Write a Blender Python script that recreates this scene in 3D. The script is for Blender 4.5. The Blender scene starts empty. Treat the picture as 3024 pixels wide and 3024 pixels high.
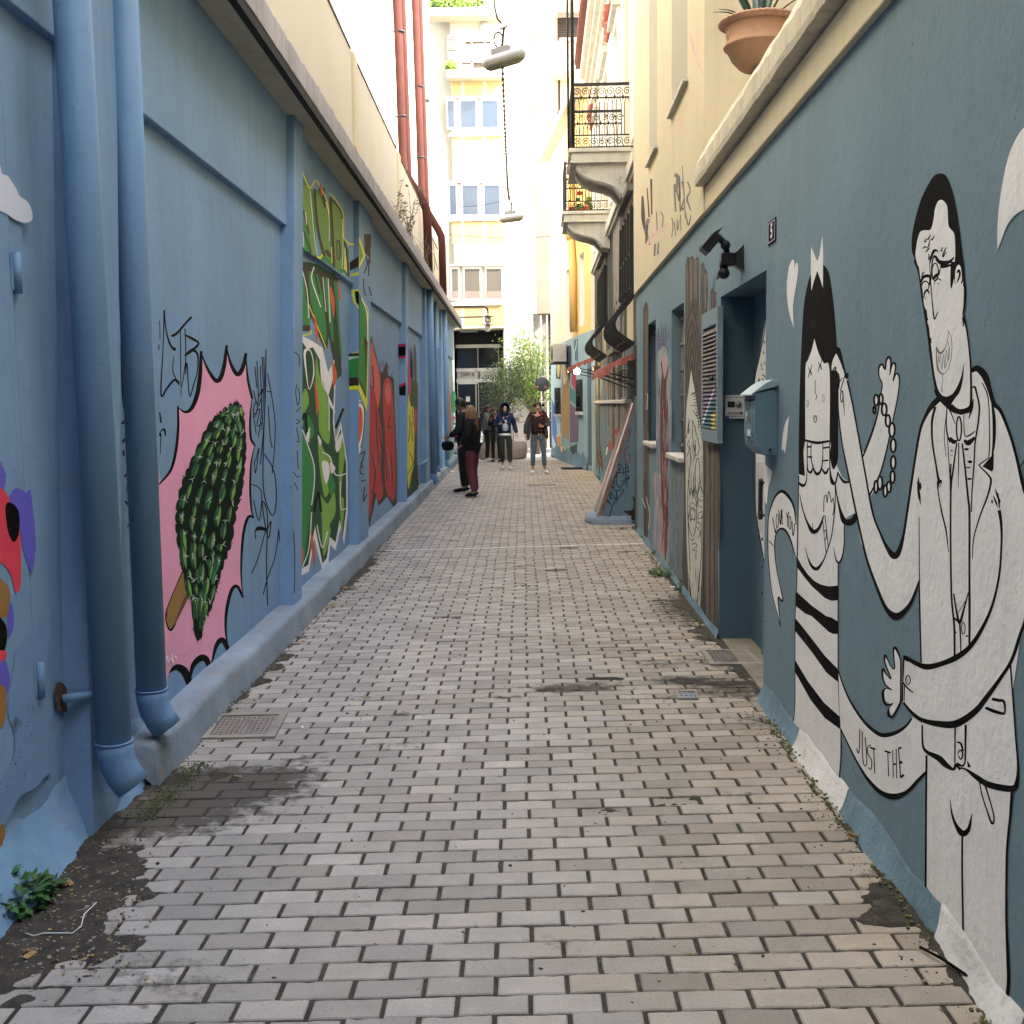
import bpy, bmesh, math, random
import numpy as np
from mathutils import Vector, Matrix, noise
from mathutils.geometry import tessellate_polygon
random.seed(7)
R=math.radians
scene=bpy.context.scene
COL=scene.collection
# ---------------------------------------------------------------- camera
F=3260.; H=1.62
def cam_axes(vx=1545,vy=1192,roll=0.75):
    f=np.array([(vx-1512)/F,(vy-1512)/F,1.]); f/=np.linalg.norm(f)
    r=math.radians(roll); d=np.array([math.sin(r),math.cos(r),0.]); d-=f*d.dot(f); d/=np.linalg.norm(d)
    up=-d; rt=np.cross(f,up); return np.array([rt,f,up])
CM=cam_axes()
def ray(p): return CM@np.array([(p[0]-1512)/F,(p[1]-1512)/F,1.])
def G(px,py,z=0.):
    r=ray((px,py)); t=(z-H)/r[2]; return Vector((r[0]*t,r[1]*t,z))
def AT(px,py,Y):
    r=ray((px,py)); t=Y/r[1]; return Vector((r[0]*t,Y,H+r[2]*t))
cd=bpy.data.cameras.new('camera'); cam=bpy.data.objects.new('camera',cd); COL.objects.link(cam)
cd.sensor_width=36; cd.lens=36*F/3024; cd.clip_start=.05; cd.clip_end=600
mx=Matrix.Identity(4)
for i in range(3):
    mx[i][0]=CM[i,0]; mx[i][1]=-CM[i,1]; mx[i][2]=-CM[i,2]
mx.translation=Vector((0,0,H)); cam.matrix_world=mx; scene.camera=cam
# ---------------------------------------------------------------- materials
MATS={}
def srgb(r,g,b): 
    f=lambda c:(c/255/12.92) if c/255<=.04045 else ((c/255+.055)/1.055)**2.4
    return (f(r),f(g),f(b))
def mat(name,col,rough=.85,var=.08,scale=3.,bump=.0,bscale=60.,metal=0.,streak=0.,streakcol=None,spots=0.,spotcol=(.25,.22,.19),spotscale=9.,emit=None,spec=.35,fine=.0,pits=0.,blotch=0.):
    if name in MATS: return MATS[name]
    m=bpy.data.materials.new(name); m.use_nodes=True; nt=m.node_tree; N=nt.nodes; L=nt.links
    b=N['Principled BSDF']; b.inputs['Roughness'].default_value=rough; b.inputs['Metallic'].default_value=metal
    b.inputs['Specular IOR Level'].default_value=spec
    g=N.new('ShaderNodeNewGeometry'); pos=g.outputs['Position']
    def noi(sc,det=5,vec=None,rgh=.55):
        n=N.new('ShaderNodeTexNoise'); n.inputs['Scale'].default_value=sc; n.inputs['Detail'].default_value=det; n.inputs['Roughness'].default_value=rgh
        L.new(vec or pos,n.inputs['Vector']); return n.outputs['Fac']
    def mixc(fac,a,c,mode='MIX'):
        x=N.new('ShaderNodeMix'); x.data_type='RGBA'; x.blend_type=mode
        if isinstance(fac,float): x.inputs[0].default_value=fac
        else: L.new(fac,x.inputs[0])
        for k,s in ((6,a),(7,c)):
            if isinstance(s,tuple): x.inputs[k].default_value=(*s[:3],1)
            else: L.new(s,x.inputs[k])
        return x.outputs[2]
    def rng(v,a,c,lo,hi):
        x=N.new('ShaderNodeMapRange'); L.new(v,x.inputs[0]); x.inputs[1].default_value=a; x.inputs[2].default_value=c; x.inputs[3].default_value=lo; x.inputs[4].default_value=hi; return x.outputs[0]
    c=tuple(col)
    lo=tuple(x*(1-var) for x in c); hi=tuple(min(1,x*(1+var)) for x in c)
    cur=mixc(rng(noi(scale),.3,.7,0,1),lo,hi)
    if fine: 
        cur=mixc(rng(noi(180,2),.25,.75,0,1),mixc(float(1),cur,tuple([1-fine]*3),'MULTIPLY'),cur)
    if streak:
        mp=N.new('ShaderNodeMapping'); mp.inputs['Scale'].default_value=(7,7,.6); L.new(pos,mp.inputs['Vector'])
        s=rng(noi(1.6,6,mp.outputs[0],.62),.5,.78,0,streak)
        cur=mixc(s,cur,streakcol or tuple(x*.55 for x in c))
    if spots:
        s=rng(noi(spotscale,8,None,.65),.56,.66,0,spots); cur=mixc(s,cur,spotcol)
    if blotch:
        s=rng(noi(.55,7,None,.6),.42,.66,0,blotch); cur=mixc(s,cur,tuple(x*.68 for x in c))
    if pits:
        s=rng(noi(34,3,None,.5),.715,.735,0,pits); cur=mixc(s,cur,tuple(x*.35 for x in c))
    L.new(cur,b.inputs['Base Color'])
    if bump:
        bp=N.new('ShaderNodeBump'); bp.inputs['Strength'].default_value=bump; bp.inputs['Distance'].default_value=.01
        a=N.new('ShaderNodeMath'); a.operation='MULTIPLY_ADD'; L.new(noi(bscale,6),a.inputs[0]); a.inputs[1].default_value=.6
        L.new(noi(bscale*.13,4),a.inputs[2]); L.new(a.outputs[0],bp.inputs['Height']); L.new(bp.outputs[0],b.inputs['Normal'])
    if emit:
        b.inputs['Emission Color'].default_value=(*emit[:3],1); b.inputs['Emission Strength'].default_value=emit[3]
    MATS[name]=m; return m
# ---------------------------------------------------------------- frames (planes of the real walls)
class Frame:
    def __init__(s,O,U,n):
        s.O=Vector(O); s.U=Vector(U).normalized(); s.n=Vector(n).normalized()
    def pt(s,u,z,d=0): return s.O+s.U*u+Vector((0,0,z))+s.n*d
    def hit(s,px,py,d=0):
        r=Vector(ray((px,py))); o=Vector((0,0,H)); q=s.O+s.n*d
        t=(q-o).dot(s.n)/r.dot(s.n); p=o+r*t-q
        return p.dot(s.U),p.z
KL,KR=-.009,.017
FL=Frame((-1.725,0,0),(KL,1,0),(1,-KL,0))      # left lower wall panels; outward d>0 towards the alley
FR=Frame((1.185,0,0),(KR,1,0),(-1,KR,0))       # right blue wall
FB=Frame((0,37,0),(1,0,0),(0,-1,0))            # far facade across the street
YA=Vector((1.6,25.9,0)); YB=Vector((.86,33.8,0))
FY=Frame(YA,YB-YA,Vector((-(YB-YA).y,(YB-YA).x,0)))   # yellow house, angled facade
def endf(Y): return Frame((0,Y,0),(1,0,0),(0,-1,0))
# ---------------------------------------------------------------- mesh builder
class MB:
    def __init__(s): s.v=[];s.f=[];s.m=[];s.mats=[];s.sm=[]
    def mi(s,m):
        if m not in s.mats: s.mats.append(m)
        return s.mats.index(m)
    def add(s,vs,fs,m,smooth=False):
        o=len(s.v); k=s.mi(m); s.v+= [tuple(v) for v in vs]
        for f in fs: s.f.append([i+o for i in f]); s.m.append(k); s.sm.append(smooth)
    def hexa(s,P,m): # 8 pts: bottom 0-3, top 4-7
        s.add(P,[(0,3,2,1),(4,5,6,7),(0,1,5,4),(1,2,6,5),(2,3,7,6),(3,0,4,7)],m)
    def box(s,x0,x1,y0,y1,z0,z1,m):
        s.hexa([(x0,y0,z0),(x1,y0,z0),(x1,y1,z0),(x0,y1,z0),(x0,y0,z1),(x1,y0,z1),(x1,y1,z1),(x0,y1,z1)],m)
    def fbox(s,fr,u0,u1,z0,z1,d0,d1,m):
        if u0>u1:u0,u1=u1,u0
        if d0>d1:d0,d1=d1,d0
        P=[fr.pt(u0,z0,d0),fr.pt(u1,z0,d0),fr.pt(u1,z0,d1),fr.pt(u0,z0,d1),fr.pt(u0,z1,d0),fr.pt(u1,z1,d0),fr.pt(u1,z1,d1),fr.pt(u0,z1,d1)]
        s.hexa(P,m)
    def pbox(s,fr,px0,py0,px1,py1,d0,d1,m):   # box whose face is found on the wall plane
        a=fr.hit(px0,py0,d1); b=fr.hit(px1,py1,d1); s.fbox(fr,a[0],b[0],min(a[1],b[1]),max(a[1],b[1]),d0,d1,m)
    def obox(s,c,ax,ay,az,m): # oriented box: centre + half vectors
        c=Vector(c);ax=Vector(ax);ay=Vector(ay);az=Vector(az)
        s.hexa([c-ax-ay-az,c+ax-ay-az,c+ax+ay-az,c-ax+ay-az,c-ax-ay+az,c+ax-ay+az,c+ax+ay+az,c-ax+ay+az],m)
    def quad(s,P,m): s.add(P,[tuple(range(len(P)))],m)
    def tube(s,path,r,m,n=8,cap=True):
        P=[Vector(p) for p in path]; k=len(P); rs=r if isinstance(r,(list,tuple)) else [r]*k
        vs=[];fs=[]; up=None
        for i,p in enumerate(P):
            t=(P[min(i+1,k-1)]-P[max(i-1,0)]).normalized()
            if up is None:
                up=Vector((0,0,1)) if abs(t.z)<.9 else Vector((1,0,0))
            a=t.cross(up)
            if a.length<1e-4: a=t.orthogonal()
            a.normalize(); b=a.cross(t).normalized(); up=b
            for j in range(n):
                q=2*math.pi*j/n; vs.append(p+(a*math.cos(q)+b*math.sin(q))*rs[i])
        for i in range(k-1):
            for j in range(n):
                j2=(j+1)%n; fs.append((i*n+j,i*n+j2,(i+1)*n+j2,(i+1)*n+j))
        if cap: fs+= [tuple(range(n-1,-1,-1)),tuple((k-1)*n+j for j in range(n))]
        s.add(vs,fs,m,True)
    def lathe(s,c,prof,m,n=20,sx=1,sy=1,flute=0,fl=None):
        c=Vector(c); vs=[];fs=[]
        for r,z in prof:
            for j in range(n):
                q=2*math.pi*j/n; rr=r*(1+(fl*math.cos(flute*q) if fl else 0)); vs.append(c+Vector((rr*math.cos(q)*sx,rr*math.sin(q)*sy,z)))
        for i in range(len(prof)-1):
            for j in range(n):
                j2=(j+1)%n; fs.append((i*n+j,i*n+j2,(i+1)*n+j2,(i+1)*n+j))
        fs+= [tuple(range(n-1,-1,-1)),tuple((len(prof)-1)*n+j for j in range(n))]
        s.add(vs,fs,m,True)
    def ball(s,c,r,m,n=12,sx=1,sy=1,sz=1):
        s.lathe(c,[(max(.001,r*math.sin(math.pi*i/8)),-r*sz*math.cos(math.pi*i/8)) for i in range(9)],m,n,sx,sy)
    def build(s,name,parent=None,origin=None,bevel=0,label=None,kind=None):
        o0=Vector(origin) if origin is not None else (Vector(parent['_loc']) if parent is not None else Vector((0,0,0)))
        me=bpy.data.meshes.new(name)
        me.from_pydata([(v[0]-o0.x,v[1]-o0.y,v[2]-o0.z) for v in s.v],[],s.f)
        for m in s.mats: me.materials.append(m)
        me.polygons.foreach_set('material_index',s.m); me.polygons.foreach_set('use_smooth',s.sm); me.update()
        ob=bpy.data.objects.new(name,me); COL.objects.link(ob)
        if parent is not None: ob.parent=parent; ob['_loc']=list(o0)
        else: ob.location=o0; ob['_loc']=list(o0)
        if parent is not None and 'ismesh' in parent: pass
        if bevel:
            b=ob.modifiers.new('bevel','BEVEL'); b.width=bevel; b.segments=2; b.limit_method='ANGLE'; b.angle_limit=R(40)
        if label: ob['label']=label
        if kind: ob['kind']=kind
        return ob
def thing(name,label,cat,loc,group=None):
    o=bpy.data.objects.new(name,None); COL.objects.link(o); o.location=loc; o['_loc']=list(loc); o.empty_display_size=.1
    o['label']=label; o['category']=cat
    if group:o['group']=group
    return o
def tag(o,label,cat,group=None):
    o['label']=label;o['category']=cat
    if group:o['group']=group
    return o
# ---------------------------------------------------------------- curves / paint
def cr(pts,closed=False,n=6):
    """Catmull-Rom through pts (any dimension); a repeated point is a sharp corner"""
    P=[]; sh=[]
    for p in pts:
        if P and tuple(P[-1])==tuple(p): sh[-1]=True
        else: P.append(tuple(p)); sh.append(False)
    k=len(P); out=[]
    rngk=range(k if closed else k-1)
    for i in rngk:
        p1=P[i];p2=P[(i+1)%k]
        p0=P[i-1] if (closed or i>0) else p1
        p3=P[(i+2)%k] if (closed or i+2<k) else p2
        if sh[i]: p0=p1
        if sh[(i+1)%k]: p3=p2
        for j in range(n):
            t=j/n;t2=t*t;t3=t2*t
            out.append(tuple(.5*((2*b)+(-a+c)*t+(2*a-5*b+4*c-d)*t2+(-a+3*b-3*c+d)*t3) for a,b,c,d in zip(p0,p1,p2,p3)))
    if not closed: out.append(P[-1])
    return out
class Paint:
    """paint lying on a wall plane; outlines are given as measured points and laid on that plane"""
    def __init__(s,fr,d,ox,oy,sc,step=.000012):
        s.fr=fr;s.d=d;s.ox=ox;s.oy=oy;s.sc=sc;s.mb=MB();s.k=0;s.st=step
    def h(s,x,y,d): return s.fr.hit(s.ox+x*s.sc,s.oy+y*s.sc,d)
    def nd(s): s.k+=1; return s.d+.0006+s.k*s.st
    def fill(s,pts,m,smooth=True,n=5):
        q=cr([tuple(p) for p in pts],True,n) if smooth else pts
        d=s.nd(); uz=[s.h(x,y,d) for x,y in q]
        tri=tessellate_polygon([[Vector((a,b,0)) for a,b in uz]])
        s.mb.add([s.fr.pt(a,b,d) for a,b in uz],tri,m)
    def line(s,pts,m,w=None,n=6,smooth=True):
        P=[]; last=w or 8
        for p in pts:
            if len(p)>2: last=p[2] if w is None or len(p)>2 else w
            P.append((p[0],p[1],last))
        q=cr(P,False,n) if smooth and len(P)>2 else P
        d=s.nd(); vs=[];fs=[]
        for i,p in enumerate(q):
            a=q[max(i-1,0)];b=q[min(i+1,len(q)-1)]
            tx,ty=b[0]-a[0],b[1]-a[1]; l=math.hypot(tx,ty) or 1
            nx,ny=-ty/l,tx/l; h=max(p[2],1.)/2
            for sg in(1,-1):
                u,z=s.h(p[0]+nx*h*sg,p[1]+ny*h*sg,d); vs.append(s.fr.pt(u,z,d))
        for i in range(len(q)-1): fs.append((2*i,2*i+1,2*i+3,2*i+2))
        s.mb.add(vs,fs,m)
    def ell(s,x,y,rx,ry,m,w=None,white=None):
        P=[(x+rx*math.cos(a*math.pi/8),y+ry*math.sin(a*math.pi/8)) for a in range(16)]
        if white: s.fill(P,white,False)
        if w: s.line([(*p,w) for p in P+[P[0]]],m)
        elif not white: s.fill(P,m,False)
    def build(s,name,parent,label=None): return s.mb.build(name,parent,label=label)
def wall_holes(mb,fr,u0,u1,z0,z1,holes,d,m,depth=.22,backm=None,jamb=None):
    us=sorted({u0,u1,*[h[0] for h in holes],*[h[1] for h in holes]}); zs=sorted({z0,z1,*[h[2] for h in holes],*[h[3] for h in holes]})
    us=[u for u in us if u0<=u<=u1]; zs=[z for z in zs if z0<=z<=z1]
    for a,b in zip(us,us[1:]):
        for c,e in zip(zs,zs[1:]):
            if any(h[0]<=a and b<=h[1] and h[2]<=c and e<=h[3] for h in holes): continue
            mb.quad([fr.pt(a,c,d),fr.pt(b,c,d),fr.pt(b,e,d),fr.pt(a,e,d)],m)
    for h in holes:
        a,b,c,e=h[:4]; dp=h[4] if len(h)>4 else depth; j=h[5] if len(h)>5 else (jamb or m)
        mb.quad([fr.pt(a,c,d),fr.pt(a,e,d),fr.pt(a,e,d-dp),fr.pt(a,c,d-dp)],j); mb.quad([fr.pt(b,c,d),fr.pt(b,e,d),fr.pt(b,e,d-dp),fr.pt(b,c,d-dp)],j)
        mb.quad([fr.pt(a,e,d),fr.pt(b,e,d),fr.pt(b,e,d-dp),fr.pt(a,e,d-dp)],j); mb.quad([fr.pt(a,c,d),fr.pt(b,c,d),fr.pt(b,c,d-dp),fr.pt(a,c,d-dp)],j)
        mb.quad([fr.pt(a,c,d-dp),fr.pt(b,c,d-dp),fr.pt(b,e,d-dp),fr.pt(a,e,d-dp)],backm or j)
def extr(mb,fn,us,m):
    """sweep a profile along a wall, smooth along its length and sharp across"""
    rows=[fn(u) for u in us]; k=len(rows[0]); n=len(us)
    for j in range(k-1):
        vs=[q for r in rows for q in (r[j],r[j+1])]; mb.add(vs,[(2*i,2*i+2,2*i+3,2*i+1) for i in range(n-1)],m,True)
    mb.add(rows[0],[tuple(range(k))],m); mb.add(rows[-1],[tuple(range(k))],m)
def fbm(x,y,z=0,o=4):
    return noise.fractal(Vector((x,y,z)),.9,2.1,o)
def skirt(name,fr,u0,u1,h,out,m,parent,seed=0,d0=0,du=.05):
    """rough cement flare at the foot of a wall"""
    nu=int((u1-u0)/du)+1; nz=8; vs=[];fs=[]
    for i in range(nu+1):
        u=u0+(u1-u0)*i/nu
        hh=h*(1+.35*fbm(u*1.7,seed,3)); oo=out*(1+.5*fbm(u*1.1,seed+5,1))
        for j in range(nz+1):
            t=j/nz; z=hh*t-.02; d=d0+oo*(1-t)**1.6+out*.16*fbm(u*9,z*14,seed)*(1-t)+.003*(1-t)
            if j==nz: d=d0-.01
            vs.append(fr.pt(u,z,d))
    for i in range(nu):
        for j in range(nz):
            a=i*(nz+1)+j; fs.append((a,a+nz+1,a+nz+2,a+1))
    mb=MB(); mb.add(vs,fs,m,True); return mb.build(name,parent)
# ---------------------------------------------------------------- palette
M_blueL=mat('blue paint left',(.180,.315,.488),.8,.08,1.2,.45,45,streak=.4,streakcol=(.105,.195,.33),spots=.15,spotcol=(.09,.16,.26),pits=.55,blotch=.3)
M_blueP=mat('blue pipe paint',(.13,.255,.41),.6,.07,2,.2,60,streak=.4,streakcol=(.08,.16,.28),spots=.15,spotcol=(.08,.14,.22),pits=.5)
M_blueR=mat('blue paint right',(.152,.237,.292),.85,.10,1.0,.42,38,streak=.6,streakcol=(.195,.275,.32),spots=.22,spotcol=(.085,.145,.195),pits=.7,blotch=.35)
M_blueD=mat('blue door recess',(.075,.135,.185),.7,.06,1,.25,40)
M_cream=mat('cream plaster',(.60,.52,.36),.9,.06,1,.35,40,streak=.35,streakcol=(.42,.36,.26),spots=.12,spotcol=(.35,.3,.2))
M_creamU=mat('cream upper',(.58,.535,.43),.9,.03,1,.12,40,streak=.2,streakcol=(.55,.47,.35))
M_creamW=mat('pale facade',(.78,.72,.58),.9,.03,1,.12,40)
M_white=mat('white facade',(.50,.455,.35),.9,.03,1,.1,40)
M_yel=mat('yellow render',(.74,.50,.20),.9,.06,1,.2,40,streak=.3,streakcol=(.6,.36,.13))
M_conc=mat('raw concrete',(.34,.30,.27),.95,.2,3,.6,30,streak=.4,streakcol=(.2,.17,.15),spots=.5,spotcol=(.14,.12,.10),fine=.8)
M_soff=mat('soffit plaster',(.46,.42,.33),.95,.12,2,.4,30,spots=.4,spotcol=(.2,.17,.12),spotscale=4)
M_stone=mat('pale stone',(.58,.55,.48),.9,.1,5,.3,50,streak=.4,streakcol=(.2,.17,.13))
M_stoneD=mat('grimy stone',(.20,.18,.15),.95,.25,5,.5,50,streak=.6,streakcol=(.06,.05,.04))
M_kerb=mat('blue washed cement',(.255,.325,.40),.9,.22,2,.9,28,streak=.2,spots=.6,spotcol=(.27,.25,.23),spotscale=5,fine=.35)
M_kerbR=mat('peeling cement foot',(.14,.225,.28),.9,.2,4,1,35,spots=.75,spotcol=(.20,.29,.34),spotscale=13)
M_kerbRw=mat('peeling white foot',(.70,.69,.67),.9,.15,4,1,35,spots=.5,spotcol=(.30,.32,.2),spotscale=8)
M_black=mat('black paint',(.0045,.004,.0038),.9,.2,4,.2,40,spec=.08,spots=.18,spotcol=(.05,.05,.05),spotscale=14)
M_wht=mat('white wall paint',(.80,.79,.79),.75,.05,2,.6,38,streak=.3,streakcol=(.60,.57,.56),spots=.22,spotcol=(.55,.52,.51),pits=.35)
M_grey=mat('grey marker',(.12,.12,.12),.6)
M_iron=mat('black iron',(.018,.018,.02),.5,.2,8,.2,50)
M_pipeR=mat('red brown pipe',(.062,.023,.018),.85,.12,3,.15,60,streak=.3,streakcol=(.04,.012,.01),spec=.08)
M_dark=mat('dark interior',(.012,.013,.015),.6)
M_glassd=mat('dark glass',(.02,.022,.025),.08,.1,1,spec=.6)
M_glassp=mat('pale glass',(.045,.065,.095),.25,.1,.6,spec=.8)
M_blind=mat('window blind',(.11,.095,.075),.6,.1,1,streak=.2)
M_brn=mat('brown wood shutter',(.075,.05,.038),.7,.25,6,.3,40,streak=.6,streakcol=(.03,.02,.015))
M_metal=mat('galvanised metal',(.45,.46,.47),.4,.1,5,metal=.6)
M_lampw=mat('lamp housing',(.36,.38,.40),.35,.05,3)
M_terra=mat('terracotta',(.46,.27,.17),.85,.15,5,.5,50,spots=.3,spotcol=(.22,.17,.12),streak=.4,streakcol=(.55,.38,.27))
M_awn=mat('faded red awning',(.36,.10,.075),.8,.2,8,.3,30,streak=.5,streakcol=(.55,.30,.25))
M_leafA=mat('olive leaf',(.10,.13,.065),.6,.5,9)
M_leafB=mat('fresh leaf',(.20,.31,.045),.55,.4,7)
M_leafC=mat('weed leaf',(.06,.13,.03),.6,.4,20)
M_bark=mat('bark',(.16,.13,.10),.9,.3,20,.6,60)
M_agave=mat('agave leaf',(.05,.12,.09),.45,.3,6)
M_dry=mat('dry stalk',(.16,.13,.08),.9,.3,20)
M_tile=mat('dark red tile edge',(.16,.05,.04),.8,.2,10)
def col(name,r,g,b,rough=.75,**k): return mat(name,srgb(r,g,b),rough,.06,2.5,.3,38,**k)
# ---------------------------------------------------------------- ground and paving
g=MB(); g.quad([(-150,-150,-.03),(150,-150,-.03),(150,250,-.03),(-150,250,-.03)],mat('ground concrete',(.34,.32,.29),.95,.15,.5,.3,10))
o=g.build('ground',kind='structure')
def interp(x,xs,ys): return float(np.interp(x,xs,ys))
def aY(y): return math.tan(R(interp(y,[0,3,8,13,30],[1.2,1.7,3.2,5.2,6.0])))
def rowY(s,X): return s+X*aY(s)
def BL(px,py,rx,ry,st=1.): 
    p=G(px,py); return (p.x,p.y,rx,ry,st)
dirtB=[BL(90,2640,.33,.42,.95),BL(30,2800,.28,.3,.95),BL(240,2540,.2,.2,.9),BL(60,2480,.3,.3),BL(300,2690,.12,.14,.7),BL(390,2620,.1,.09,.65),BL(330,2780,.16,.05,.7),BL(2740,2655,.20,.14,1.1),BL(2680,2700,.14,.07,1.1),BL(640,2290,.10,.12,.6),
  BL(2070,1790,.22,.7,.95),BL(2110,1870,.20,.35,.8),BL(2040,1730,.16,.7,.8),BL(2220,1960,.25,.2,.7),BL(1060,1690,.1,1.2,.75),BL(1110,1600,.1,1.8,.8),BL(1190,1500,.1,3,.8),BL(1260,1430,.12,4,.7),BL(1000,1740,.09,.8,.5),BL(820,1960,.08,.9,.5),BL(2850,2850,.1,.3,.55),BL(2630,2540,.08,.6,.5),BL(2020,2010,.12,.08,.75),BL(2170,2020,.16,.06,.8),BL(1780,2005,.2,.05,.6),BL(1690,2035,.25,.05,.6),BL(2740,1900,.1,.2,.5),BL(1900,1560,.3,.15,.7),BL(480,2300,.25,.10,.55),BL(1070,1580,.08,1,.5)]
grimeB=[BL(640,2330,.42,.30,1.1),BL(470,2400,.45,.28,1),BL(820,2290,.25,.16,.9),BL(900,2240,.2,.1,.6),BL(1700,2030,.35,.12,.8),BL(2050,2010,.35,.16,.7),BL(1900,2060,.5,.05,.6),BL(1180,2110,.2,.1,.5),BL(1150,2200,.3,.12,.5),BL(1500,1960,.25,.08,.4),BL(2130,1950,.4,.3,.5),BL(1650,1440,.6,.4,.5),BL(1560,1520,.8,.5,.35),BL(900,1850,.3,.3,.4),BL(1130,2640,.25,.1,.45),BL(1650,2780,.2,.08,.5),BL(1130,1620,.3,1.5,.45),BL(500,2900,.3,.2,.5),BL(2180,2040,.35,.25,.75),BL(2250,2130,.25,.2,.6),BL(2000,1800,.3,.8,.6),BL(1950,1960,.3,.15,.55),BL(1500,2060,.2,.05,.6),BL(2680,2600,.2,.15,.5),BL(1300,2040,.12,.06,.55),BL(1750,2230,.15,.05,.5),BL(2200,2350,.2,.06,.5),BL(1820,1480,.4,.8,.45)]
def mask(B,x,y):
    s=0.
    for cx,cy,rx,ry,st in B:
        q=((x-cx)/rx)**2+((y-cy)/ry)**2
        if q<4: s=max(s,st*math.exp(-q*.9))
    return s
def edgeL(y): return -1.57-.009*y if y>4.75 else -1.66
def edgeR(y): return 1.185+.017*y
BR=mat('paver concrete',(.405,.368,.325),.9,.10,6,.35,70,blotch=.22,fine=.28,pits=.5)
def paver_nodes(m):
    nt=m.node_tree;N=nt.nodes;L=nt.links;b=N['Principled BSDF']
    src=b.inputs['Base Color'].links[0].from_socket
    at=N.new('ShaderNodeAttribute'); at.attribute_name='wear_bounce'
    sp=N.new('ShaderNodeSeparateColor'); L.new(at.outputs['Color'],sp.inputs[0])
    g=N.new('ShaderNodeNewGeometry')
    n=N.new('ShaderNodeTexNoise'); n.inputs['Scale'].default_value=16; n.inputs['Detail'].default_value=7; n.inputs['Roughness'].default_value=.65; L.new(g.outputs['Position'],n.inputs['Vector'])
    a=N.new('ShaderNodeMath'); a.operation='ADD'; L.new(sp.outputs[1],a.inputs[0]); L.new(n.outputs['Fac'],a.inputs[1])
    r=N.new('ShaderNodeMapRange'); L.new(a.outputs[0],r.inputs[0]); r.inputs[1].default_value=.78; r.inputs[2].default_value=1.0
    tint=N.new('ShaderNodeMapRange'); L.new(sp.outputs[0],tint.inputs[0]); tint.inputs[3].default_value=.76; tint.inputs[4].default_value=1.12
    mul=N.new('ShaderNodeVectorMath'); mul.operation='SCALE'; L.new(src,mul.inputs[0]); L.new(tint.outputs[0],mul.inputs['Scale'])
    w=N.new('ShaderNodeMix'); w.data_type='RGBA'; L.new(sp.outputs[2],w.inputs[0]); L.new(mul.outputs[0],w.inputs[6])
    w2=N.new('ShaderNodeMix'); w2.data_type='RGBA'; w2.blend_type='MULTIPLY'; w2.inputs[0].default_value=1; L.new(mul.outputs[0],w2.inputs[6]); w2.inputs[7].default_value=(1.0,.90,.74,1); L.new(w2.outputs[2],w.inputs[7])
    x=N.new('ShaderNodeMix'); x.data_type='RGBA'; L.new(r.outputs[0],x.inputs[0]); L.new(w.outputs[2],x.inputs[6]); x.inputs[7].default_value=(.085,.073,.058,1)
    L.new(x.outputs[2],b.inputs['Base Color'])
paver_nodes(BR)
def pavers():
    vs=[];fs=[];cl=[]
    s=-1.; k=0
    while s<31.6:
        y0=s+.004; y1=s+.1-.004
        L0=edgeL(s)-.02; L1=edgeR(s)+.03
        x=-2.2+(k%2)*.1+random.uniform(-.006,.006)
        while x<L1:
            a=x+.007;b=x+.2-.007
            if b>L0:
                a=max(a,L0); b=min(b,L1)
                if b-a>.03:
                    t=random.random(); bounce_warm=max(0,min(1,.25+.35*x+random.gauss(0,.12)))  # pavers get warmer to the right, sun bounce put into their colour
                    if random.random()<.05: t*=.3
                    dz=random.gauss(0,.0013); tx=random.gauss(0,.004); ty=random.gauss(0,.007); cx=(a+b)/2; cy=(y0+y1)/2
                    dz-=.006 if random.random()<.012 else 0
                    sub=6 if s<9 else 2; n0=len(vs)
                    e=.004
                    ring=[]
                    for i in range(sub+1): ring.append((a+(b-a)*i/sub,y0,0))
                    for i in range(sub+1): ring.append((b-(b-a)*i/sub,y1,0))
                    m=len(ring)
                    wob=[random.uniform(-.0022,.0022)-(.006*random.random() if random.random()<.06 else 0) for _ in ring]
                    for lvl,(zz,ins) in enumerate(((-.03,0),(-.0035,0),(0,e))):
                        for (xx,yy,_),w in zip(ring,wob):
                            X=xx+(ins if xx<a+1e-6 else (-ins if xx>b-1e-6 else 0)); Yv=yy+(ins+w if yy<cy else -ins+w)
                            z=zz+dz+(X-cx)*tx+(Yv-cy)*ty
                            Yw=rowY(s,X)+(Yv-s); vs.append((X,Yw,z)); cl.append((t,min(1,mask(grimeB,X,Yw)*.72+.9*mask(dirtB,X,Yw)*.35),bounce_warm,1))
                    for lvl in(0,1):
                        for i in range(m):
                            i2=(i+1)%m; o=n0+lvl*m; fs.append((o+i,o+i2,o+m+i2,o+m+i))
                    fs.append(tuple(n0+2*m+i for i in range(m)))
            x+=.2+random.uniform(-.0015,.0015)
        s+=.1; k+=1
    me=bpy.data.meshes.new('paving'); me.from_pydata(vs,[],fs); me.materials.append(BR)
    ca=me.color_attributes.new('wear_bounce','FLOAT_COLOR','POINT'); ca.data.foreach_set('color',np.array(cl,dtype=np.float32).ravel())
    ob=bpy.data.objects.new('paving',me); COL.objects.link(ob); ob['kind']='structure'; return ob
pavers()
M_dirt=mat('joint dirt',(.045,.037,.028),.95,.35,14,.9,90,spots=.5,spotcol=(.13,.115,.085),spotscale=20)
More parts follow.
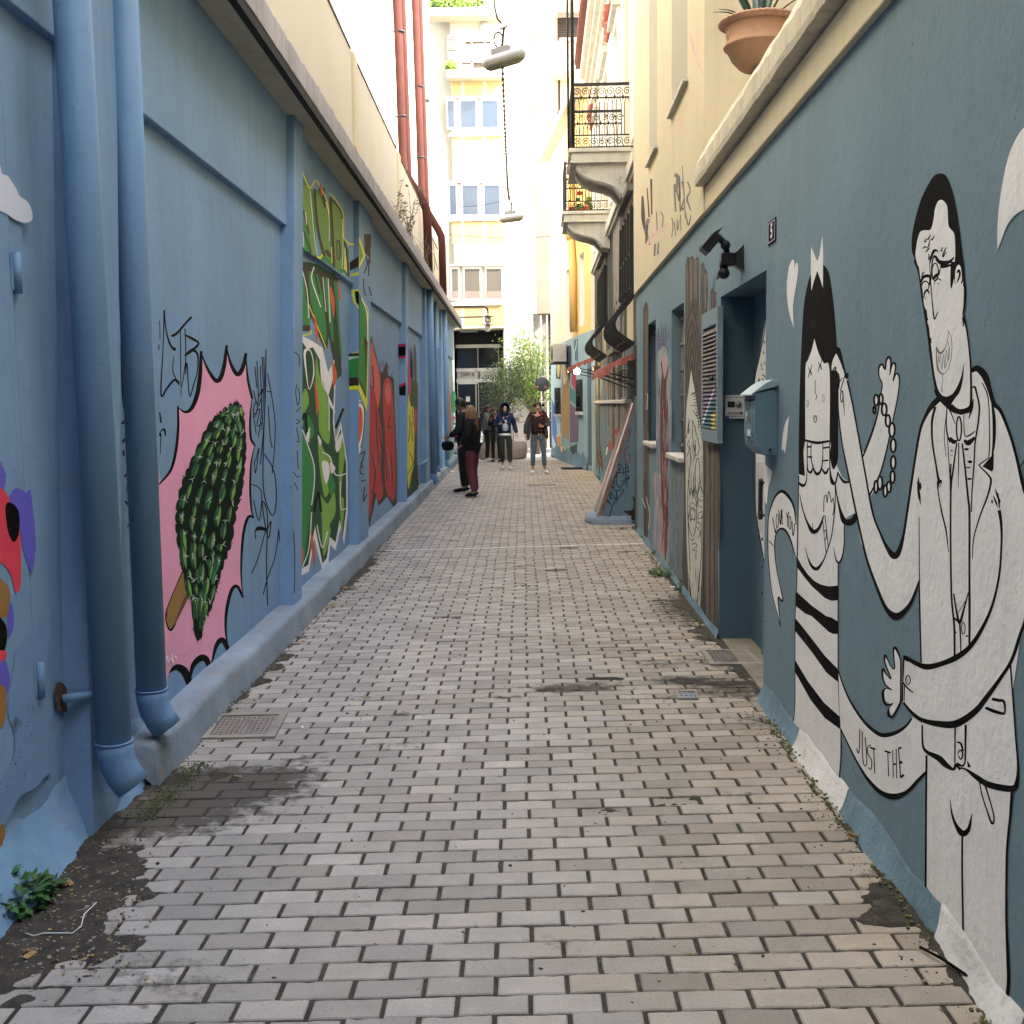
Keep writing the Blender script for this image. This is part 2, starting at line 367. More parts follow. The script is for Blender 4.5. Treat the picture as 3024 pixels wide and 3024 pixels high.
def dirt():
    vs=[];fs=[]
    ys=list(np.arange(-1,7,.018))+list(np.arange(7,14,.035))+list(np.arange(14,31.6,.12)); xs=np.linspace(0,1,150)
    for y in ys:
        for t in xs:
            x=-1.75+t*(edgeR(y)+1.80)
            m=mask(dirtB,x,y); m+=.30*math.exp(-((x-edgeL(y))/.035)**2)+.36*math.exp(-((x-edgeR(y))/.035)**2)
            n=.5+.5*fbm(x*6,y*6,0,5); n2=fbm(x*23,y*23,7,3)
            h=-.0058+.0034*n2
            e=m*1.25+ (n-.5)*1.0 -.42
            if m>.05 and e>0: h+=min(.0125,e*.05)
            vs.append((x,y,h+.0012*fbm(x*60,y*60,2,2)))
    n=len(xs)
    for i in range(len(ys)-1):
        for j in range(n-1): a=i*n+j; fs.append((a,a+1,a+n+1,a+n))
    mb=MB(); mb.add(vs,fs,M_dirt,True); return mb.build('dirt',kind='structure')
dirt()
# cross street at the end
s=MB(); s.box(-40,40,31.55,36.2,-.02,.006,mat('street concrete',(.52,.49,.44),.95,.08,1,.3,20)); s.build('street',kind='structure')
s=MB(); s.box(-40,40,36.2,37,-.02,.13,mat('pavement slabs',(.45,.42,.38),.95,.1,1,.3,20)); s.build('pavement',kind='structure',bevel=.01)
# painted line across the paving
for (a,b,w,nm) in (((1140,1628),(1900,1606),.034,'painted_line'),((1500,1431),(1800,1424),.03,'painted_line')):
    A=G(*a);B=G(*b);n=20;mb=MB();vs=[];fs=[]
    for i in range(n+1):
        p=A.lerp(B,i/n); vs+= [(p.x,p.y-w/2,.006+.0006*(i%2)),(p.x,p.y+w/2+.004*fbm(i,1,1),.006)]
    for i in range(n): fs.append((2*i,2*i+2,2*i+3,2*i+1))
    mb.add(vs,fs,mat('faded line paint',(.80,.79,.76),.8,.15,20)); mb.build(nm,kind='structure')
# covers
def cover(nm,pts,label,grid,cat='drain cover',m=None):
    P=[G(*p) for p in pts]; c=sum(P,Vector())/4; t=thing(nm,label,cat,(c.x,c.y,0))
    m=m or mat('cast iron cover',(.17,.145,.13),.7,.2,12,.6,80,spots=.4,spotcol=(.28,.26,.2))
    def q(u,v): return P[3].lerp(P[2],u).lerp(P[0].lerp(P[1],u),v)
    fm=MB(); lid=MB(); fr=mat('cement surround',(.27,.25,.21),.95,.2,8,.6,60)
    def slab(mb,u0,u1,v0,v1,z0,z1,mm):
        A=[q(u0,v0),q(u1,v0),q(u1,v1),q(u0,v1)]
        mb.hexa([(p.x,p.y,z0) for p in A]+[(p.x,p.y,z1) for p in A],mm)
    e=.10
    slab(fm,0,1,0,e,-.02,.013,fr);slab(fm,0,1,1-e,1,-.02,.013,fr);slab(fm,0,e,e,1-e,-.02,.013,fr);slab(fm,1-e,1,e,1-e,-.02,.013,fr)
    slab(lid,e+.015,1-e-.015,e+.015,1-e-.015,-.02,.006,m)
    k=grid
    for i in range(k):
        for j in range(k):
            u=e+.03+(1-2*e-.06)*(i+.15)/k; v=e+.03+(1-2*e-.06)*(j+.15)/k; w=(1-2*e-.06)/k*.62
            slab(lid,u,u+w,v,v+w,.004,.0105,m)
    fm.build('cover_frame',t); lid.build('cover_plate',t)
cover('drain_cover',[(640,2113),(850,2108),(812,2182),(592,2186)],'square pinkish iron cover by the left kerb near the blue downpipes',11,m=mat('rusty plate',(.25,.215,.19),.75,.2,15,.6,80))
cover('drain_cover',[(2068,1922),(2206,1922),(2256,1966),(2096,1966)],'square iron cover in front of the blue door recess on the right',9)
cover('water_cover',[(1995,2046),(2056,2046),(2063,2068),(2000,2068)],'small grey water meter cover among the pavers near the blue door',3,m=mat('grey lid',(.22,.24,.27),.6,.1,12,.3,60))
t=G(1600,1431); rm=MB(); rm.lathe((t.x,t.y,0),[(.30,-.01),(.30,.004),(.27,.008),(.26,.003),(.02,.006)],mat('cast iron cover',(.1,.1,.1)),32)
tag(rm.build('manhole_cover',origin=(t.x,t.y,0)),'round iron manhole cover in the paving before the standing woman','manhole cover')
# scraps on the paving
def scrap(px,py,sz,m,nm,label,cat,n=5):
    c=G(px,py,.012); mb=MB()
    for i in range(n):
        a=random.uniform(0,6.3); x=c.x+random.gauss(0,sz*.35); y=c.y+random.gauss(0,sz*.25); l=sz*random.uniform(.25,.55)
        mb.obox((x,y,c.z+random.uniform(0,.008)),(l*.5*math.cos(a),l*.5*math.sin(a),random.uniform(-.003,.003)),(-l*.2*math.sin(a),l*.2*math.cos(a),.002),(0,0,.0012),m)
    tag(mb.build(nm,origin=(c.x,c.y,0)),label,cat)
M_pap=mat('white scrap',(.75,.74,.72),.8); M_lf=mat('dead leaf',(.30,.19,.07),.8,.3,30)
scrap(2000,1714,.13,M_pap,'paper_scrap','crumpled white paper at the foot of the wood grain mural','litter',4)
scrap(1978,1733,.09,M_pap,'paper_scrap','flat white paper scrap nearest the woman mural side of the weeds','litter',2)
scrap(1325,1393,.45,M_pap,'paper_scrap','scattered white scraps by the left kerb behind the couple','litter',14)
scrap(912,2148,.06,M_pap,'paper_scrap','small white tissue beside the left square cover','litter',3)
scrap(1077,2062,.05,M_lf,'dead_leaf','curled brown leaf in the middle left of the paving','leaf',3)
scrap(2530,2475,.09,M_lf,'dead_leaf','brown dead leaf at the foot of the right wall below the ribbon','leaf',4)
scrap(60,2812,.09,M_lf,'dead_leaf','yellow brown dead leaf on the bare earth at lower left','leaf',3)
scrap(150,2604,.14,M_lf,'dead_leaf','long dry leaf beside the weed at lower left','leaf',3)
scrap(690,2290,.07,M_lf,'dead_leaf','pale dead leaves on the dark wet pavers at left','leaf',3)
scrap(1020,1738,.16,M_lf,'dead_leaf','reddish dead leaves against the left kerb below the green graffiti','leaf',9)
scrap(970,1790,.12,M_lf,'dead_leaf','dry leaf litter along the left kerb nearer than the reddish leaves','leaf',6)
a=G(2717,2797,.01);b=G(2885,2900,.02); mb=MB(); mb.tube([a,a.lerp(b,.4)+Vector((0,.006,.004)),b,(b.x+.05,b.y-.08,.02)],.0045,M_black,6)
tag(mb.build('black_cable',origin=a),'short black cable lying on the pavers by the man mural','cable')
a=G(75,2758,.012); mb=MB(); mb.tube([G(75,2755,.012),G(100,2763,.014),G(130,2755,.016),G(215,2755,.014),G(240,2735,.02),G(248,2700,.02),G(285,2665,.014)],.0017,M_pap,6)
tag(mb.build('white_string',origin=a),'thin white string curling over the earth at lower left','string')
# ---------------------------------------------------------------- left low building
def Yat(fr,px,py,d): 
    return fr.hit(px,py,d)
LB=thing('painted_building','long low blue building on the left with murals, pilasters and a concrete eave','building',(-1.725,4,0))
SOF=3.82
w=MB()
w.fbox(FL,-30,32,-.05,SOF,-.3,0,M_blueL)                    # recessed wall
w.build('wall',LB)
w=MB(); w.fbox(FL,-30,32,-.05,5.6,-4.2,-.31,M_blueL); w.build('rear_mass',LB)
def line_at(fr,d,a,b,z):   # wall coordinate of a measured near-vertical line at height z
    A=fr.hit(*a,d);B=fr.hit(*b,d); t=(z-A[1])/(B[1]-A[1]); return A[0]+(B[0]-A[0])*t
PILS=[((246,999),(266,2099),(346,200),(362,1800)),((869,300),(867.5,1786),(896,345),(891,1768)),((1061,597),(1059,1615),(1098,653),(1088.6,1500)),((1199,815),(1198,1492),(1206,815),(1202,1484)),((1256,900),(1259,1400),(1272,900),(1273,1400)),((1304,950),(1306,1400),(1316,950),(1316,1380))]
pedge=[]
DP,DLI=.10,.042
for i,(n0,n1,f0,f1) in enumerate(PILS):
    mb=MB(); z0,z1=-.02,SOF
    nb,nt=line_at(FL,DP,n0,n1,z0),line_at(FL,DP,n0,n1,z1); fb_,ft=line_at(FL,DP,f0,f1,z0),line_at(FL,DP,f0,f1,z1)
    P=[FL.pt(nb,z0,-.05),FL.pt(fb_,z0,-.05),FL.pt(fb_,z0,DP),FL.pt(nb,z0,DP),FL.pt(nt,z1,-.05),FL.pt(ft,z1,-.05),FL.pt(ft,z1,DP),FL.pt(nt,z1,DP)]
    mb.hexa(P,M_blueL); mb.build('pilaster',LB,bevel=.006); pedge.append((nb,nt,fb_,ft))
LT=[(-8,pedge[0][1],3.0),(pedge[0][3],pedge[1][1],2.975),(pedge[1][3],pedge[2][1],2.91),(pedge[2][3],pedge[3][1],2.865),(pedge[3][3],pedge[4][1],2.90),(pedge[4][3],pedge[5][1],2.90),(pedge[5][3],31.9,2.9)]
for a,b,z in LT:
    mb=MB(); mb.fbox(FL,a-.02,b+.02,z,SOF,-.02,DLI,M_blueL); mb.build('lintel',LB,bevel=.005)
mb=MB()
n=270
mb2=[]
for i in range(n):   # ledge with a slightly wavy worn front edge
    pass
vs=[];fs=[]
for i in range(n+1):
    u=4.60+(31.95-4.60)*i/n; wv=.012*fbm(u*1.3,0,4)+.006*fbm(u*6,2,4); hh=.18+.012*fbm(u*.9,9,1)
    prof=[(-.01,hh+.002),(.06,hh+.003*fbm(u*5,1)),(.128+wv,hh-.001),(.148+wv,hh-.016),(.155+wv,hh-.04),(.158+wv+.01*fbm(u*4,8,2),.07),(.175+wv+.012*fbm(u*5,3,3),.0),(.175+wv,-.03)]
    for d,z in prof: vs.append(FL.pt(u,z,d))
k=8
for i in range(n):
    for j in range(k-1): a=i*k+j; fs.append((a,a+k,a+k+1,a+1))
fs.append(tuple(range(k)))
mb=MB(); mb.add(vs,fs,M_kerb,True); mb.build('ledge',LB)
M_kf=mat('blue cement flare',(.165,.295,.44),.9,.2,3,1,28,spots=.5,spotcol=(.27,.36,.46),spotscale=8)
skirt('rough_wall_foot',FL,-6,4.9,.30,.13,M_kf,LB,3,0,.03)
# eave
mb=MB(); mb.fbox(FL,-8,32.2,SOF,SOF+.1,-4.2,.262,M_soff); mb.build('eave_soffit',LB)
vs=[];fs=[]; n=420
for i in range(n+1):
    u=-8+(32.2+8)*i/n; c1=.008*fbm(u*7,1,1)-.018*max(0,fbm(u*3.1,4,2)-.15); c2=.006*fbm(u*9,5,1)
    for d,z in [(.255,SOF+.045),(.276+c2,SOF+.045),(.279+c2,SOF+.12),(.279+c1,4.03+c1),(.20,4.035),(-4.2,4.04)]: vs.append(FL.pt(u,z,d))
for i in range(n):
    for j in range(5): a=i*6+j; fs.append((a,a+6,a+7,a+1))
mb=MB(); mb.add(vs,fs,mat('mauve concrete',(.37,.36,.385),.95,.15,3,.6,30,streak=.5,streakcol=(.2,.17,.16),spots=.5,spotcol=(.2,.18,.16),spotscale=6)); mb.build('eave_fascia',LB)
mb=MB(); mb.fbox(FL,-8,32.18,SOF-.025,SOF+.055,.225,.272,mat('dark drip edge',(.02,.018,.017),.9)); mb.build('drip_edge',LB)  # near-black strip along the lower edge of the fascia
# parapet on the eave slab
PD=-.075
PT=[(-8,13.05,5.66),(13.05,18.0,5.66),(18.0,22.9,5.64),(22.9,31.9,5.4)]
mb=MB()
for a,b,z in PT: mb.fbox(FL,a,b-.001,4.03,z,-.32,PD,M_creamU)
mb.build('parapet',LB)
for u,z in ((8.05,5.7),(13.05,5.68),(18.05,5.66),(22.9,5.62),(27.6,5.3)):
    mb=MB(); mb.fbox(FL,u,u+.32,4.03,z,-.34,PD+.035,M_cream); mb.build('parapet_post',LB,bevel=.03)
mb=MB()
for (a,b,z) in ((8.4,13.0,5.66),(13.4,18.0,5.66),(18.4,22.85,5.64),(23.3,27.5,5.4)): mb.fbox(FL,a,b,z+.001,z+.022,-.34,PD+.012,M_dark)
mb.build('flashing',LB)
# metal door at the near left edge
dz=[(20,500),(110,2290)]
ue=FL.hit(62,1500,.0)[0]
mb=MB(); mb.fbox(FL,2.85,ue-.012,.36,2.75,-.02,.022,M_blueL); mb.build('steel_door',LB,bevel=.004)
mb=MB(); mb.fbox(FL,ue-.012,ue,.34,2.78,-.02,.006,M_dark); mb.fbox(FL,2.8,ue,.335,.35,-.02,.006,M_dark); mb.build('door_gap',LB)
mb=MB(); mb.fbox(FL,ue,ue+.10,.3,2.85,-.02,.016,M_blueL); mb.build('door_frame',LB,bevel=.003)
for (py,h) in ((800,.14),(2023,.13)):
    u,z=FL.hit(60+ (py-1500)*.055+5,py,.03); mb=MB(); mb.tube([FL.pt(ue+.004,z-h/2,.03),FL.pt(ue+.004,z+h/2,.03)],.016,M_blueP,12); mb.fbox(FL,ue-.03,ue+.035,z-h/2+.01,z+h/2-.01,.016,.026,M_blueP); mb.build('hinge',LB)
# broken hole with stub pipe behind the first downpipe
u,z=FL.hit(178,2058,.0)
mb=MB(); mb.tube([FL.pt(4.03,z,.02),FL.pt(4.06,z,.06),FL.pt(4.12,z-.003,.16)],.0165,M_blueP,12); mb.build('stub_pipe',LB)
p=Paint(FL,.012,0,1512,756/1932)
p.fill([(420,1330),(435,1285),(470,1290),(505,1330),(520,1370),(535,1440),(520,1500),(440,1500),(420,1450)],mat('broken plaster',(.10,.05,.035),.95,.4,40,.8,60)); p.build('plaster_hole',LB)
# ---------------------------------------------------------------- blue drain pipes
def foot_pipe(nm,label,fr,u,d,r,z0,ztop,m,kick=.12,lean=0,group=None,clips=()):
    o=thing(nm,label,'drainpipe',fr.pt(u,0,d),group)
    mb=MB(); pa=[fr.pt(u+lean,ztop,d),fr.pt(u+lean*.5,(ztop+z0)/2,d),fr.pt(u,z0+.16,d)]
    mb.tube(pa,r,m,24); mb.build('pipe_run',o)
    mb=MB(); pa=[fr.pt(u,z0+.165,d),fr.pt(u,z0+.12,d+.003),fr.pt(u+.002,z0+.075,d+.012),fr.pt(u+.004,z0+.03,d+.032),fr.pt(u+.006,z0-.015,d+.062)]
    mb.tube(pa,[r*1.06,r*1.06,r*1.05,r*1.03,r*1.02],m,24); mb.build('pipe_shoe',o)
    mb=MB(); mb.tube([fr.pt(u,z0+.160,d),fr.pt(u,z0+.168,d)],r*1.10,m,24); mb.build('pipe_joint',o)
    for z in clips:
        c=MB(); c.tube([fr.pt(u,z-.012,d),fr.pt(u,z+.012,d)],r*1.06,m,24); c.build('pipe_clip',o)
    return o
def pipe_fit(px_l,px_r,py,fr,dwall):
    """radius/position of a pipe whose edges are measured at one height and that touches the wall plane"""
    d=dwall+.08
    for _ in range(6):
        a=fr.hit((px_l+px_r)/2,py,d); p=fr.pt(a[0],0,d); Y=p.y; r=(px_r-px_l)/2/F*math.hypot(p.y,0)*1.0
        d=dwall+r+.012
    return a[0],d,r
u1,d1,r1=pipe_fit(265,368,1800,FL,DP)
u2,d2,r2=pipe_fit(387,476,1700,FL,DLI)
g=pipe_fit
zf1=AT(430,2240,FL.pt(u1,0,d1).y).z; zf2=AT(500,2170,FL.pt(u2,0,d2).y).z
foot_pipe('drain_pipe','thick blue downpipe nearest the viewer, in front of the first pilaster',FL,u1,d1,r1,.19,SOF+.3,M_blueP,lean=-.06)
foot_pipe('drain_pipe','second thick blue downpipe, between the first one and the cactus mural',FL,u2,d2,r2,.23,SOF+.3,M_blueP,lean=.05)
for i,(pl,pr,py,z0,lab) in enumerate(((1263,1288,1300,.12,'blue downpipe on the left wall just past the yellow figure mural'),(1289,1297,1300,.14,'thin blue downpipe tight behind the downpipe past the yellow figure'),(1308,1327,1300,.16,'farthest blue downpipe near the end of the left wall'))):
    u,d,r=pipe_fit(pl,pr,py,FL,DLI); foot_pipe('drain_pipe',lab,FL,u,d,max(r,.035),z0,SOF,M_blueP)
mb=MB(); u,z=FL.hit(1250,1367,.12); mb.tube([FL.pt(u-.9,z,.11),FL.pt(u+1.2,z,.11)],.025,M_blueP,8); mb.build('cross_pipe',LB)
# ---------------------------------------------------------------- murals on the left wall
S=756/1932
C_pink=col('pink paint',226,158,188,spots=.2,spotcol=(.6,.28,.42)); C_pinkd=col('pink shade',200,120,165)
C_g0=mat('graffiti black green',(.005,.014,.007),.85,spec=.1); C_g1=col('graffiti dark green',18,72,40); C_g2=col('graffiti green',42,132,62); C_g3=col('graffiti light green',122,172,66); C_g3b=col('graffiti olive green',108,146,74)
C_yel=col('graffiti yellow',214,218,50); C_brn=col('graffiti brown',58,42,32); C_org=col('graffiti orange',205,92,48); C_red=col('graffiti red',176,52,56); C_redl=col('graffiti pale red',200,96,92); C_mag=col('graffiti magenta',178,40,92)
C_purp=col('spray purple',96,90,190); C_gold=col('stick gold',150,112,56); C_golddk=col('stick shade',96,66,34); C_vio=col('dull violet',88,76,96)
# cactus mural
p=Paint(FL,0,0,0,S)
pk=[(1200,5260),(1200,3655),(1215,3640),(1290,3545),(1328,3400),(1345,3230),(1343,3075),(1343,3075),(1400,3110),(1450,3075),(1490,2970),(1510,2830),(1519,2660),(1519,2660),(1560,2770),(1620,2865),(1660,2860),(1692,2760),(1710,2615),(1710,2615),(1740,2740),(1790,2825),(1830,2780),(1856,2672),(1856,2672),(1870,2860),(1902,3000),(1902,3000),(1888,3150),(1892,3300),(1922,3362),(1922,3362),(1895,3500),(1888,3700),(1900,3860),(1915,3905),(1915,3905),(1872,3905),(1835,4040),(1820,4300),(1832,4505),(1832,4505),(1790,4425),(1745,4460),(1708,4620),(1705,4780),(1728,4918),(1728,4918),(1680,4830),(1630,4880),(1590,5045),(1590,5045),(1550,4970),(1500,4975),(1450,5040),(1432,5170),(1432,5170),(1395,5070),(1330,5035),(1275,5080),(1250,5170),(1248,5220)]
p.fill(pk,C_pink)
W=[20]*len(pk)
def ol(a,b,w0,w1): # outline piece with swelling width
    q=pk[a:b]; n=len(q)
    p.line([(x,y,w0+(w1-w0)*math.sin(math.pi*i/max(1,n-1))) for i,(x,y) in enumerate(q)],M_black)
for a,b,w1 in ((1,8,22),(7,14,34),(13,20,34),(19,25,34),(24,28,20),(27,32,18),(31,36,16),(35,41,22),(40,47,26),(46,51,40),(50,56,50),(55,60,60)): ol(a,b,5,w1)
cx=[(1765,3050),(1800,3055),(1830,3110),(1845,3250),(1852,3400),(1838,3550),(1822,3700),(1795,3800),(1770,3890),(1742,4090),(1700,4200),(1662,4330),(1630,4450),(1590,4600),(1550,4640),(1530,4700),(1520,4810),(1470,4790),(1445,4500),(1400,4380),(1350,4100),(1335,3950),(1345,3800),(1385,3640),(1430,3530),(1500,3370),(1570,3220),(1640,3140),(1700,3090)]
p.fill([(1385,4300),(1425,4460),(1375,4570),(1325,4710),(1290,4745),(1262,4720),(1252,4630),(1300,4490)],C_gold)
p.line([(1425,4470,30),(1375,4580,24),(1325,4700,8)],C_golddk); p.line([(1385,4300,6),(1300,4490,7),(1252,4630,9),(1262,4720,10),(1290,4755,16),(1330,4700,6)],M_black)
p.fill(cx,C_g0)
random.seed(11)
q=cr(cx,True,5)
for i in range(0,len(q)-3,3):
    x,y=q[i];x2,y2=q[i+3];mx_,my_=(x+x2)/2,(y+y2)/2; ox_,oy_=mx_-1610,my_-3900; l=math.hypot(ox_,oy_*.5); p.fill([(x,y),(mx_+16*ox_/l,my_+12*oy_/l),(x2,y2),(1610+(mx_-1610)*.9,my_)],C_g0)
left=[(1760,3060),(1640,3160),(1520,3360),(1430,3560),(1360,3800),(1350,3980),(1390,4250),(1440,4480),(1480,4750)]
right=[(1800,3060),(1845,3250),(1848,3420),(1830,3620),(1790,3820),(1745,4080),(1690,4250),(1610,4500),(1525,4750)]
for k in range(5):
    t=(k+.35)/5
    base=[((1-t)*a[0]+t*b[0],(1-t)*a[1]+t*b[1]) for a,b in zip(left,right)]
    q=cr(base,False,6)
    i=0
    while i<len(q)-4:
        L_=random.randint(2,4); seg=q[i:i+L_+1]; off=random.uniform(-16,16)
        if random.random()<.35: p.line([(x+off-18,y,2+random.uniform(20,34)*math.sin(math.pi*j/L_)) for j,(x,y) in enumerate(seg)],C_g1,smooth=False)
        p.line([(x+off,y,2+random.uniform(28,44)*math.sin(math.pi*j/L_)) for j,(x,y) in enumerate(seg)],C_g1,smooth=False)
        p.line([(x+off+5,y+6,1+random.uniform(12,22)*math.sin(math.pi*j/L_)) for j,(x,y) in enumerate(seg)],random.choice([C_g2,C_g3b,C_g3]),smooth=False)
        i+=L_+random.choice([-1,0,1])
    for j in range(3,len(q)-2,4):
        x,y=q[j][0]+random.uniform(-14,14),q[j][1]+random.uniform(-20,20)
        for a in range(5):
            an=random.uniform(0,6.28); l=random.uniform(18,42); p.line([(x,y,5),(x+l*.7*math.cos(an),y+l*math.sin(an),2)],mat('spine grey',(.50,.56,.52),.7))
q=cr(cx,True,4)
for i in range(0,len(q),3):
    x,y=q[i]; dx,dy=x-1600,y-3900; l=math.hypot(dx,dy)
    for a in range(3):
        k=random.uniform(20,48); an=math.atan2(dy,dx)+random.uniform(-.7,.7); p.line([(x-4*dx/l,y,7),(x+k*.6*math.cos(an),y+k*math.sin(an),2)],C_g0)
p.line([(1255,4600+0,5),(1262,4660,5)],M_black)
# signature in white
for q in ([(1255,4995),(1262,4950),(1275,5000),(1285,4955)],[(1290,4980),(1298,4965),(1300,4990)],[(1300,4930),(1304,5000)],[(1310,4970),(1318,5020)],[(1320,4950),(1335,4980),(1325,4950)]): p.line([(x-0,y+0,5) for x,y in q],M_wht)
p.build('cactus_mural',LB,'pink burst with a dark green cactus on a stick')
# tag lettering beside the cactus
p=Paint(FL,0,0,0,S)
for q,w in (([(1205,2420),(1208,2560)],6),([(1198,2600),(1200,2640)],8),([(1240,2340,14),(1232,2600,7),(1215,2975,12),(1260,2930,16),(1310,2870,18),(1340,2880,20),(1355,2905,8)],8),([(1240,2345,8),(1255,2500,10),(1285,2600,16),(1318,2640,18),(1320,2620,8)],8),
  ([(1295,2538,22),(1340,2510,18),(1400,2440,16),(1446,2392,18)],8),([(1362,2490,7),(1364,2800,7),(1368,2995,4)],7),([(1395,2480,8),(1402,2700,8),(1372,2920,6)],7),([(1400,2530,14),(1460,2560,20),(1498,2592,14),(1455,2640,22),(1395,2682,16)],8),
  ([(1395,2685,14),(1450,2642,22),(1492,2680,14),(1490,2800,8),(1462,2900,10),(1430,2988,8),(1410,2740,10),(1398,2830,6)],8),([(1310,2690,6),(1305,2800,8),(1340,2880,10)],8),([(1205,3110,10),(1215,3190,14)],8),([(1205,3290,12),(1210,3260,8),(1240,3240,16),(1248,3290,8)],8),([(1215,3270,8),(1210,3430,4)],6),
  ([(935,2460,12),(920,2600,8),(945,2950,20),(965,2870,8)],8),([(915,2600,10),(925,2980,10),(945,3140,8)],8),([(920,3200,16),(980,3130,20)],10),([(925,3340,16),(985,3250,16)],10),([(930,3400,14),(935,3440,14)],10),([(940,3600,14),(985,3540,14),(960,3700,12),(1000,3760,14)],10),([(945,3780,14),(1000,3880,14),(960,3980,8)],10)):
    p.line([(a if len(a)>2 else (*a,w)) for a in q],M_black)
p.build('marker_tag',LB,'black brush tag left of the pink burst')
p=Paint(FL,0,680,1000,.4142)
for q in ([(255,75),(250,400),(235,800),(240,1100),(300,1262),(328,1150),(312,950),(242,820)],[(265,250),(320,600),(300,960)],[(175,200),(190,350)],[(215,190),(222,520),(200,700)],[(185,440),(165,520),(185,680)],[(240,130),(245,520),(215,900)],[(228,130),(236,400),(226,650)],[(150,1040),(200,1060),(225,1120),(205,1300),(165,1150)],[(180,1430),(178,1370),(205,1350),(260,1362),(290,1300),(275,1420),(250,1340),(228,1160),(265,1260),(258,1600),(266,1900)],[(250,1370),(200,1560),(152,1675)],[(345,1360),(320,1550),(262,1720),(235,1825)],[(180,870),(205,780),(180,960),(172,870)],[(165,370),(200,480),(230,360),(200,420)],[(270,480),(285,700),(300,780)],[(160,560),(210,500),(190,620),(230,600)],[(190,160),(200,420),(180,560)],[(345,1360),(352,1440)],[(262,375),(298,382)]):
    p.line([(x,y,7 if len(q)<6 else 8) for x,y in q],M_black)
p.line([(180,1370,10),(205,1352,30),(262,1362,18)],M_black)
p.build('scribble_tag',LB,'black scribbled tags right of the pink burst')
p=Paint(FL,DP,756,0,S)
for q in ([(290,2655),(325,2690),(328,2760)],[(310,2900),(300,2960),(315,3060),(330,2990),(318,2930)],[(300,3160),(330,3180),(300,3200)],[(300,3110),(340,3070)],[(305,3230),(325,3330),(305,3330)],[(310,3400),(320,3540)],[(290,3640),(315,3700)],[(286,4010),(292,4250),(288,4480)],[(285,3560),(310,3600),(335,3590)]):
    p.line([(x,y,6) for x,y in q],M_black)
p.build('pilaster_scrawl',LB)
# spray painted figure on the steel door and wall at the very left
p=Paint(FL,.024,0,0,S)
p.fill([(-40,3230),(-30,3350),(0,3470),(40,3560),(45,3620),(30,3690),(0,3710),(-40,3700)],C_purp)
p.fill([(60,3800),(110,3690),(165,3700),(200,3720),(215,3700),(235,3720),(270,4060),(262,4200),(240,4320),(190,4200),(150,4000)],C_purp)
p.fill([(-20,3700),(20,3695),(60,3740),(90,3830),(140,3900),(155,4050),(160,4250),(155,4420),(120,4470),(80,4330),(20,4250),(-20,4200)],col('spray red',214,62,82))
p.fill([(40,3850),(60,3790),(120,3820),(148,3900),(140,4040),(100,4090),(60,4010)],M_black)
p.fill([(-20,4370),(20,4380),(70,4440),(75,4550),(55,4640),(10,4660),(-20,4640)],C_gold)
p.fill([(70,4550),(100,4600),(100,4740),(60,4800)],C_purp); p.fill([(-20,4670),(20,4680),(50,4740),(50,4850),(25,4920),(-20,4920)],M_black)
p.fill([(-20,4925),(35,4910),(50,4940),(20,5020),(-20,5060)],col('spray red',214,62,82)); p.fill([(-20,5040),(30,4980),(60,5040),(75,5150),(40,5260),(-20,5280)],C_purp); p.fill([(-20,5200),(20,5170),(45,5230),(45,5400),(20,5480),(-20,5500)],C_gold)
p.fill([(-30,6280),(20,6220),(40,6290),(20,6390),(90,6450),(130,6530),(100,6560),(20,6560),(-30,6500)],C_gold)
p.fill([(-80,1170),(0,1250),(15,1310),(60,1330),(120,1420),(150,1480),(205,1520),(240,1590),(240,1660),(180,1680),(110,1655),(60,1620),(0,1590),(-80,1560)],col('spray white',205,212,228))
p.build('spray_figure',LB,'purple, red and black spray paint with a white patch')
# black overspray as thin speckles
p=Paint(FL,.024,0,1512,S); random.seed(3)
so=mat('soot spray paint',(.15,.265,.44),.85,.08,1.2,.3,45,spots=.92,spotcol=(.03,.04,.05),spotscale=3.2)
p.fill([(130,1050),(230,900),(350,820),(370,900),(330,1150),(290,1320),(330,1500),(330,1900),(290,2060),(150,2150),(60,2330),(-40,2400),(-40,2100),(90,1900),(110,1700),(60,1500),(90,1250)],so)
for k in range(70):
    t=random.random(); x=170+90*math.sin(t*3+1)-130*t*t+random.gauss(0,26); y=1150+t*1050
    if y>2400: continue
    r=random.uniform(2,5); p.ell(x,y,r*.7,r*1.3,mat('soot spray',(.045,.06,.075),.9))
p.build('black_overspray',LB)
# ------------------------------------------------ green lettering across bay, soffit and pilaster
p=Paint(FL,DLI,880,560,.2174)
G_=C_g3b
p.fill([(56,-260),(90,-160),(180,0),(280,10),(330,110),(372,240),(420,330),(430,100),(470,130),(520,200),(605,350),(612,640),(640,760),(690,800),(700,1180),(640,1165),(300,930),(56,775)],C_g2,False)
p.fill([(60,0),(170,10),(215,500),(245,870),(160,840),(60,560)],C_g3b); p.fill([(250,30),(360,240),(420,340),(440,800),(430,960),(350,830),(300,600),(260,300)],G_); p.fill([(470,190),(590,350),(600,600),(600,1000),(560,1080),(500,1020),(480,600)],G_)
p.fill([(60,200),(130,500),(180,820),(60,760)],C_g2)
for q,w in (([(70,290),(110,430),(150,600)],26),([(80,570),(130,720),(180,850)],24),([(225,-10),(245,300),(285,620),(360,900)],34),([(285,-20),(330,90),(372,240)],30),([(345,-20),(360,100),(375,230)],28),([(436,100),(458,400),(470,640),(490,1060)],34),([(440,110),(520,200),(600,345),(612,640),(650,760),(688,1180)],22),([(620,640),(660,900),(690,1180)],16),([(380,820),(420,880),(470,930)],46),([(530,690),(565,720),(570,900),(545,960)],20),([(530,690),(530,940)],14)):
    p.line([(x,y,w) for x,y in q],C_brn)
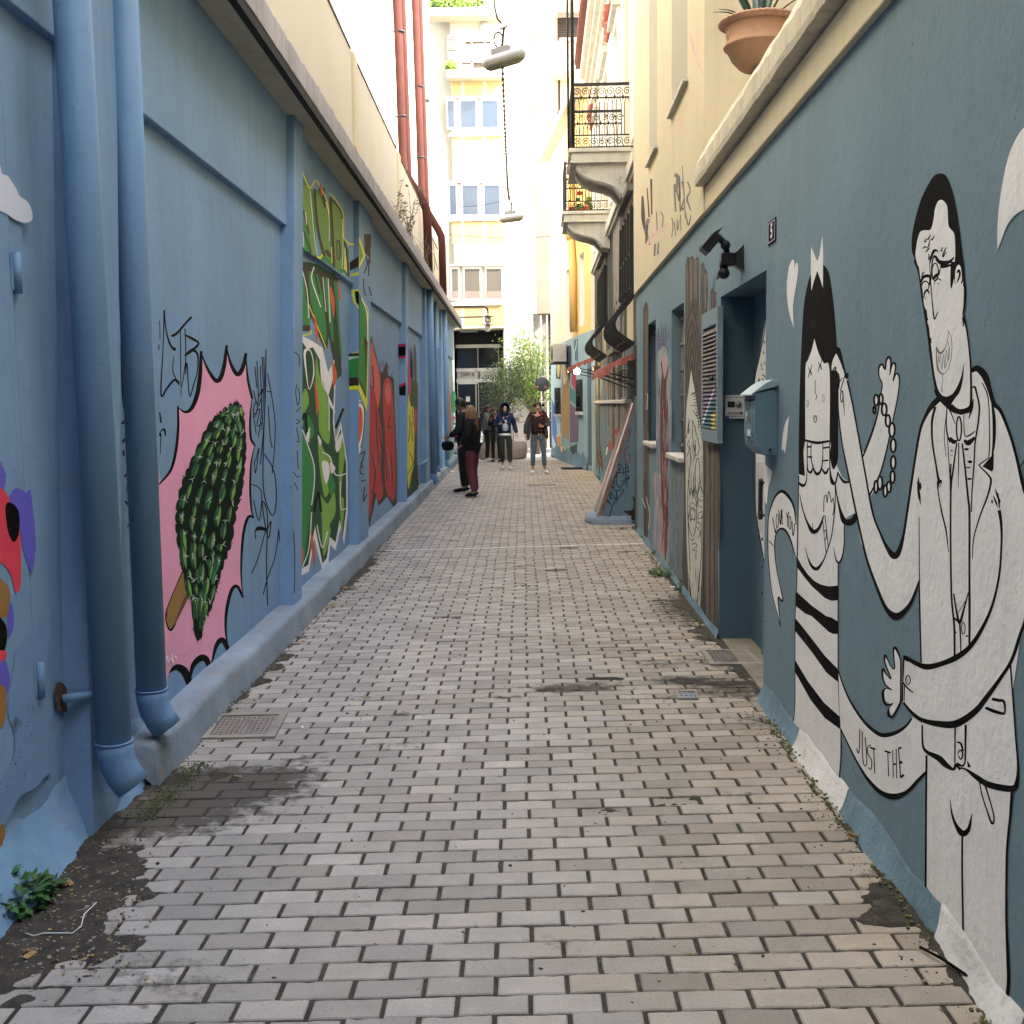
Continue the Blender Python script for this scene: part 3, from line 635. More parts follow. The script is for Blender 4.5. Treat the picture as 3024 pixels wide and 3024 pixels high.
for q,w in (([(60,-240),(160,-20),(250,-120),(380,120),(425,330)],16),([(428,50),(520,150),(612,335),(620,640),(650,690)],14),([(260,900),(300,930),(330,880)],28),([(645,690),(690,735),(760,745)],20),([(455,780),(462,1000)],14)):
    p.line([(x,y,w) for x,y in q],C_yel)
for q,w in (([(165,0),(200,400),(230,700),(262,890)],8),([(100,300),(118,480)],9),([(375,170),(420,340),(425,700)],7),([(600,400),(612,800),(598,1080)],8),([(70,580),(80,780)],8),([(610,1130),(640,1165)],10)):
    p.line([(x,y,w) for x,y in q],M_wht)
p.line([(300,-80,20),(318,20,24),(322,95,6)],C_org)
p.fill([(235,500),(275,680),(300,790),(310,870),(262,880)],M_blueL)
p.fill([(628,760),(660,960),(668,1120),(622,1080)],C_yel,False); p.line([(640,800,6),(662,1130,6)],M_wht)
p.build('green_letters',LB,'green and brown wild lettering on the lintel')
p=Paint(FL,0,756,756,S)
p.fill([(345,40),(460,60),(560,120),(612,160),(622,350),(640,700),(645,900),(600,940),(585,780),(560,500),(540,700),(520,690),(480,600),(430,430),(400,520),(345,530)],C_g1,False)
p.fill([(350,130),(380,200),(400,380),(405,520),(350,520)],C_g2); p.fill([(400,130),(440,90),(480,200),(520,420),(530,640),(480,560),(420,380)],C_g2); p.fill([(520,160),(545,180),(575,440),(585,640),(560,600),(530,400)],C_g2); p.fill([(580,140),(610,165),(622,420),(650,740),(632,800),(615,600)],C_g2)
for q,w in (([(355,60),(380,200),(400,360),(470,560),(530,700)],30),([(500,150),(530,420),(560,620),(590,780)],18),([(575,130),(600,420),(625,700),(640,880)],16),([(440,120),(480,290)],14),([(348,545),(410,545)],46),([(620,180),(400,100),(350,60)],24)):
    p.line([(x,y,w) for x,y in q],C_brn)
for q,w in (([(350,600),(415,585),(412,560)],12),([(395,360),(500,620),(530,700)],8)): p.line([(x,y,w) for x,y in q],C_yel)
for q,w in (([(350,110),(385,260),(400,470)],7),([(440,80),(420,170),(470,330),(490,385)],8),([(545,170),(560,500)],7),([(505,160),(528,420)],6)): p.line([(x,y,w) for x,y in q],M_wht)
for q in ([(440,440,8),(455,560,22),(460,680,4)],[(560,230,10),(580,340,28),(585,460,6)],[(625,180,8),(632,330,16)]): p.line(q,C_org)
# lower half: layered green and white points
p.fill([(345,600),(420,640),(500,690),(545,880),(590,780),(600,960),(590,1250),(600,1380),(640,1250),(665,1400),(690,1560),(692,1932),(665,2180),(640,2050),(600,2220),(560,2180),(545,2330),(500,2370),(440,2130),(400,2380),(345,2410)],M_wht,False)
p.fill([(345,640),(385,700),(430,690),(485,790),(490,900),(545,1060),(600,860),(590,1000),(580,1260),(600,1420),(640,1300),(655,1420),(680,1560),(682,1900),(655,2120),(632,1990),(600,2160),(556,2120),(535,2280),(502,2320),(445,2040),(395,2330),(345,2360)],C_g1,False)
for q in ([(360,720),(400,700),(430,760),(440,900),(400,1010),(372,860)],):
    p.fill(q,M_wht); p.fill([(375,740),(405,715),(428,790),(430,900),(402,1000),(385,880)],C_g1)
for q in ([(455,760),(480,900),(540,1090),(560,1320),(545,1420),(480,1330),(470,1150),(450,960)],[(470,1380),(520,1480),(560,1520),(570,1700),(520,1820),(480,1600)],[(480,1800),(540,1870),(590,1780),(600,1932),(560,2020),(520,2100),(490,1932)],[(640,1360),(670,1480),(660,1600),(640,1800),(665,1850),(650,2080),(635,1932),(625,1600)],[(346,1080),(375,1000),(400,1100),(370,1180),(350,1290)],[(346,1440),(400,1600),(415,1700),(380,1932),(346,2050)],[(500,2000),(560,2050),(550,2140),(510,2260)]): p.fill(q,C_g3)
for q in ([(350,1300),(400,1440),(440,1640),(430,1800),(400,2000),(350,2330),(346,1500)],[(520,1600),(570,1650),(600,1750),(560,1800)],[(410,1380),(380,1280),(400,1200),(440,1320)]): p.fill(q,C_g2)
for q in ([(500,1550),(545,1560),(555,1640),(530,1720),(505,1640)],[(375,1380),(405,1290),(400,1400)],[(560,1560),(600,1600),(570,1640)],[(600,1420),(650,1330),(640,1440),(610,1480)],[(465,1350),(495,1400),(480,1430)],[(545,1050),(600,1180),(560,1130)]): p.fill(q,M_wht)
for q,w in (([(350,1310),(400,1450),(438,1580),(440,1720),(420,1880)],8),([(485,790),(500,950),(548,1080),(552,1320)],8),([(500,1480),(560,1520),(600,1650),(690,1640)],9),([(640,1700),(640,1900),(690,1900)],8),([(420,1932),(400,2200),(350,2350)],8),([(460,2030),(500,2200),(540,2080)],8)): p.line([(x,y,w) for x,y in q],M_wht)
for q in ([(445,950,8),(462,1100,24),(458,1200,6)],[(575,790,8),(595,900,34),(585,1000,6)],[(415,2080,8),(430,2200,26),(445,2340,6)],[(350,2200,14),(352,2320,10)]): p.line(q,C_org)
for q in ([(350,1240),(370,1190),(385,1330)],[(600,1300),(640,1200),(660,1150)],[(440,1932),(470,1780),(490,1932)]): p.line([(x,y,18) for x,y in q],C_g0)
p.build('green_points_mural',LB,'dark and light green pointed lettering edged in white')
# end face of pilaster 3 and its front
E3=endf(float(FL.pt(line_at(FL,DP,(1061,597),(1059,1615),1.8),0,DP).y)-.004)
p=Paint(E3,.004,756,756,S)
p.fill([(632,740),(640,760),(776,720),(776,740),(660,800),(640,900),(660,930),(776,985),(776,1010),(680,1012),(640,960),(625,900)],C_yel,False)
p.fill([(640,745),(776,730),(776,760),(660,760)],C_brn,False); p.fill([(640,905),(700,920),(776,915),(776,975),(670,985),(648,960)],C_brn,False)
p.fill([(640,760),(776,752),(776,920),(645,912)],C_g2,False); p.fill([(650,765),(730,758),(776,760),(740,775),(660,790)],mat('mint',(.35,.6,.5)))
p.fill([(640,170),(776,115),(776,145),(700,155)],C_yel,False); p.fill([(690,60),(776,0),(776,80),(690,120)],C_brn,False)
p.fill([(720,255),(776,250),(776,270),(740,290),(760,360),(776,380),(776,405),(735,345)],C_yel,False); p.fill([(745,265),(776,265),(776,370),(755,350)],C_g0,False)
p.fill([(600,1380),(660,1180),(680,1130),(776,1110),(776,1420),(680,1500),(640,1440)],C_g0,False); p.fill([(620,1340),(670,1190),(776,1160),(776,1400),(690,1440)],C_g1,False); p.line([(665,1170,10),(776,1130,12)],M_wht)
p.fill([(680,1450),(776,1420),(776,1490),(690,1540)],M_wht,False); p.line([(690,1440,12),(776,1400,10)],col('spray navy',40,46,86)); p.line([(690,1555,14),(776,1500,12)],col('spray navy',40,46,86))
p.fill([(692,1620),(750,1640),(745,1690),(700,1740),(688,1700)],col('spray navy',40,46,86)); p.fill([(700,1640),(740,1655),(730,1690),(700,1710)],M_wht)
p.build('pilaster_side_paint',LB)
p=Paint(FL,DP,756,756,S)
p.fill([(778,255),(790,300),(846,395),(850,430),(848,720),(838,1175),(820,1130),(776,1010),(778,380)],C_yel,False)
p.fill([(778,270),(795,320),(840,400),(842,700),(832,1080),(778,960)],C_g1,False); p.fill([(785,330),(800,330),(838,430),(838,640),(820,600),(825,900),(828,1050),(785,930)],C_g2,False); p.line([(796,320,6),(838,440,6),(842,700,5)],M_wht); p.line([(820,620,16),(830,720,20),(840,640,8)],C_brn)
p.fill([(776,1110),(800,1120),(815,1170),(812,1300),(800,1400),(776,1480)],M_wht); p.fill([(776,1150),(800,1170),(805,1260),(795,1350),(776,1400)],C_org); p.line([(776,1105,8),(805,1118,8),(818,1180,7),(812,1330,7),(790,1450,7)],col('spray navy',40,46,86))
for q in ([(830,0),(840,60),(815,130)],[(850,20),(850,150)],[(810,170),(815,260),(830,300)],[(850,230),(870,300)],[(790,1500),(820,1480),(785,1620),(815,1650)],[(790,1700),(830,1690)],[(820,1740),(810,1850),(835,1800)],[(860,-40),(858,60)],[(790,1560),(810,1600)]): p.line([(x,y,10) for x,y in q],C_brn)
p.fill([(815,-165),(868,-165),(868,-80),(852,10),(820,-30),(818,-90)],C_brn,False)
p.fill([(778,-150),(790,-120),(825,0),(776,95),(778,-20)],C_yel,False); p.fill([(780,-110),(812,0),(780,60)],C_g3b,False)
p.build('pilaster_front_paint',LB)
# red lettering bay 3
p=Paint(FL,0,756,756,S)
p.fill([(866,610),(880,640),(900,720),(945,880),(985,800),(1000,900),(1040,930),(1045,1100),(1062,1500),(1062,1870),(1030,1880),(990,1820),(960,1850),(925,1880),(905,1820),(875,1960),(848,1980),(846,1100),(858,800)],C_brn)
p.fill([(872,650),(900,760),(935,900),(935,1080),(900,1200),(870,1050),(860,860)],C_redl); p.fill([(960,1000),(990,920),(1020,960),(1035,1100),(1050,1400),(1052,1800),(1010,1830),(975,1700),(965,1300)],C_red); p.fill([(852,1100),(880,980),(920,1150),(950,1350),(940,1600),(960,1780),(925,1850),(890,1780),(865,1932),(850,1900)],C_red); p.fill([(975,1000),(1000,960),(1020,1060),(1000,1120),(980,1080)],C_redl)
for q in ([(905,1130),(915,1400),(930,1560)],[(965,1250),(975,1500),(990,1700)],[(880,1500),(900,1650),(880,1800)],[(1010,1200),(1000,1300),(1020,1280)],[(930,1300),(945,1450)],[(880,830),(890,1000)],[(1020,1500),(1030,1700)]): p.line([(x,y,9) for x,y in q],C_brn)
for q in ([(890,1500),(900,1540),(905,1600)],[(985,1450),(1010,1600)],[(1000,1550),(1020,1650)]): p.line([(x,y,5) for x,y in q],C_redl)
for q in ([(930,880),(940,800)],[(955,850),(960,790)],[(1000,850),(985,800)],[(1030,870),(1020,920)]): p.line([(x,y,7) for x,y in q],C_vio)
p.build('red_letters',LB,'tall dark red lettering edged in brown')
E4=endf(float(FL.pt(line_at(FL,DP,(1199,815),(1198,1492),1.8),0,DP).y)-.004)
p=Paint(E4,.004,756,756,S)
p.fill([(1038,670),(1130,660),(1130,680),(1050,690),(1048,760),(1130,750),(1130,770),(1040,780)],C_mag,False); p.fill([(1048,690),(1130,680),(1130,750),(1050,760)],M_black,False)
p.fill([(1046,990),(1130,950),(1130,970),(1055,1010),(1055,1150),(1130,1120),(1130,1138),(1050,1170)],C_mag,False); p.fill([(1052,1010),(1130,970),(1130,1110),(1055,1150)],C_g0,False); p.ell(1068,1105,12,22,C_yel)
p.fill([(1055,1300),(1130,1330),(1130,1360),(1050,1320)],C_mag,False); p.fill([(1050,1330),(1130,1350),(1130,1470),(1060,1450)],C_g0,False); p.fill([(1060,1680),(1130,1540),(1130,1880),(1075,1880)],C_g0,False)
p.build('pilaster_side_stripes',LB,'magenta and black stripes')
p=Paint(FL,.06,756,756,S)
p.fill([(1138,760),(1170,900),(1200,950),(1222,1000),(1215,1500),(1222,1760),(1142,1830),(1136,1300)],col('mural dark green',26,58,34))
p.fill([(1152,1040),(1168,1130),(1190,1150),(1196,1300),(1190,1560),(1175,1640),(1150,1760),(1142,1600),(1136,1400),(1142,1200)],col('mural yellow',196,196,66))
for q in ([(1160,1200),(1162,1300),(1150,1400)],[(1175,1250),(1180,1400)],[(1158,1480),(1185,1560),(1150,1640)],[(1180,1160),(1192,1290)]): p.line([(x,y,6) for x,y in q],C_brn)
p.fill([(1200,1160),(1215,1190),(1208,1360),(1196,1300)],C_mag); p.fill([(1190,680),(1208,720),(1212,950),(1195,940)],C_brn); p.fill([(1138,680),(1150,700),(1170,1000),(1150,1020)],C_mag)
p.build('yellow_figure_mural',LB,'yellow figure on dark green')
p=Paint(FL,0,756,756,S)
p.fill([(1446,760),(1462,740),(1470,1100),(1490,1400),(1470,1560),(1448,1560)],col('mural mint',120,160,140)); p.fill([(1475,1035),(1505,1035),(1507,1165),(1475,1170)],C_g2); p.fill([(1446,800),(1458,1000),(1475,1350),(1462,1300)],C_red); p.fill([(1478,1215),(1508,1215),(1508,1235),(1478,1235)],C_red,False)
p.build('end_wall_mural',LB)
# ---------------------------------------------------------------- upper left building with red pipes
FU=Frame((-2.24,0,0),(KL,1,0),(1,-KL,0))
UB=thing('cream_building','tall cream rendered building rising behind the parapet on the left','building',(-2.24,10,0))
mb=MB(); mb.fbox(FU,-8,28,4.04,14,-5,0,M_creamU); mb.build('wall',UB)
for u in (11.3,16.8,21.3): mb=MB(); mb.fbox(FU,u,u+.05,4.1,14,-.01,.012,M_creamW); mb.build('render_joint',UB)
UB2=thing('cream_annex','low pale annex at the far left end with a boxed ledge','building',(-2.35,29,0))
F2=Frame((-2.3,0,0),(KL,1,0),(1,-KL,0))
mb=MB(); mb.fbox(F2,28.01,33.6,-.02,14,-4,0,M_creamU); mb.build('wall',UB2)
mb=MB(); mb.fbox(F2,28.3,33.2,4.04,9.1,.0,.45,M_creamU); mb.build('ledge_box',UB2)
mb=MB(); mb.fbox(F2,28.5,29.4,9.1,9.25,.02,.3,M_dark); mb.build('vent',UB2)
def offset_pipe(nm,lab,pxu,pxl,r,ytop,zb,Yp,zbend,group):
    a=AT(pxu,300,Yp); b=AT(pxl,750,Yp)
    o=thing(nm,lab,'drainpipe',(b.x,Yp,4.04),group)
    mb=MB(); mb.tube([(a.x-.10,Yp,14),(a.x,Yp,zbend+.45),(a.x+.01,Yp,zbend+.2),(a.x+.06,Yp,zbend+.08),(b.x-.08,Yp,zbend-.42),(b.x-.012,Yp,zbend-.58),(b.x,Yp,zbend-.8),(b.x+.005,Yp,4.0)],r,M_pipeR,16); mb.build('pipe_run',o)
    for z in (zbend+1.2,zbend+2.8):
        c=MB(); c.tube([(a.x,Yp,z),(a.x,Yp,z+.03)],r*1.12,M_iron,16); c.tube([(a.x-r,Yp-.01,z+.01),(a.x-r-.1,Yp,z+.03)],.012,M_iron,6); c.box(a.x-r-.16,a.x-r-.09,Yp-.05,Yp+.05,z-.05,z+.1,M_iron); c.build('pipe_bracket',o)
    return o
offset_pipe('roof_pipe','red brown roof pipe that bends forward over the parapet, nearer one',1186,1264,.085,0,4,22.3,6.05,'red brown roof pipes')
offset_pipe('roof_pipe','red brown roof pipe that bends over the parapet, farther and right one',1240,1306,.085,0,4,26.2,6.1,'red brown roof pipes')
for px,Yp,lab in ((1206,23.3,'thin straight red brown pipe right behind the nearer bent roof pipe'),(1257,27.2,'thin straight red brown pipe behind the farther bent roof pipe')):
    a=AT(px,300,Yp); mb=MB(); mb.tube([(a.x-.12,Yp,14),(a.x,Yp,5.2),(a.x,Yp,4.03)],.055,M_pipeR,12)
    o=mb.build('roof_pipe',origin=(a.x,Yp,4.03)); tag(o,lab,'drainpipe','red brown roof pipes')
# dry weeds on the eave
def weeds(nm,lab,c,h,n,spread,m,cat='plant',lean=0,twig=True):
    mb=MB(); c=Vector(c)
    for i in range(n):
        a=random.uniform(0,6.28); b=c+Vector((random.gauss(0,spread*.35),random.gauss(0,spread*.35),0)); hh=h*random.uniform(.5,1)
        pth=[b]
        dx,dy=math.cos(a)*spread*random.uniform(.2,1),math.sin(a)*spread*random.uniform(.2,1)
        for k in range(1,6):
            t=k/5; pth.append(b+Vector((dx*t*t+random.gauss(0,.01),dy*t*t,hh*t*(1-.15*t))))
        mb.tube(pth,[.006*(1-.7*k/5) for k in range(6)],m,4,False)
        if twig:
            for k in range(8):
                q=pth[random.randint(2,5)]; s=.012*random.uniform(.6,1.6); mb.obox(q+Vector((random.gauss(0,.02),random.gauss(0,.02),random.gauss(0,.03))),(s,0,s*.4),(0,s,.2*s),(0,0,s*.5),m)
    o=mb.build(nm,origin=c); tag(o,lab,cat); return o
p_=FL.pt(17.2,4.05,.12); weeds('dry_weed','tall dry seeded weed growing on the left eave below the parapet',p_,1.15,26,.35,M_dry)
p_=FL.pt(20.2,4.05,.10); weeds('dry_weed','bare thin tangled weed on the left eave just before the red pipe',p_,.8,22,.5,M_dry,twig=False)
# ---------------------------------------------------------------- right terrace building
RB=thing('terrace_building','low blue building on the right with the couple mural, deep door recess and cream coping','building',(1.3,6,0))
DU0,DU1=5.9,7.40; DH=2.30
wA=(9.29,10.17,1.15,2.44); wB=(11.56,12.5,1.18,2.47)
UE=13.86
mb=MB()
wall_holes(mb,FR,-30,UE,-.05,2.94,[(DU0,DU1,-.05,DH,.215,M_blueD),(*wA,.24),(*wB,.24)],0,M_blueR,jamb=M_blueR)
mb.build('wall',RB)
mb=MB(); mb.fbox(FR,-30,UE,-.05,2.93,-5,-.30,M_blueR); mb.quad([FR.pt(UE,-.05,0),FR.pt(UE,-.05,-.3),FR.pt(UE,2.94,-.3),FR.pt(UE,2.94,0)],M_blueR); mb.quad([FR.pt(-8,2.94,0),FR.pt(UE,2.94,0),FR.pt(UE,2.94,-.3),FR.pt(-8,2.94,-.3)],M_blueR); mb.build('rear_mass',RB)
skirt('rough_wall_foot',FR,-2,DU0-.02,.13,.045,M_kerbR,RB,21,0,.03)
skirt('rough_wall_foot',FR,DU1+.02,UE,.09,.025,M_kerbR,RB,29,0,.03)
# whitewashed foot below the painted figures follows their paint
mb=MB(); mb.fbox(FR,-8,8.05,2.94,3.105,-.30,.028,M_cream); mb.build('cream_band',RB,bevel=.006)
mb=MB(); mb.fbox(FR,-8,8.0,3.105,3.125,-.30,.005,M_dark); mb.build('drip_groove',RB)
def cop(u):
    w=.007*fbm(u*3,1,6)+.003*fbm(u*13,4,6)
    return [FR.pt(u,z,d) for d,z in [(-.30,3.125),(.055,3.125),(.088+w,3.128),(.094+w,3.16),(.092+w,3.255+w),(.080+w,3.275+w),(.0+w,3.42+w),(-.07,3.505+w),(-.34,3.515)]]
mb=MB(); extr(mb,cop,[-8+16.0*i/400 for i in range(401)],mat('rough cream coping',(.60,.53,.40),.95,.12,4,1.,22,streak=.5,streakcol=(.25,.22,.17),spots=.35,spotcol=(.30,.26,.2))); mb.build('coping',RB)
mb=MB(); mb.fbox(FR,-8,8.0,2.93,3.1,-5,-.31,M_conc); mb.build('terrace_slab',RB)
# cream house above and beyond
CH=thing('cream_house','tall cream house above the terrace wall with narrow deep windows and graffiti scribbles','building',(1.3,8.1,2.94))
cw=[(8.83,9.85,4.10,7.2),(11.05,11.85,4.10,7.2)]
CU0=7.93
mb=MB(); wall_holes(mb,FR,CU0,UE,2.942,10.5,[(*h,.26) for h in cw],.034,M_cream,jamb=M_creamW)
mb.fbox(FR,CU0,UE,2.942,10.5,-5,-.30,M_cream)
mb.quad([FR.pt(CU0,2.942,.034),FR.pt(CU0,2.942,-.3),FR.pt(CU0,10.5,-.3),FR.pt(CU0,10.5,.034)],M_cream)
mb.quad([FR.pt(UE,2.942,.034),FR.pt(UE,2.942,-.3),FR.pt(UE,10.5,-.3),FR.pt(UE,10.5,.034)],M_cream)
mb.quad([FR.pt(CU0,2.942,.034),FR.pt(UE,2.942,.034),FR.pt(UE,2.942,-.29),FR.pt(CU0,2.942,-.29)],M_cream)
mb.build('wall',CH)
for a,b,c,e in cw:
    mb=MB(); mb.fbox(FR,a-.06,b+.06,c-.035,c,-.2,.075,M_stone); mb.build('window_sill',CH,bevel=.005)
    mb=MB(); mb.fbox(FR,a,b,c,e,-.22,-.19,M_brn); mb.build('window_shutter',CH)
p=Paint(FR,.034,1512,0,S); ink=mat('faded black spray',(.16,.14,.13),.9); pk2=mat('faded pink spray',(.62,.42,.40),.9); ink2=mat('black spray',(.04,.035,.035),.9)
for q in ([(1225,1390,14),(1235,1600,12)],[(1235,1390,10),(1265,1520,14),(1262,1330,10),(1270,1600,10)],[(1285,1370,14),(1300,1480,8),(1280,1580,14),(1310,1560,8)],[(1325,1370,12),(1345,1440,8),(1320,1500,14),(1350,1590,8)],[(1285,1250,5),(1300,1500,8),(1308,1650,5)],[(1090,1600,8),(1095,1740,8)],[(1120,1600,8),(1140,1640,8),(1130,1740,8)],[(1030,1650,24),(1010,1740,28),(1040,1850,12)],[(1300,1560,5),(1330,1700,12),(1350,1620,6)],[(1205,1640,8),(1215,1700,8),(1205,1790,6)],[(1225,1670,7),(1235,1780,7)],[(1245,1650,8),(1250,1740,8),(1262,1660,6)],[(1270,1620,8),(1275,1740,6)],[(1080,1840,14),(1075,1932,14)],[(1105,1830,10),(1100,1920,14)],[(1225,1320,26),(1250,1340,30),(1240,1450,14)]): p.line(q,ink)
for q in ([(985,1480,14),(990,1640,30),(1000,1740,8)],[(1050,1350,16),(1055,1620,10)],[(1020,1420,8),(1035,1640,12)],[(1010,1840,10),(1020,1700,20)]): p.line(q,ink2)
for q in ([(1340,250,16),(1380,400,20),(1440,560,10)],[(1230,930,12),(1270,900,20),(1300,1000,8)],[(1000,1880,12),(1060,1780,26),(1140,1720,16),(1180,1690,10)],[(1210,1000,6),(1220,1250,6)],[(1140,1300,8),(1180,1450,6)],[(1420,200,8),(1400,330,5)],[(1260,960,14),(1290,960,10)]): p.line(q,pk2)
p.build('wall_scribbles',CH,'faded black and pink spray scribbles')
p=Paint(FR,-.184,1512,0,S)
# ------------------------------------------------ door recess contents
FD=Frame(FR.pt(0,0,-.215),FR.U,FR.n)
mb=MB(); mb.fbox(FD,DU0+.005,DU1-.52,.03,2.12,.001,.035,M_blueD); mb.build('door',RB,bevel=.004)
dr=RB.children[-1]
p=Paint(FD,.036,2180,1080,.2484)
p.fill([(345,-1500),(330,-600),(260,-150),(215,60),(195,230),(205,1000),(205,1640),(225,1830),(245,1932),(300,2250),(345,2600),(420,2600),(420,-1500)],M_wht,False)
p.line([(345,-1500,6),(330,-600,8),(262,-150,9),(215,60,9),(193,230,8),(203,1000,7),(205,1640,8),(225,1830,10),(260,2080,10),(310,2350,12),(345,2620,12)],M_black)
random.seed(5)
for k in range(34):
    x=random.uniform(225,318); y=random.uniform(-520,200)
    if x<262+ (-y)*.15-0: 
        continue
    p.line([(x,y,5),(x-6,y+16,9),(x+4,y+34,10),(x+12,y+22,4)],M_black)
for k in range(8): x=215+k*12; p.line([(x,1150,3),(x+random.uniform(-2,2),1900+k*20,3)],M_grey)
for (x,y) in ((235,1360),(300,1370)): pass
p.build('door_mural',RB,'white painted panel with small black curls on the steel door')
z0=FD.hit(2243,1505,.03)[1]; z1=FD.hit(2243,1415,.03)[1]; u_=FD.hit(2246,1460,.09)[0]
mb=MB(); mb.tube([FD.pt(u_,z0,.036),FD.pt(u_,z0,.09),FD.pt(u_,z1,.09),FD.pt(u_,z1,.036)],.014,M_iron,10,True)
for z in (z0,z1): mb.tube([FD.pt(u_,z,.08),FD.pt(u_,z,.10)],.028,M_iron,12)
mb.build('door_handle',RB)
mb=MB()
for k in range(6): z=.25+k*.17; c=FD.pt(DU1-.56,z,.036); mb.ball(c,.012,M_blueD,8)
mb.build('door_rivets',RB)
mb=MB(); mb.fbox(FR,DU0,DU1,-.02,.012,-.215,-.02,mat('dirty threshold',(.22,.19,.15),.95,.2,8,.6,50)); mb.build('door_threshold',RB)
# windows with cane grilles
for i,(a,b,c,e) in enumerate((wA,wB)):
    mb=MB(); mb.fbox(FR,a+.01,b-.01,c+.01,e-.01,-.235,-.2,M_dark); mb.build('window_pane',RB)
    mb=MB()
    for k in range(8):
        u=a+.05+(b-a-.1)*k/7; mb.tube([FR.pt(u,c,-.10),FR.pt(u,(c+e)/2,-.09),FR.pt(u,e,-.10)],.013,mat('old cane bars',(.20,.165,.13),.8,.3,14),6)
    for k in range(6):
        z=c+.08+(e-c-.16)*k/5; mb.fbox(FR,a,b,z-.012,z+.012,-.095,-.075,mat('old cane bars',(.1,.08,.07)))
    mb.build('window_grille',RB)
    mb=MB(); vs=[]
    mb.fbox(FR,a-.03,b+.05,c-.045,c+.004,-.2,.05,mat('crumbling marble sill',(.58,.54,.46),.9,.2,12,1,60,spots=.6,spotcol=(.2,.17,.13),spotscale=14)); mb.build('window_sill',RB,bevel=.012)
# louvred shutter on the wall
su0,su1,sz0,sz1=7.60,8.22,1.22,2.24
a=FR.hit(2069,980,.05);b=FR.hit(2113,932,.05); su0,su1=b[0]-.03,a[0]+.03; sz0=FR.hit(2100,1290,.05)[1]-.04; sz1=b[1]+.06
mb=MB()
for (u0,u1,z0,z1) in ((su0,su0+.07,sz0,sz1),(su1-.07,su1,sz0,sz1),(su0+.07,su1-.07,sz0,sz0+.09),(su0+.07,su1-.07,sz1-.11,sz1)): mb.fbox(FR,u0,u1,z0,z1,.004,.04,mat('pale blue shutter wood',(.19,.255,.295),.7,.1,5,.3,60))
mb.build('shutter_frame',RB,bevel=.003)
mb=MB(); mb.fbox(FR,su0+.07,su1-.07,sz0+.09,sz1-.11,.004,.012,M_dark)
ns=24
C_sl=[mat('brown slat',(.13,.11,.105),.7,.2,9),mat('violet slat',(.12,.09,.17),.7),mat('teal slat',(.03,.11,.15),.7),mat('white slat',(.62,.63,.66),.7),mat('yellow slat',(.55,.45,.06),.7)]
for k in range(ns):
    z=sz0+.10+(sz1-sz0-.225)*(k+.5)/ns
    nseg=10
    for j in range(nseg):
        ua=su0+.07+(su1-su0-.14)*j/nseg; ub=su0+.07+(su1-su0-.14)*(j+1)/nseg; t=k/ns; s_=1-(j+.5)/nseg   # s_ = 0 near side .. 1
        m=C_sl[0]
        if t<.36: m=C_sl[2] if (1-s_)<1.1-2.2*t and t<.27 else C_sl[1]
        if abs((1-s_)-(1.05-2.4*t))<.09 and t<.40: m=C_sl[3]
        if t<.13 and s_>.15+ 0 and (s_>.72): m=C_sl[4]
        c_=(FR.pt((ua+ub)/2,z,.032)); mb.obox(c_,FR.U*((ub-ua)/2),FR.n*.012+Vector((0,0,-.020)),FR.n*.0012+Vector((0,0,.0016)),m)
mb.build('shutter_louvres',RB)
mb=MB(); c_=FR.pt(su0+.06,(sz0+sz1)/2-.02,.07); mb.tube([c_-FR.n*.02,c_,c_+FR.U*.12+Vector((0,0,-.01))],.009,M_iron,6); mb.ball(c_,.018,M_iron); mb.build('shutter_latch',RB)
# ---------------------------------------------------------------- right wall paintings: brown timber, red streak, wood grain face
C_tb=[mat('painted timber',(.075,.062,.054),.85,.25,9,.3,40,streak=.7,streakcol=(.05,.04,.035)),mat('painted timber light',(.15,.12,.10),.85,.2,9,.3,40,streak=.6,streakcol=(.09,.07,.06)),mat('painted timber dark',(.02,.017,.015),.85,.2,9)]
p=Paint(FR,0,1900,900,400/1932)
def planks(P): p.fill(P,C_tb[0],False)
# panel near the house corner (left)
planks([(-6,60),(20,-10),(40,-60),(60,-20),(72,60),(70,900),(74,1800),(90,2600),(80,3100),(60,3320),(10,3350),(0,2800),(-8,1500)])
for q in ([(20,-20),(25,900),(10,1800),(30,2900),(20,3300)],[(50,0),(45,700),(60,1500),(50,2600)],): p.line([(x,y,9) for x,y in q],C_tb[2])
for q in ([(35,100),(40,800),(25,1500)],[(60,1800),(70,2700)],[(8,1700),(15,2500)]): p.line([(x,y,14) for x,y in q],C_tb[1])
for q in ([(40,2740),(90,3000),(70,3200)],[(-20,2760),(30,2900),(0,2800)],[(40,1260),(60,1300),(50,1500)]): p.line([(x,y,12) for x,y in q],mat('painted light grey',(.45,.45,.44)))
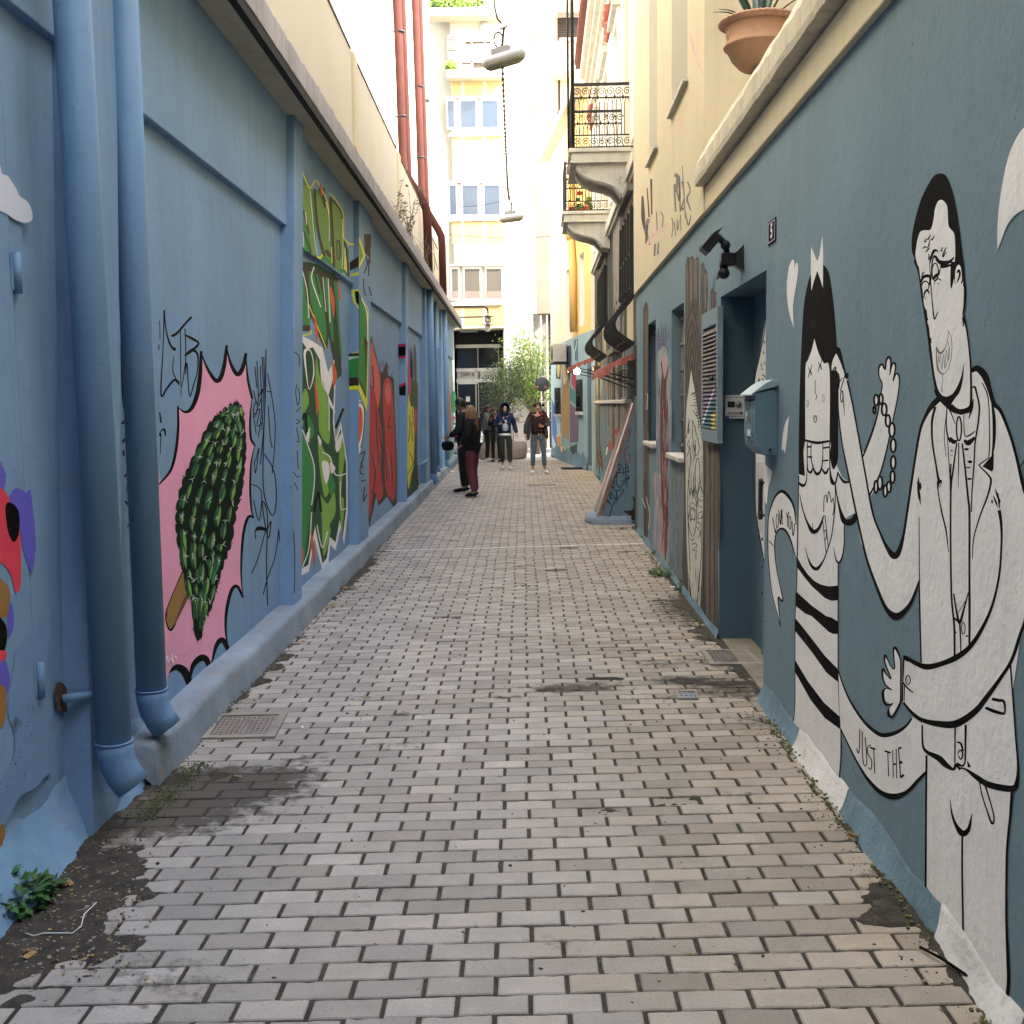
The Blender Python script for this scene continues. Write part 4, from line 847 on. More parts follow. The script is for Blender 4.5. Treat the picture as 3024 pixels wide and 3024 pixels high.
# planks behind the wood face
planks([(590,260),(602,-100),(600,-560),(625,-690),(660,-670),(700,-705),(730,-640),(770,-690),(800,-640),(795,-20),(806,140),(815,-560),(850,-625),(880,-520),(913,-470),(910,80),(925,180),(940,140),(945,-170),(985,-255),(1010,-190),(1040,-180),(1045,200),(1050,900),(1045,1900),(1090,2000),(1100,2700),(1085,3300),(1060,3500),(1070,4200),(1080,4800),(1090,5250),(990,5200),(900,4950),(800,4650),(640,4300),(560,4080),(552,3700),(575,2900),(580,1900),(600,900)])
for i,(x0,x1,y0,y1) in enumerate(((608,650,-560,-40),(660,705,-640,-60),(718,785,-620,-80),(820,860,-540,100),(868,905,-440,60),(950,990,-190,130),(998,1036,-140,150),(890,940,2000,4400),(960,1010,2050,4700),(1020,1060,2100,5000),(880,905,2600,3600),(720,760,4300,4700))):
    p.fill([(x0,y0+30),((x0+x1)/2,y0),(x1,y0+20),(x1-4,y1-20),((x0+x1)/2,y1),(x0+4,y1-30)],C_tb[1] if i%3 else mat('painted timber mid',(.11,.092,.08),.85,.25,9,.3,40,streak=.6))
for q in ([(645,-640),(650,0)],[(705,-680),(712,60)],[(770,-600),(775,40)],[(840,-400),(845,140)],[(905,-250),(905,180)],[(975,-200),(970,180)],[(945,1950),(950,3200),(940,4700)],[(1015,2000),(1010,3400),(1020,5000)],[(1075,2600),(1095,3000),(1080,3500)],[(870,1900),(862,3400),(850,4700)]): p.line([(x,y,10) for x,y in q],C_tb[2])
random.seed(15)
for k in range(120):
    x=random.choice([random.uniform(600,840),random.uniform(870,1085)]); y=random.uniform(-500,4700); 
    if x<845 and y>800: continue
    if x>870 and 150<y<2000: continue
    l=random.uniform(100,600); p.line([(x,y,2),(x+random.uniform(-8,8),y+l*.5,random.uniform(4,10)),(x+random.uniform(-8,8),y+l,2)],random.choice([C_tb[2],C_tb[2],C_tb[1]]))
# arch grain above the face
for k in range(9):
    w_=110-k*9; t_=60+k*95
    p.line([(690-w_,t_+760+k*10,7),(690-w_*.75,t_+330,8),(690-w_*.3,t_+60,9),(690,t_,10),(690+w_*.3,t_+60,9),(690+w_*.75,t_+330,8),(690+w_,t_+760+k*10,7)],C_tb[2] if k%2==0 else C_tb[1])
# pale face strip
face=[(680,915),(680,915),(700,1050),(725,1180),(748,1330),(770,1480),(800,1640),(830,1820),(845,2000),(852,2300),(852,2900),(845,3400),(830,3900),(805,4350),(770,4560),(740,4640),(700,4560),(660,4300),(635,3800),(615,3300),(604,2700),(604,2200),(606,1700),(620,1400),(640,1250),(665,1050)]
p.fill(face,mat('face paint cream',(.60,.60,.53),.8,.06,5,.3,40,streak=.3,streakcol=(.42,.42,.38)))
f2=[(650,4330),(700,4600),(740,4680),(780,4600),(810,4350),(835,4500),(840,4800),(800,4960),(740,4860),(680,4700),(640,4500)]
p.fill(f2,mat('face paint cream',(.6,.6,.5)))
for k in range(7):
    o=k*15; y=4250+k*60
    p.line([(650+o*.4,y-420,5),(665+o*.5,y-120,9),(720,y+100,12),(740,y+110,12),(775-o*.3,y-100,9),(800-o*.3,y-420,5)],M_black)
for q in ([(612,1900),(640,1720),(655,1640),(640,1840),(660,1760)],[(700,1650),(705,1900),(735,2100),(745,2000)],[(690,1640),(720,1700),(760,1850),(790,2000)],[(710,1500),(740,1560),(770,1600)],[(680,1290),(710,1260),(735,1260),(700,1280)],[(675,1440),(710,1430),(750,1450)],[(650,1932),(630,2000),(655,2060),(620,2170)],[(740,1932),(735,2100),(760,2150),(800,2060),(790,1980)],[(660,2000),(672,2200),(650,2500),(665,2720),(680,2600),(700,2720)],[(770,2180),(745,2300),(740,2560),(770,2700),(800,2560),(800,2300),(785,2180)],[(700,2660),(725,2700),(715,2480)],[(690,2700),(720,2630),(750,2700),(775,2840)],[(700,2760),(730,2720),(760,2860)],[(800,2760),(780,2780),(780,2660),(820,2600),(848,2680)],[(850,2800),(800,2790),(775,2830),(790,2870),(845,2890)],[(655,2900),(680,2820),(720,2840),(770,2900)],[(660,2940),(680,2890),(720,2900),(755,2950)],[(665,3010),(690,3000),(695,3100),(700,3160),(690,3040)],[(665,3050),(690,3060),(740,3060)],[(655,2950),(640,3100),(680,3280),(715,3290),(745,3200),(760,2960)],[(850,2950),(790,2970),(780,3030),(810,3050),(845,3020)],[(760,3110),(790,3100),(820,3130),(800,3180)],[(745,3170),(790,3200),(810,3260),(770,3330)],[(670,3330),(700,3370),(720,3320)],[(690,3420),(740,3400),(760,3450),(700,3500),(770,3510)],[(640,2500),(632,2900),(650,3400),(670,3800)],[(838,3000),(830,3500),(800,3900),(790,4100)],[(660,4130),(700,4250),(735,4280),(780,4180)]): p.line([(x,y,9) for x,y in q],M_black)
for k in range(16): y=2180+k*38; p.line([(812,y,3),(852,y-26,8)],M_black)
for k in range(18): y=2150+k*30; p.line([(716,y,5),(728,y+14,5)],M_black)
for k in range(14): y=1250+k*45; x=700+k*8; p.line([(x-6,y,4),(x+20,y+16,9),(x+34,y-10,4)],M_black)
random.seed(8)
for k in range(46):
    y=random.uniform(1300,4300); x=random.uniform(625,835); l=random.uniform(60,260); b_=random.uniform(-22,22)
    p.line([(x,y,2),(x+b_,y+l*.5,random.uniform(4,9)),(x+random.uniform(-10,10),y+l,2)],M_black if k%3 else M_grey)
p.ell(700,3010,36,100,M_black,w=10); p.ell(700,3130,26,60,mat('face paint cream',(.6,.6,.5)))
p.build('wood_face_mural',RB,'pale carved looking face on dark painted timber')
# blue grey streak panel, red streak
p=Paint(FR,0,1900,900,400/1932)
p.fill([(405,2340),(560,2400),(550,3100),(556,3800),(552,4100),(430,3860),(420,3000)],mat('streaky grey blue',(.16,.20,.22),.85,.3,14,.3,40,streak=1,streakcol=(.05,.06,.07)))
p.fill([(206,700),(255,620),(300,580),(330,620),(340,760),(360,900),(395,960),(402,1500),(395,1800),(370,2300),(360,3000),(350,3700),(150,3560),(160,2800),(140,2500),(170,2380),(240,2390),(200,1900),(235,1500),(240,1100),(210,1000)],mat('pale smeared paint',(.30,.32,.33),.85,.15,6,.3,40,streak=.8,streakcol=(.42,.30,.32)))
p.fill([(270,760),(300,740),(345,760),(352,850),(330,1000),(300,1010),(275,900)],mat('pale pink smear',(.45,.30,.32),.85,.1,6)); p.fill([(160,2500),(230,2420),(260,2700),(280,3200),(300,3500),(250,3560),(190,3400),(200,3000)],mat('rose smear',(.42,.27,.31),.85,.15,8,streak=.7,streakcol=(.5,.44,.46)))
rs=mat('dark red streak',(.10,.02,.022),.8,.3,10,.3,40,streak=.8,streakcol=(.05,.03,.03)); rs2=mat('red streak',(.20,.03,.035),.8,.2,10)
p.fill([(245,1240),(262,980),(250,860),(262,800),(280,960),(300,1060),(330,960),(350,850),(352,960),(330,1120),(335,1300),(352,1500),(362,2100),(362,2800),(345,3300),(320,3640),(300,3500),(270,2800),(244,2300),(240,1800)],rs)
for q in ([(260,1400),(255,1900),(265,2500)],[(310,1300),(330,1800),(320,2600),(325,3200)],[(350,1600),(345,2400),(340,2900)],[(290,2000),(300,2800),(310,3300)]): p.line([(x,y,12) for x,y in q],rs2)
for q in ([(285,1500),(290,1700)],[(310,1900),(312,2200)],[(270,2100),(275,2500)],[(335,2300),(338,2600)],[(305,3000),(310,3200)]): p.line([(x,y,7) for x,y in q],mat('pale pink smear',(.6,.4,.4)))
p.line([(318,3640,5),(325,3900,4)],rs2)
random.seed(44)
for k in range(90):
    x=random.gauss(300,30); y=random.uniform(1000,3300); l=random.uniform(80,420)
    if abs(x-300)<75: p.line([(x,y,random.uniform(3,9)),(x+random.uniform(-5,5),y+l*.5,random.uniform(5,12)),(x+random.uniform(-6,6),y+l,2)],random.choice([rs,rs2,rs2,MATS['pale smeared paint'],MATS['pale pink smear'],M_brn]))
for k in range(50):
    x=random.choice([random.uniform(190,240),random.uniform(355,400)]); y=random.uniform(1000,3500); p.line([(x,y,4),(x+random.uniform(-6,6),y+160,14),(x+random.uniform(-6,6),y+random.uniform(240,500),3)],random.choice([MATS['pale smeared paint'],MATS['rose smear'],M_blueR,M_blueR]))
ind=mat('indigo spray',(.10,.10,.20),.85)
for q in ([(210,330),(215,560),(190,690)],[(190,520),(200,440),(230,420),(235,640)],[(255,260),(265,600)],[(285,320),(290,590)],[(320,280),(310,600)],[(350,400),(340,480)],[(225,560),(300,560)],[(300,590),(335,620),(342,700)],[(240,450),(320,450)],[(240,500),(320,520)]): p.line([(x,y,14) for x,y in q],ind)
p.build('red_streak_paint',RB,'dark red running paint with an indigo scrawl above')
# ---------------------------------------------------------------- the couple mural
p=Paint(FR,0,2268,0,S,.000007)
Wt,Bk=M_wht,M_black
def L(*q): p.line(list(q),Bk)
# ribbon left
p.fill([(212,4222),(218,3945),(200,3850),(170,3770),(111,3706),(60,3740),(25,3820),(5,3900),(-2,4000),(0,4150),(10,4300),(30,4480),(60,4600),(95,4735),(95,4735),(76,4515),(76,4515),(112,4522),(112,4522),(90,4420),(65,4300),(50,4150),(58,4050),(80,4000),(115,3992),(150,4030),(182,4110)],Wt)
L((212,3960,8),(200,3850,12),(170,3770,18),(111,3708,24),(60,3740,14),(25,3820,10),(3,3920,7),(0,4150,7),(12,4320,6),(32,4480,5),(62,4600,5),(95,4735,6)); L((212,4222,6),(182,4110,10),(150,4030,14),(115,3992,18),(78,4000,12),(56,4050,9),(50,4150,8),(65,4300,6),(90,4420,6),(112,4520,10),(100,4535,12),(76,4515,10),(95,4735,5))
for q in ([(8,4080),(42,4122)],[(35,3905),(55,4024)],[(55,4024),(62,3988)],[(82,3850),(94,3962),(100,3850)],[(104,3848),(107,3958)],[(104,3850),(112,3846)],[(105,3900),(112,3898)],[(106,3956),(114,3950)],[(140,3868),(149,3920)],[(157,3862),(149,3920),(150,3978)],[(182,3935),(184,4010),(190,4042),(198,3990),(200,3950)]): p.line([(x,y,7) for x,y in q],Bk)
p.ell(70,3932,9,52,Bk,w=6); p.ell(166,3945,8,50,Bk,w=6)
# girl body, then hair
p.fill([(232,3590),(232,3864),(222,4200),(213,4500),(204,4700),(203,5300),(190,5440),(163,5560),(163,5560),(355,5822),(450,5945),(520,6035),(520,6035),(545,5800),(548,5430),(530,5100),(530,4250),(560,4200),(575,4080),(575,3950),(600,3900),(660,3870),(640,3700),(610,3640),(560,3600),(530,3540),(465,3330),(282,3330)],Wt,False)
# arm raised on the right of the girl
p.fill([(700,3470),(740,3380),(790,3250),(830,3100),(852,2960),(862,2900),(840,2830),(838,2775),(862,2752),(885,2790),(893,2720),(915,2698),(926,2730),(920,2800),(940,2748),(956,2750),(958,2790),(945,2860),(965,2825),(985,2835),(990,2890),(978,3000),(960,3080),(930,3230),(890,3420),(840,3590),(765,3740)],Wt)
L((705,3470,10),(740,3385,16),(790,3250,16),(830,3110,12),(852,2970,10),(862,2900,10),(838,2840,10),(836,2780,14),(860,2748,16),(884,2788,12),(893,2720,14),(915,2694,20),(928,2730,14),(921,2820,10)); L((918,2830,8),(938,2750,12),(956,2742,16),(962,2780,12),(943,2870,8)); L((945,2880,6),(965,2822,12),(986,2830,14),(992,2890,10),(978,3000,9),(960,3090,9),(930,3230,9),(890,3420,12),(840,3590,12),(768,3735,14))
for (x,y,rx,ry) in ((817,3020,17,40),(803,3095,9,26),(853,3012,14,38),(877,3090,19,46),(905,3176,18,44),(935,3245,21,52),(945,3362,19,50),(945,3490,18,48),(940,3600,16,46),(912,3675,16,40),(885,3705,15,44),(845,3645,18,50),(815,3675,14,46)): p.ell(x,y,rx,ry,Bk,w=16,white=Wt)
hair=[(375,1995),(425,2005),(462,2070),(490,2250),(510,2450),(522,2640),(548,2820),(532,2950),(530,3300),(527,3470),(492,3542),(466,3440),(462,3320),(282,3320),(279,3593),(279,3593),(232,3578),(232,3578),(232,3300),(240,2900),(250,2650),(260,2450),(272,2290),(300,2140),(325,2070)]
p.fill(hair,Bk)
p.fill([(350,2556),(350,2556),(330,2640),(300,2720),(284,2762),(281,3000),(282,3325),(282,3325),(370,3337),(464,3325),(464,3325),(464,2790),(420,2740),(378,2655)],Wt)
L((282,3322,16),(370,3342,22),(464,3328,16))
p.fill([(325,1862),(350,1922),(372,1972),(388,1925),(411,1775),(416,1932),(414,2172),(414,2172),(395,2110),(372,2042),(350,2110),(328,2192),(328,2192),(323,2050)],Wt,False)
for dx,dy in ((0,0),(75,-42)):
    L((305+dx,2768+dy,4),(318+dx,2800+dy,6),(332+dx,2748+dy,4)); L((318+dx,2790+dy,5),(320+dx,2835+dy,4)); L((302+dx,2852+dy,5),(318+dx,2797+dy,7),(333+dx,2832+dy,5))
L((356,2868,5),(357,2965,5),(367,2980,5),(366,3005,6),(356,3014,6))
p.ell(300,3045,6,27,M_grey,w=4); p.ell(418,3006,7,30,M_grey,w=4); L((343,3150,5),(352,3136,6),(357,3146,5),(362,3136,6),(369,3150,5),(358,3160,5),(343,3150,5),(350,3182,7),(362,3184,7),(369,3150,5))
L((298,3350,6),(298,3528,8),(320,3566,18),(338,3535,8)); L((327,3350,7),(325,3450,7),(345,3540,12),(372,3578,22),(402,3540,12),(413,3440,7),(413,3350,6)); L((405,3535,8),(435,3572,20),(458,3530,8)); L((298,3372,14),(325,3372,14)); L((300,3446,10),(332,3452,20)); L((414,3382,14),(462,3374,12)); L((412,3478,10),(455,3474,14))
L((296,3330,6),(294,3560,6),(286,3640,10),(262,3665,24),(232,3642,14)); L((465,3330,6),(468,3550,10),(486,3640,28),(510,3640,14),(527,3570,10)); 
L((525,3560,8),(545,3600,14),(575,3636,22),(612,3638,12)); L((505,3640,8),(520,3740,10),(548,3864,22),(580,3935,44),(635,3935,48),(662,3880,20))
L((240,3730,4),(252,3800,8),(270,3870,10),(300,3950,16),(340,4012,34),(385,3985,22),(422,3890,7)); L((280,4130,4),(300,4205,8),(330,4272,20),(370,4292,26),(412,4240,12),(442,4170,8),(480,4040,8),(500,3880,9),(508,3760,7),(505,3650,6)); L((335,3950,4),(340,3990,6))
for q in ([(420,3864),(424,3760),(440,3738),(446,3795),(458,3708),(472,3755),(478,3790),(492,3760),(498,3830),(488,3890)],[(410,3905),(438,4170)],[(430,3890),(456,4140)]): p.line([(x,y,6) for x,y in q],Bk)
p.ell(432,4035,9,36,Bk,w=6,white=Wt)
L((495,4130,4),(512,4220,10),(536,4246,16),(560,4200,9),(574,4100,7),(575,3960,8))
L((232,3590,8),(222,4200,7),(213,4500,6),(204,4700,6),(203,5300,6),(190,5440,8),(163,5556,8)); L((530,4250,8),(530,5100,8),(546,5430,9),(551,5700,9),(520,6030,9))
for up,lo in (([(215,4194),(255,4270),(300,4334),(350,4385),(400,4412),(460,4425),(530,4419)],[(530,4529),(480,4535),(430,4514),(330,4424),(270,4350),(215,4274)]),([(208,4460),(330,4570),(440,4650),(480,4660),(530,4692)],[(530,4785),(490,4784),(460,4770),(330,4650),(280,4630),(206,4570)]),([(206,4665),(260,4730),(330,4820),(430,4950),(530,5052)],[(530,5150),(440,5075),(330,4920),(205,4762)]),([(204,4980),(300,5140),(420,5300),(545,5412)],[(547,5505),(430,5420),(320,5280),(204,5072)])): p.fill(up+lo,Bk,False)
# ribbon right
p.fill([(532,5060),(550,5120),(600,5260),(700,5430),(800,5525),(870,5545),(950,5530),(1040,5470),(1090,5410),(1165,5460),(1200,5700),(1195,5820),(1120,5900),(1020,5980),(960,6005),(880,5990),(800,5940),(740,5860),(690,5790),(620,5650),(548,5500),(535,5250)],Wt,False)
L((532,5062,9),(560,5150,11),(620,5290,15),(720,5440,20),(820,5530,28),(890,5548,34),(980,5522,28),(1050,5470,18),(1085,5420,14)); L((548,5500,9),(640,5690,13),(700,5800,16),(760,5890,24),(850,5980,34),(950,6012,46),(1050,5975,28),(1130,5890,24),(1195,5825,18))
for q,w in (([(693,5503),(690,5640),(682,5684),(668,5650)],8),([(711,5520),(713,5700),(727,5776),(746,5745),(733,5562)],8),([(774,5622),(752,5640),(755,5690),(782,5740),(778,5805),(757,5792)],8),([(768,5640),(812,5655)],13),([(797,5650),(806,5838)],8),([(880,5667),(926,5682)],14),([(904,5675),(910,5860)],8),([(940,5660),(946,5872)],7),([(967,5650),(972,5874)],7),([(943,5768),(970,5766)],13),([(985,5650),(1000,5872)],8),([(984,5652),(1008,5640)],14),([(990,5756),(1014,5752)],20),([(1000,5866),(1026,5848)],18)): p.line([(x,y,w) for x,y in q],Bk)
# man: trousers and jacket
p.fill([(1195,5650),(1192,6300),(1190,6745),(1190,6745),(1250,6800),(1450,7130),(1600,7360),(1720,7560),(1790,7740),(1805,7480),(1797,6900),(1797,6500),(1815,6250),(1840,5900),(1500,5780)],Wt,False)
p.fill([(1290,3010),(1220,3090),(1165,3210),(1130,3380),(1100,3580),(1060,3840),(1020,4060),(1140,4400),(1143,4500),(1150,5050),(1165,5440),(1175,5660),(1280,5740),(1420,5810),(1500,5800),(1620,5900),(1760,5950),(1860,5950),(1885,5850),(1885,5700),(1850,5200),(1900,4850),(1990,4600),(2060,4100),(1990,3800),(1930,3690),(1870,3450),(1800,3200),(1700,3000),(1660,2850),(1600,2780),(1540,2790),(1530,3080)],Wt,False)
p.fill([(1055,3850),(1030,4040),(1000,4150),(965,4182),(930,4170),(880,4110),(830,4000),(780,3830),(730,3560),(680,3300),(640,3060),(600,2870),(590,2830),(560,2780),(540,2690),(520,2655),(500,2680),(478,2740),(480,2800),(512,2790),(535,2820),(540,2890),(530,2960),(530,3110),(560,3350),(600,3580),(660,3860),(700,4090),(760,4260),(830,4450),(900,4590),(970,4640),(1030,4610),(1090,4520),(1145,4400),(1145,3900)],Wt,False)
p.fill([(1022,4955),(1120,5010),(1200,5030),(1320,5005),(1320,5465),(1160,5432),(1080,5372),(1018,5300),(1012,5150)],Wt,False)
L((590,2860,10),(575,2790,14),(560,2740,20),(540,2680,34),(522,2636,40),(500,2680,12),(478,2745,8),(480,2805,8),(508,2770,10),(512,2810,9),(522,2810,7),(535,2830,7),(540,2880,7),(532,2940,8)); L((545,2950,7),(582,2830,9)); L((530,2900,6),(560,2850,7)); L((600,2815,22),(596,2860,12)); p.ell(556,2992,9,44,Bk,w=7); L((565,2950,6),(572,3060,7),(578,3140,3))
L((530,2950,7),(532,3110,9),(560,3350,11),(610,3600,13),(665,3870,15),(740,4200,17),(820,4430,22),(890,4590,30),(960,4652,56),(1020,4622,40),(1082,4540,24),(1142,4380,12))
L((1300,3000,46),(1240,3060,40),(1195,3130,26),(1150,3240,20),(1112,3450,18),(1082,3650,18),(1050,3864,19),(1022,4040,22),(988,4160,40),(950,4195,50),(900,4135,28),(850,4030,16),(790,3870,15),(735,3580,13),(690,3330,12),(640,3060,12),(598,2870,14))
L((1535,2800,30),(1580,2782,48),(1635,2835,54),(1675,2950,34),(1705,3045,34),(1760,3110,26),(1830,3290,22),(1880,3470,22),(1935,3700,28),(2000,3850,26),(2060,4100,26))
L((1905,3520,6),(1990,3380,14),(2080,3200,16))
L((1615,2885,8),(1650,2960,10),(1665,3040,8),(1672,3200,8),(1672,3380,10),(1665,3450,8)); L((1690,3030,14),(1706,3160,26),(1706,3320,24),(1692,3440,12)); p.fill([(1705,3420),(1702,3540),(1690,3560),(1618,3520)],Bk,False); L((1672,3450,8),(1590,3510,10)); L((1590,3512,9),(1668,3592,14),(1682,3640,16),(1655,3750,14),(1605,3880,12),(1562,4020,10),(1548,4100,9),(1542,4220,5))
L((1535,2930,6),(1560,2920,16),(1575,2970,14),(1595,3070,14),(1585,3200,14),(1562,3350,12),(1555,3500,12),(1540,3700,10),(1535,3864,9))
L((1262,3070,20),(1238,3180,18),(1240,3330,15),(1268,3510,14),(1288,3620,20),(1312,3635,26)); L((1288,3630,30),(1283,3700,10),(1310,3860,12),(1345,4010,12),(1362,4165,5)); L((1312,3640,6),(1295,3680,5))
L((1352,3050,9),(1345,3200,10),(1356,3290,12),(1375,3340,10)); L((1342,3150,4),(1330,3300,6),(1345,3450,4)); L((1372,3300,14),(1400,3334,34),(1428,3322,10)); L((1480,3320,14),(1512,3342,42),(1562,3300,16)); p.ell(1441,3235,19,90,Bk,w=12,white=Wt); L((1478,3130,6),(1484,3280,8),(1520,3286,12),(1565,3250,6)); L((1515,3160,6),(1540,3080,16),(1550,3010,6)); L((1370,3095,10),(1395,3150,8),(1412,3200,5))
L((1425,3340,10),(1395,3560,14),(1380,3700,14),(1378,4100,14),(1385,4500,15),(1405,4720,16),(1408,4950,16)); L((1465,3345,12),(1490,3560,14),(1510,3760,16),(1520,3870,17),(1520,4300,16),(1521,4600,18),(1520,4880,16)); L((1440,3340,8),(1438,3500,8),(1436,3680,3)); L((1380,3500,12),(1374,3700,8)); L((1352,3260,6),(1372,3600,7),(1378,3800,6))
for (x,y,w) in ((1385,3402,12),(1385,3435,6)): L((x-8,y,w*.6),(x+8,y,w))
for (x,y,w) in ((1498,3388,20),(1525,3482,24),(1510,3526,10),(1520,3612,16)): L((x-20,y,5),(x,y+3,w),(x+18,y,8))
L((1402,4480,12),(1420,4600,14),(1446,4700,22),(1480,4590,14),(1512,4470,8)); L((1425,4640,4),(1500,4520,6)); L((1446,4690,14),(1452,4800,11),(1455,4920,9)); p.ell(1474,4742,13,44,Bk,w=7)
for (a,b,c_,d_) in ((1135,3600,1143,3720),(1128,3630,1138,3770),(1150,3640,1152,3700),(1142,3700,1150,3810),(1716,3690,1742,3780),(1735,3720,1748,3840),(1700,3740,1735,3830),(1690,3770,1692,3800),(1745,3760,1750,3800),(1410,4660,1425,4690),(1408,4760,1420,4780),(1490,4800,1512,4800)): L((a,b,5),((a+c_)/2,(b+d_)/2,14),(c_,d_,5))
L((1745,3850,26),(1760,3960,20),(1762,4100,15),(1745,4340,17),(1692,4570,20),(1612,4750,28),(1520,4885,36),(1420,4962,44),(1300,5012,38),(1200,5032,44),(1120,5008,34),(1040,4962,26),(1020,4950,10))
L((2060,4200,26),(1950,4650,26),(1900,4800,26),(1840,4980,26),(1760,5110,28),(1650,5262,38),(1560,5372,46),(1420,5462,56),(1280,5462,46),(1160,5432,30),(1080,5372,22),(1022,5300,16))
L((1142,3900+500,8),(1143,4500,12),(1150,4800,12),(1156,5000,12)); L((1140,3900,6),(1143,4400,8))
p.fill([(1002,4985),(980,4925),(957,4895),(950,4930),(958,5010),(955,5050),(930,5030),(905,4980),(884,4952),(888,5010),(905,5070),(930,5122),(900,5095),(872,5058),(868,5100),(885,5160),(930,5205),(895,5198),(872,5222),(878,5280),(925,5318),(905,5345),(920,5405),(950,5380),(985,5320),(1002,5280)],Wt)
L((1002,4985,8),(982,4925,16),(958,4886,20),(947,4920,12),(955,5045,9),(925,5025,8),(905,4980,10),(884,4945,18),(882,5000,12),(928,5120,9),(895,5092,8),(868,5050,18),(864,5100,14),(885,5165,12),(935,5208,9)); L((935,5208,6),(890,5195,8),(868,5225,20),(874,5285,20),(895,5320,14),(945,5308,8)); L((945,5308,6),(912,5345,10),(912,5395,24),(940,5405,16),(985,5330,14),(1003,5285,10))
L((1001,4975,9),(1000,5290,9)); L((1025,4975,12),(1018,5140,9),(1014,5290,12)); L((1025,4960,30),(1060,4985,26)); p.ell(1056,5132,17,34,Bk,w=8); L((1048,5120,5),(1058,5150,5)); L((1018,5150,12),(1060,5200,12),(1098,5228,8)); L((1030,5165,9),(1028,5290,6))
L((1690,5275,22),(1740,5285,24),(1780,5295,20),(1788,5370,14),(1770,5385,20),(1700,5365,26),(1640,5340,20))
L((1164,5470,12),(1168,5620,16),(1200,5675,26),(1290,5722,44),(1345,5775,40),(1400,5806,20),(1420,5770,24),(1450,5810,14)); L((1430,5795,10),(1490,5805,14),(1560,5855,34),(1650,5915,46),(1760,5945,50),(1850,5950,48),(1878,5900,30),(1886,5780,16),(1872,5600,12),(1850,5300,12),(1830,5020,14))
L((1412,5480,12),(1410,5760,10)); L((1492,5470,18),(1488,5740,12)); L((1425,5600,12),(1455,5612,16),(1472,5670,14)); L((1430,5690,8),(1450,5660,10),(1470,5690,12),(1455,5730,12),(1435,5700,8)); L((1425,5760,18),(1470,5780,14),(1490,5740,10)); L((1505,5745,6),(1520,5790,24))
L((1196,5700,16),(1192,6200,14),(1190,6600,16),(1186,6850,20)); L((1200,6760,14),(1290,6860,18),(1350,6960,10),(1440,7080,10)); L((1466,6290,15),(1465,6600,14),(1472,7010,16),(1462,7060,24),(1448,7120,14),(1450,7180,16),(1430,7240,22)); L((1374,6035,4),(1388,6140,14),(1420,6230,26),(1468,6290,48),(1512,6260,30),(1532,6180,12),(1541,6140,4)); L((1594,5890,10),(1615,6000,10),(1650,6110,11),(1690,6215,16),(1706,6170,12),(1680,6060,10),(1640,5930,14),(1632,5895,12))
L((1840,5965,20),(1828,6150,18),(1812,6300,17),(1800,6480,15),(1797,6900,16),(1810,7250,24),(1815,7400,26),(1800,7560,26),(1790,7728,20))
# man: head
p.fill([(1310,1308),(1350,1335),(1385,1420),(1410,1520),(1440,1700),(1465,1900),(1480,2000),(1485,2100),(1497,2200),(1488,2330),(1480,2360),(1505,2480),(1525,2650),(1537,2800),(1540,3070),(1500,3120),(1400,3115),(1290,3020),(1262,2950),(1240,2830),(1222,2700),(1205,2560),(1185,2420),(1170,2330),(1155,2230),(1140,2110),(1122,2030),(1102,1980),(1104,1945),(1086,1900),(1084,1800),(1100,1700),(1125,1600),(1160,1490),(1210,1390),(1255,1325)],Bk)
p.fill([(1310,1508),(1345,1540),(1355,1590),(1360,1690),(1372,1722),(1398,1750),(1408,1780),(1412,1850),(1412,1932),(1412,2000),(1465,2020),(1475,2080),(1472,2150),(1478,2180),(1474,2300),(1468,2380),(1495,2500),(1515,2660),(1524,2800),(1524,3010),(1510,3070),(1460,3092),(1405,3078),(1385,3050),(1440,2960),(1470,2850),(1476,2750),(1455,2850),(1415,2940),(1375,2985),(1325,2990),(1285,2940),(1262,2850),(1248,2760),(1235,2640),(1225,2560),(1215,2470),(1203,2430),(1208,2405),(1190,2375),(1195,2345),(1178,2300),(1168,2200),(1150,2100),(1140,2020),(1130,2000),(1113,1932),(1118,1870),(1130,1800),(1148,1752),(1175,1738),(1222,1735),(1240,1700),(1252,1640),(1260,1580),(1280,1525)],Wt)
# head details
L((1405,1940,8),(1370,1975,24),(1320,1985,36),(1285,1970,26),(1262,1935,18),(1245,1950,12),(1236,2010,10),(1234,2090,8)); L((1400,1975,40),(1392,2080,32),(1386,2140,20),(1383,2176,6)); p.fill([(1415,2060),(1420,2020),(1440,1998),(1458,2025),(1464,2080),(1452,2140),(1440,2150),(1420,2150)],Wt); L((1412,2150,4),(1408,2060,8),(1420,2010,10),(1440,1992,12),(1460,2010,16),(1472,2060,22),(1470,2110,14),(1458,2140,8)); L((1425,2060,8),(1440,2040,18),(1448,2070,16),(1436,2110,12),(1425,2135,5))
p.ell(1262,2052,24,66,Bk,w=9); L((1240,2108,16),(1270,2080,26),(1296,2060,14)); L((1252,2150,4),(1265,2110,8),(1290,2105,10),(1308,2120,5)); p.ell(1286,2140,6,5,Bk)
L((1300,2010,30),(1340,2010,22),(1395,1995,14)); L((1300,2030,10),(1290,2070,8))
L((1150,2140,12),(1170,2095,22),(1200,2082,24),(1225,2095,20),(1215,2160,9),(1200,2200,7)); L((1160,2230,8),(1158,2160,10),(1178,2125,12),(1205,2130,9),(1218,2160,8)); L((1175,2250,5),(1185,2205,14),(1205,2190,14),(1218,2220,7)); L((1182,2262,3),(1195,2240,5)); L((1190,2340,16),(1198,2400,10),(1190,2420,14)); 
L((1222,1940,4),(1220,2000,6),(1226,2080,7)); L((1226,2110,8),(1238,2260,9),(1252,2395,11),(1262,2400,10),(1282,2352,6))
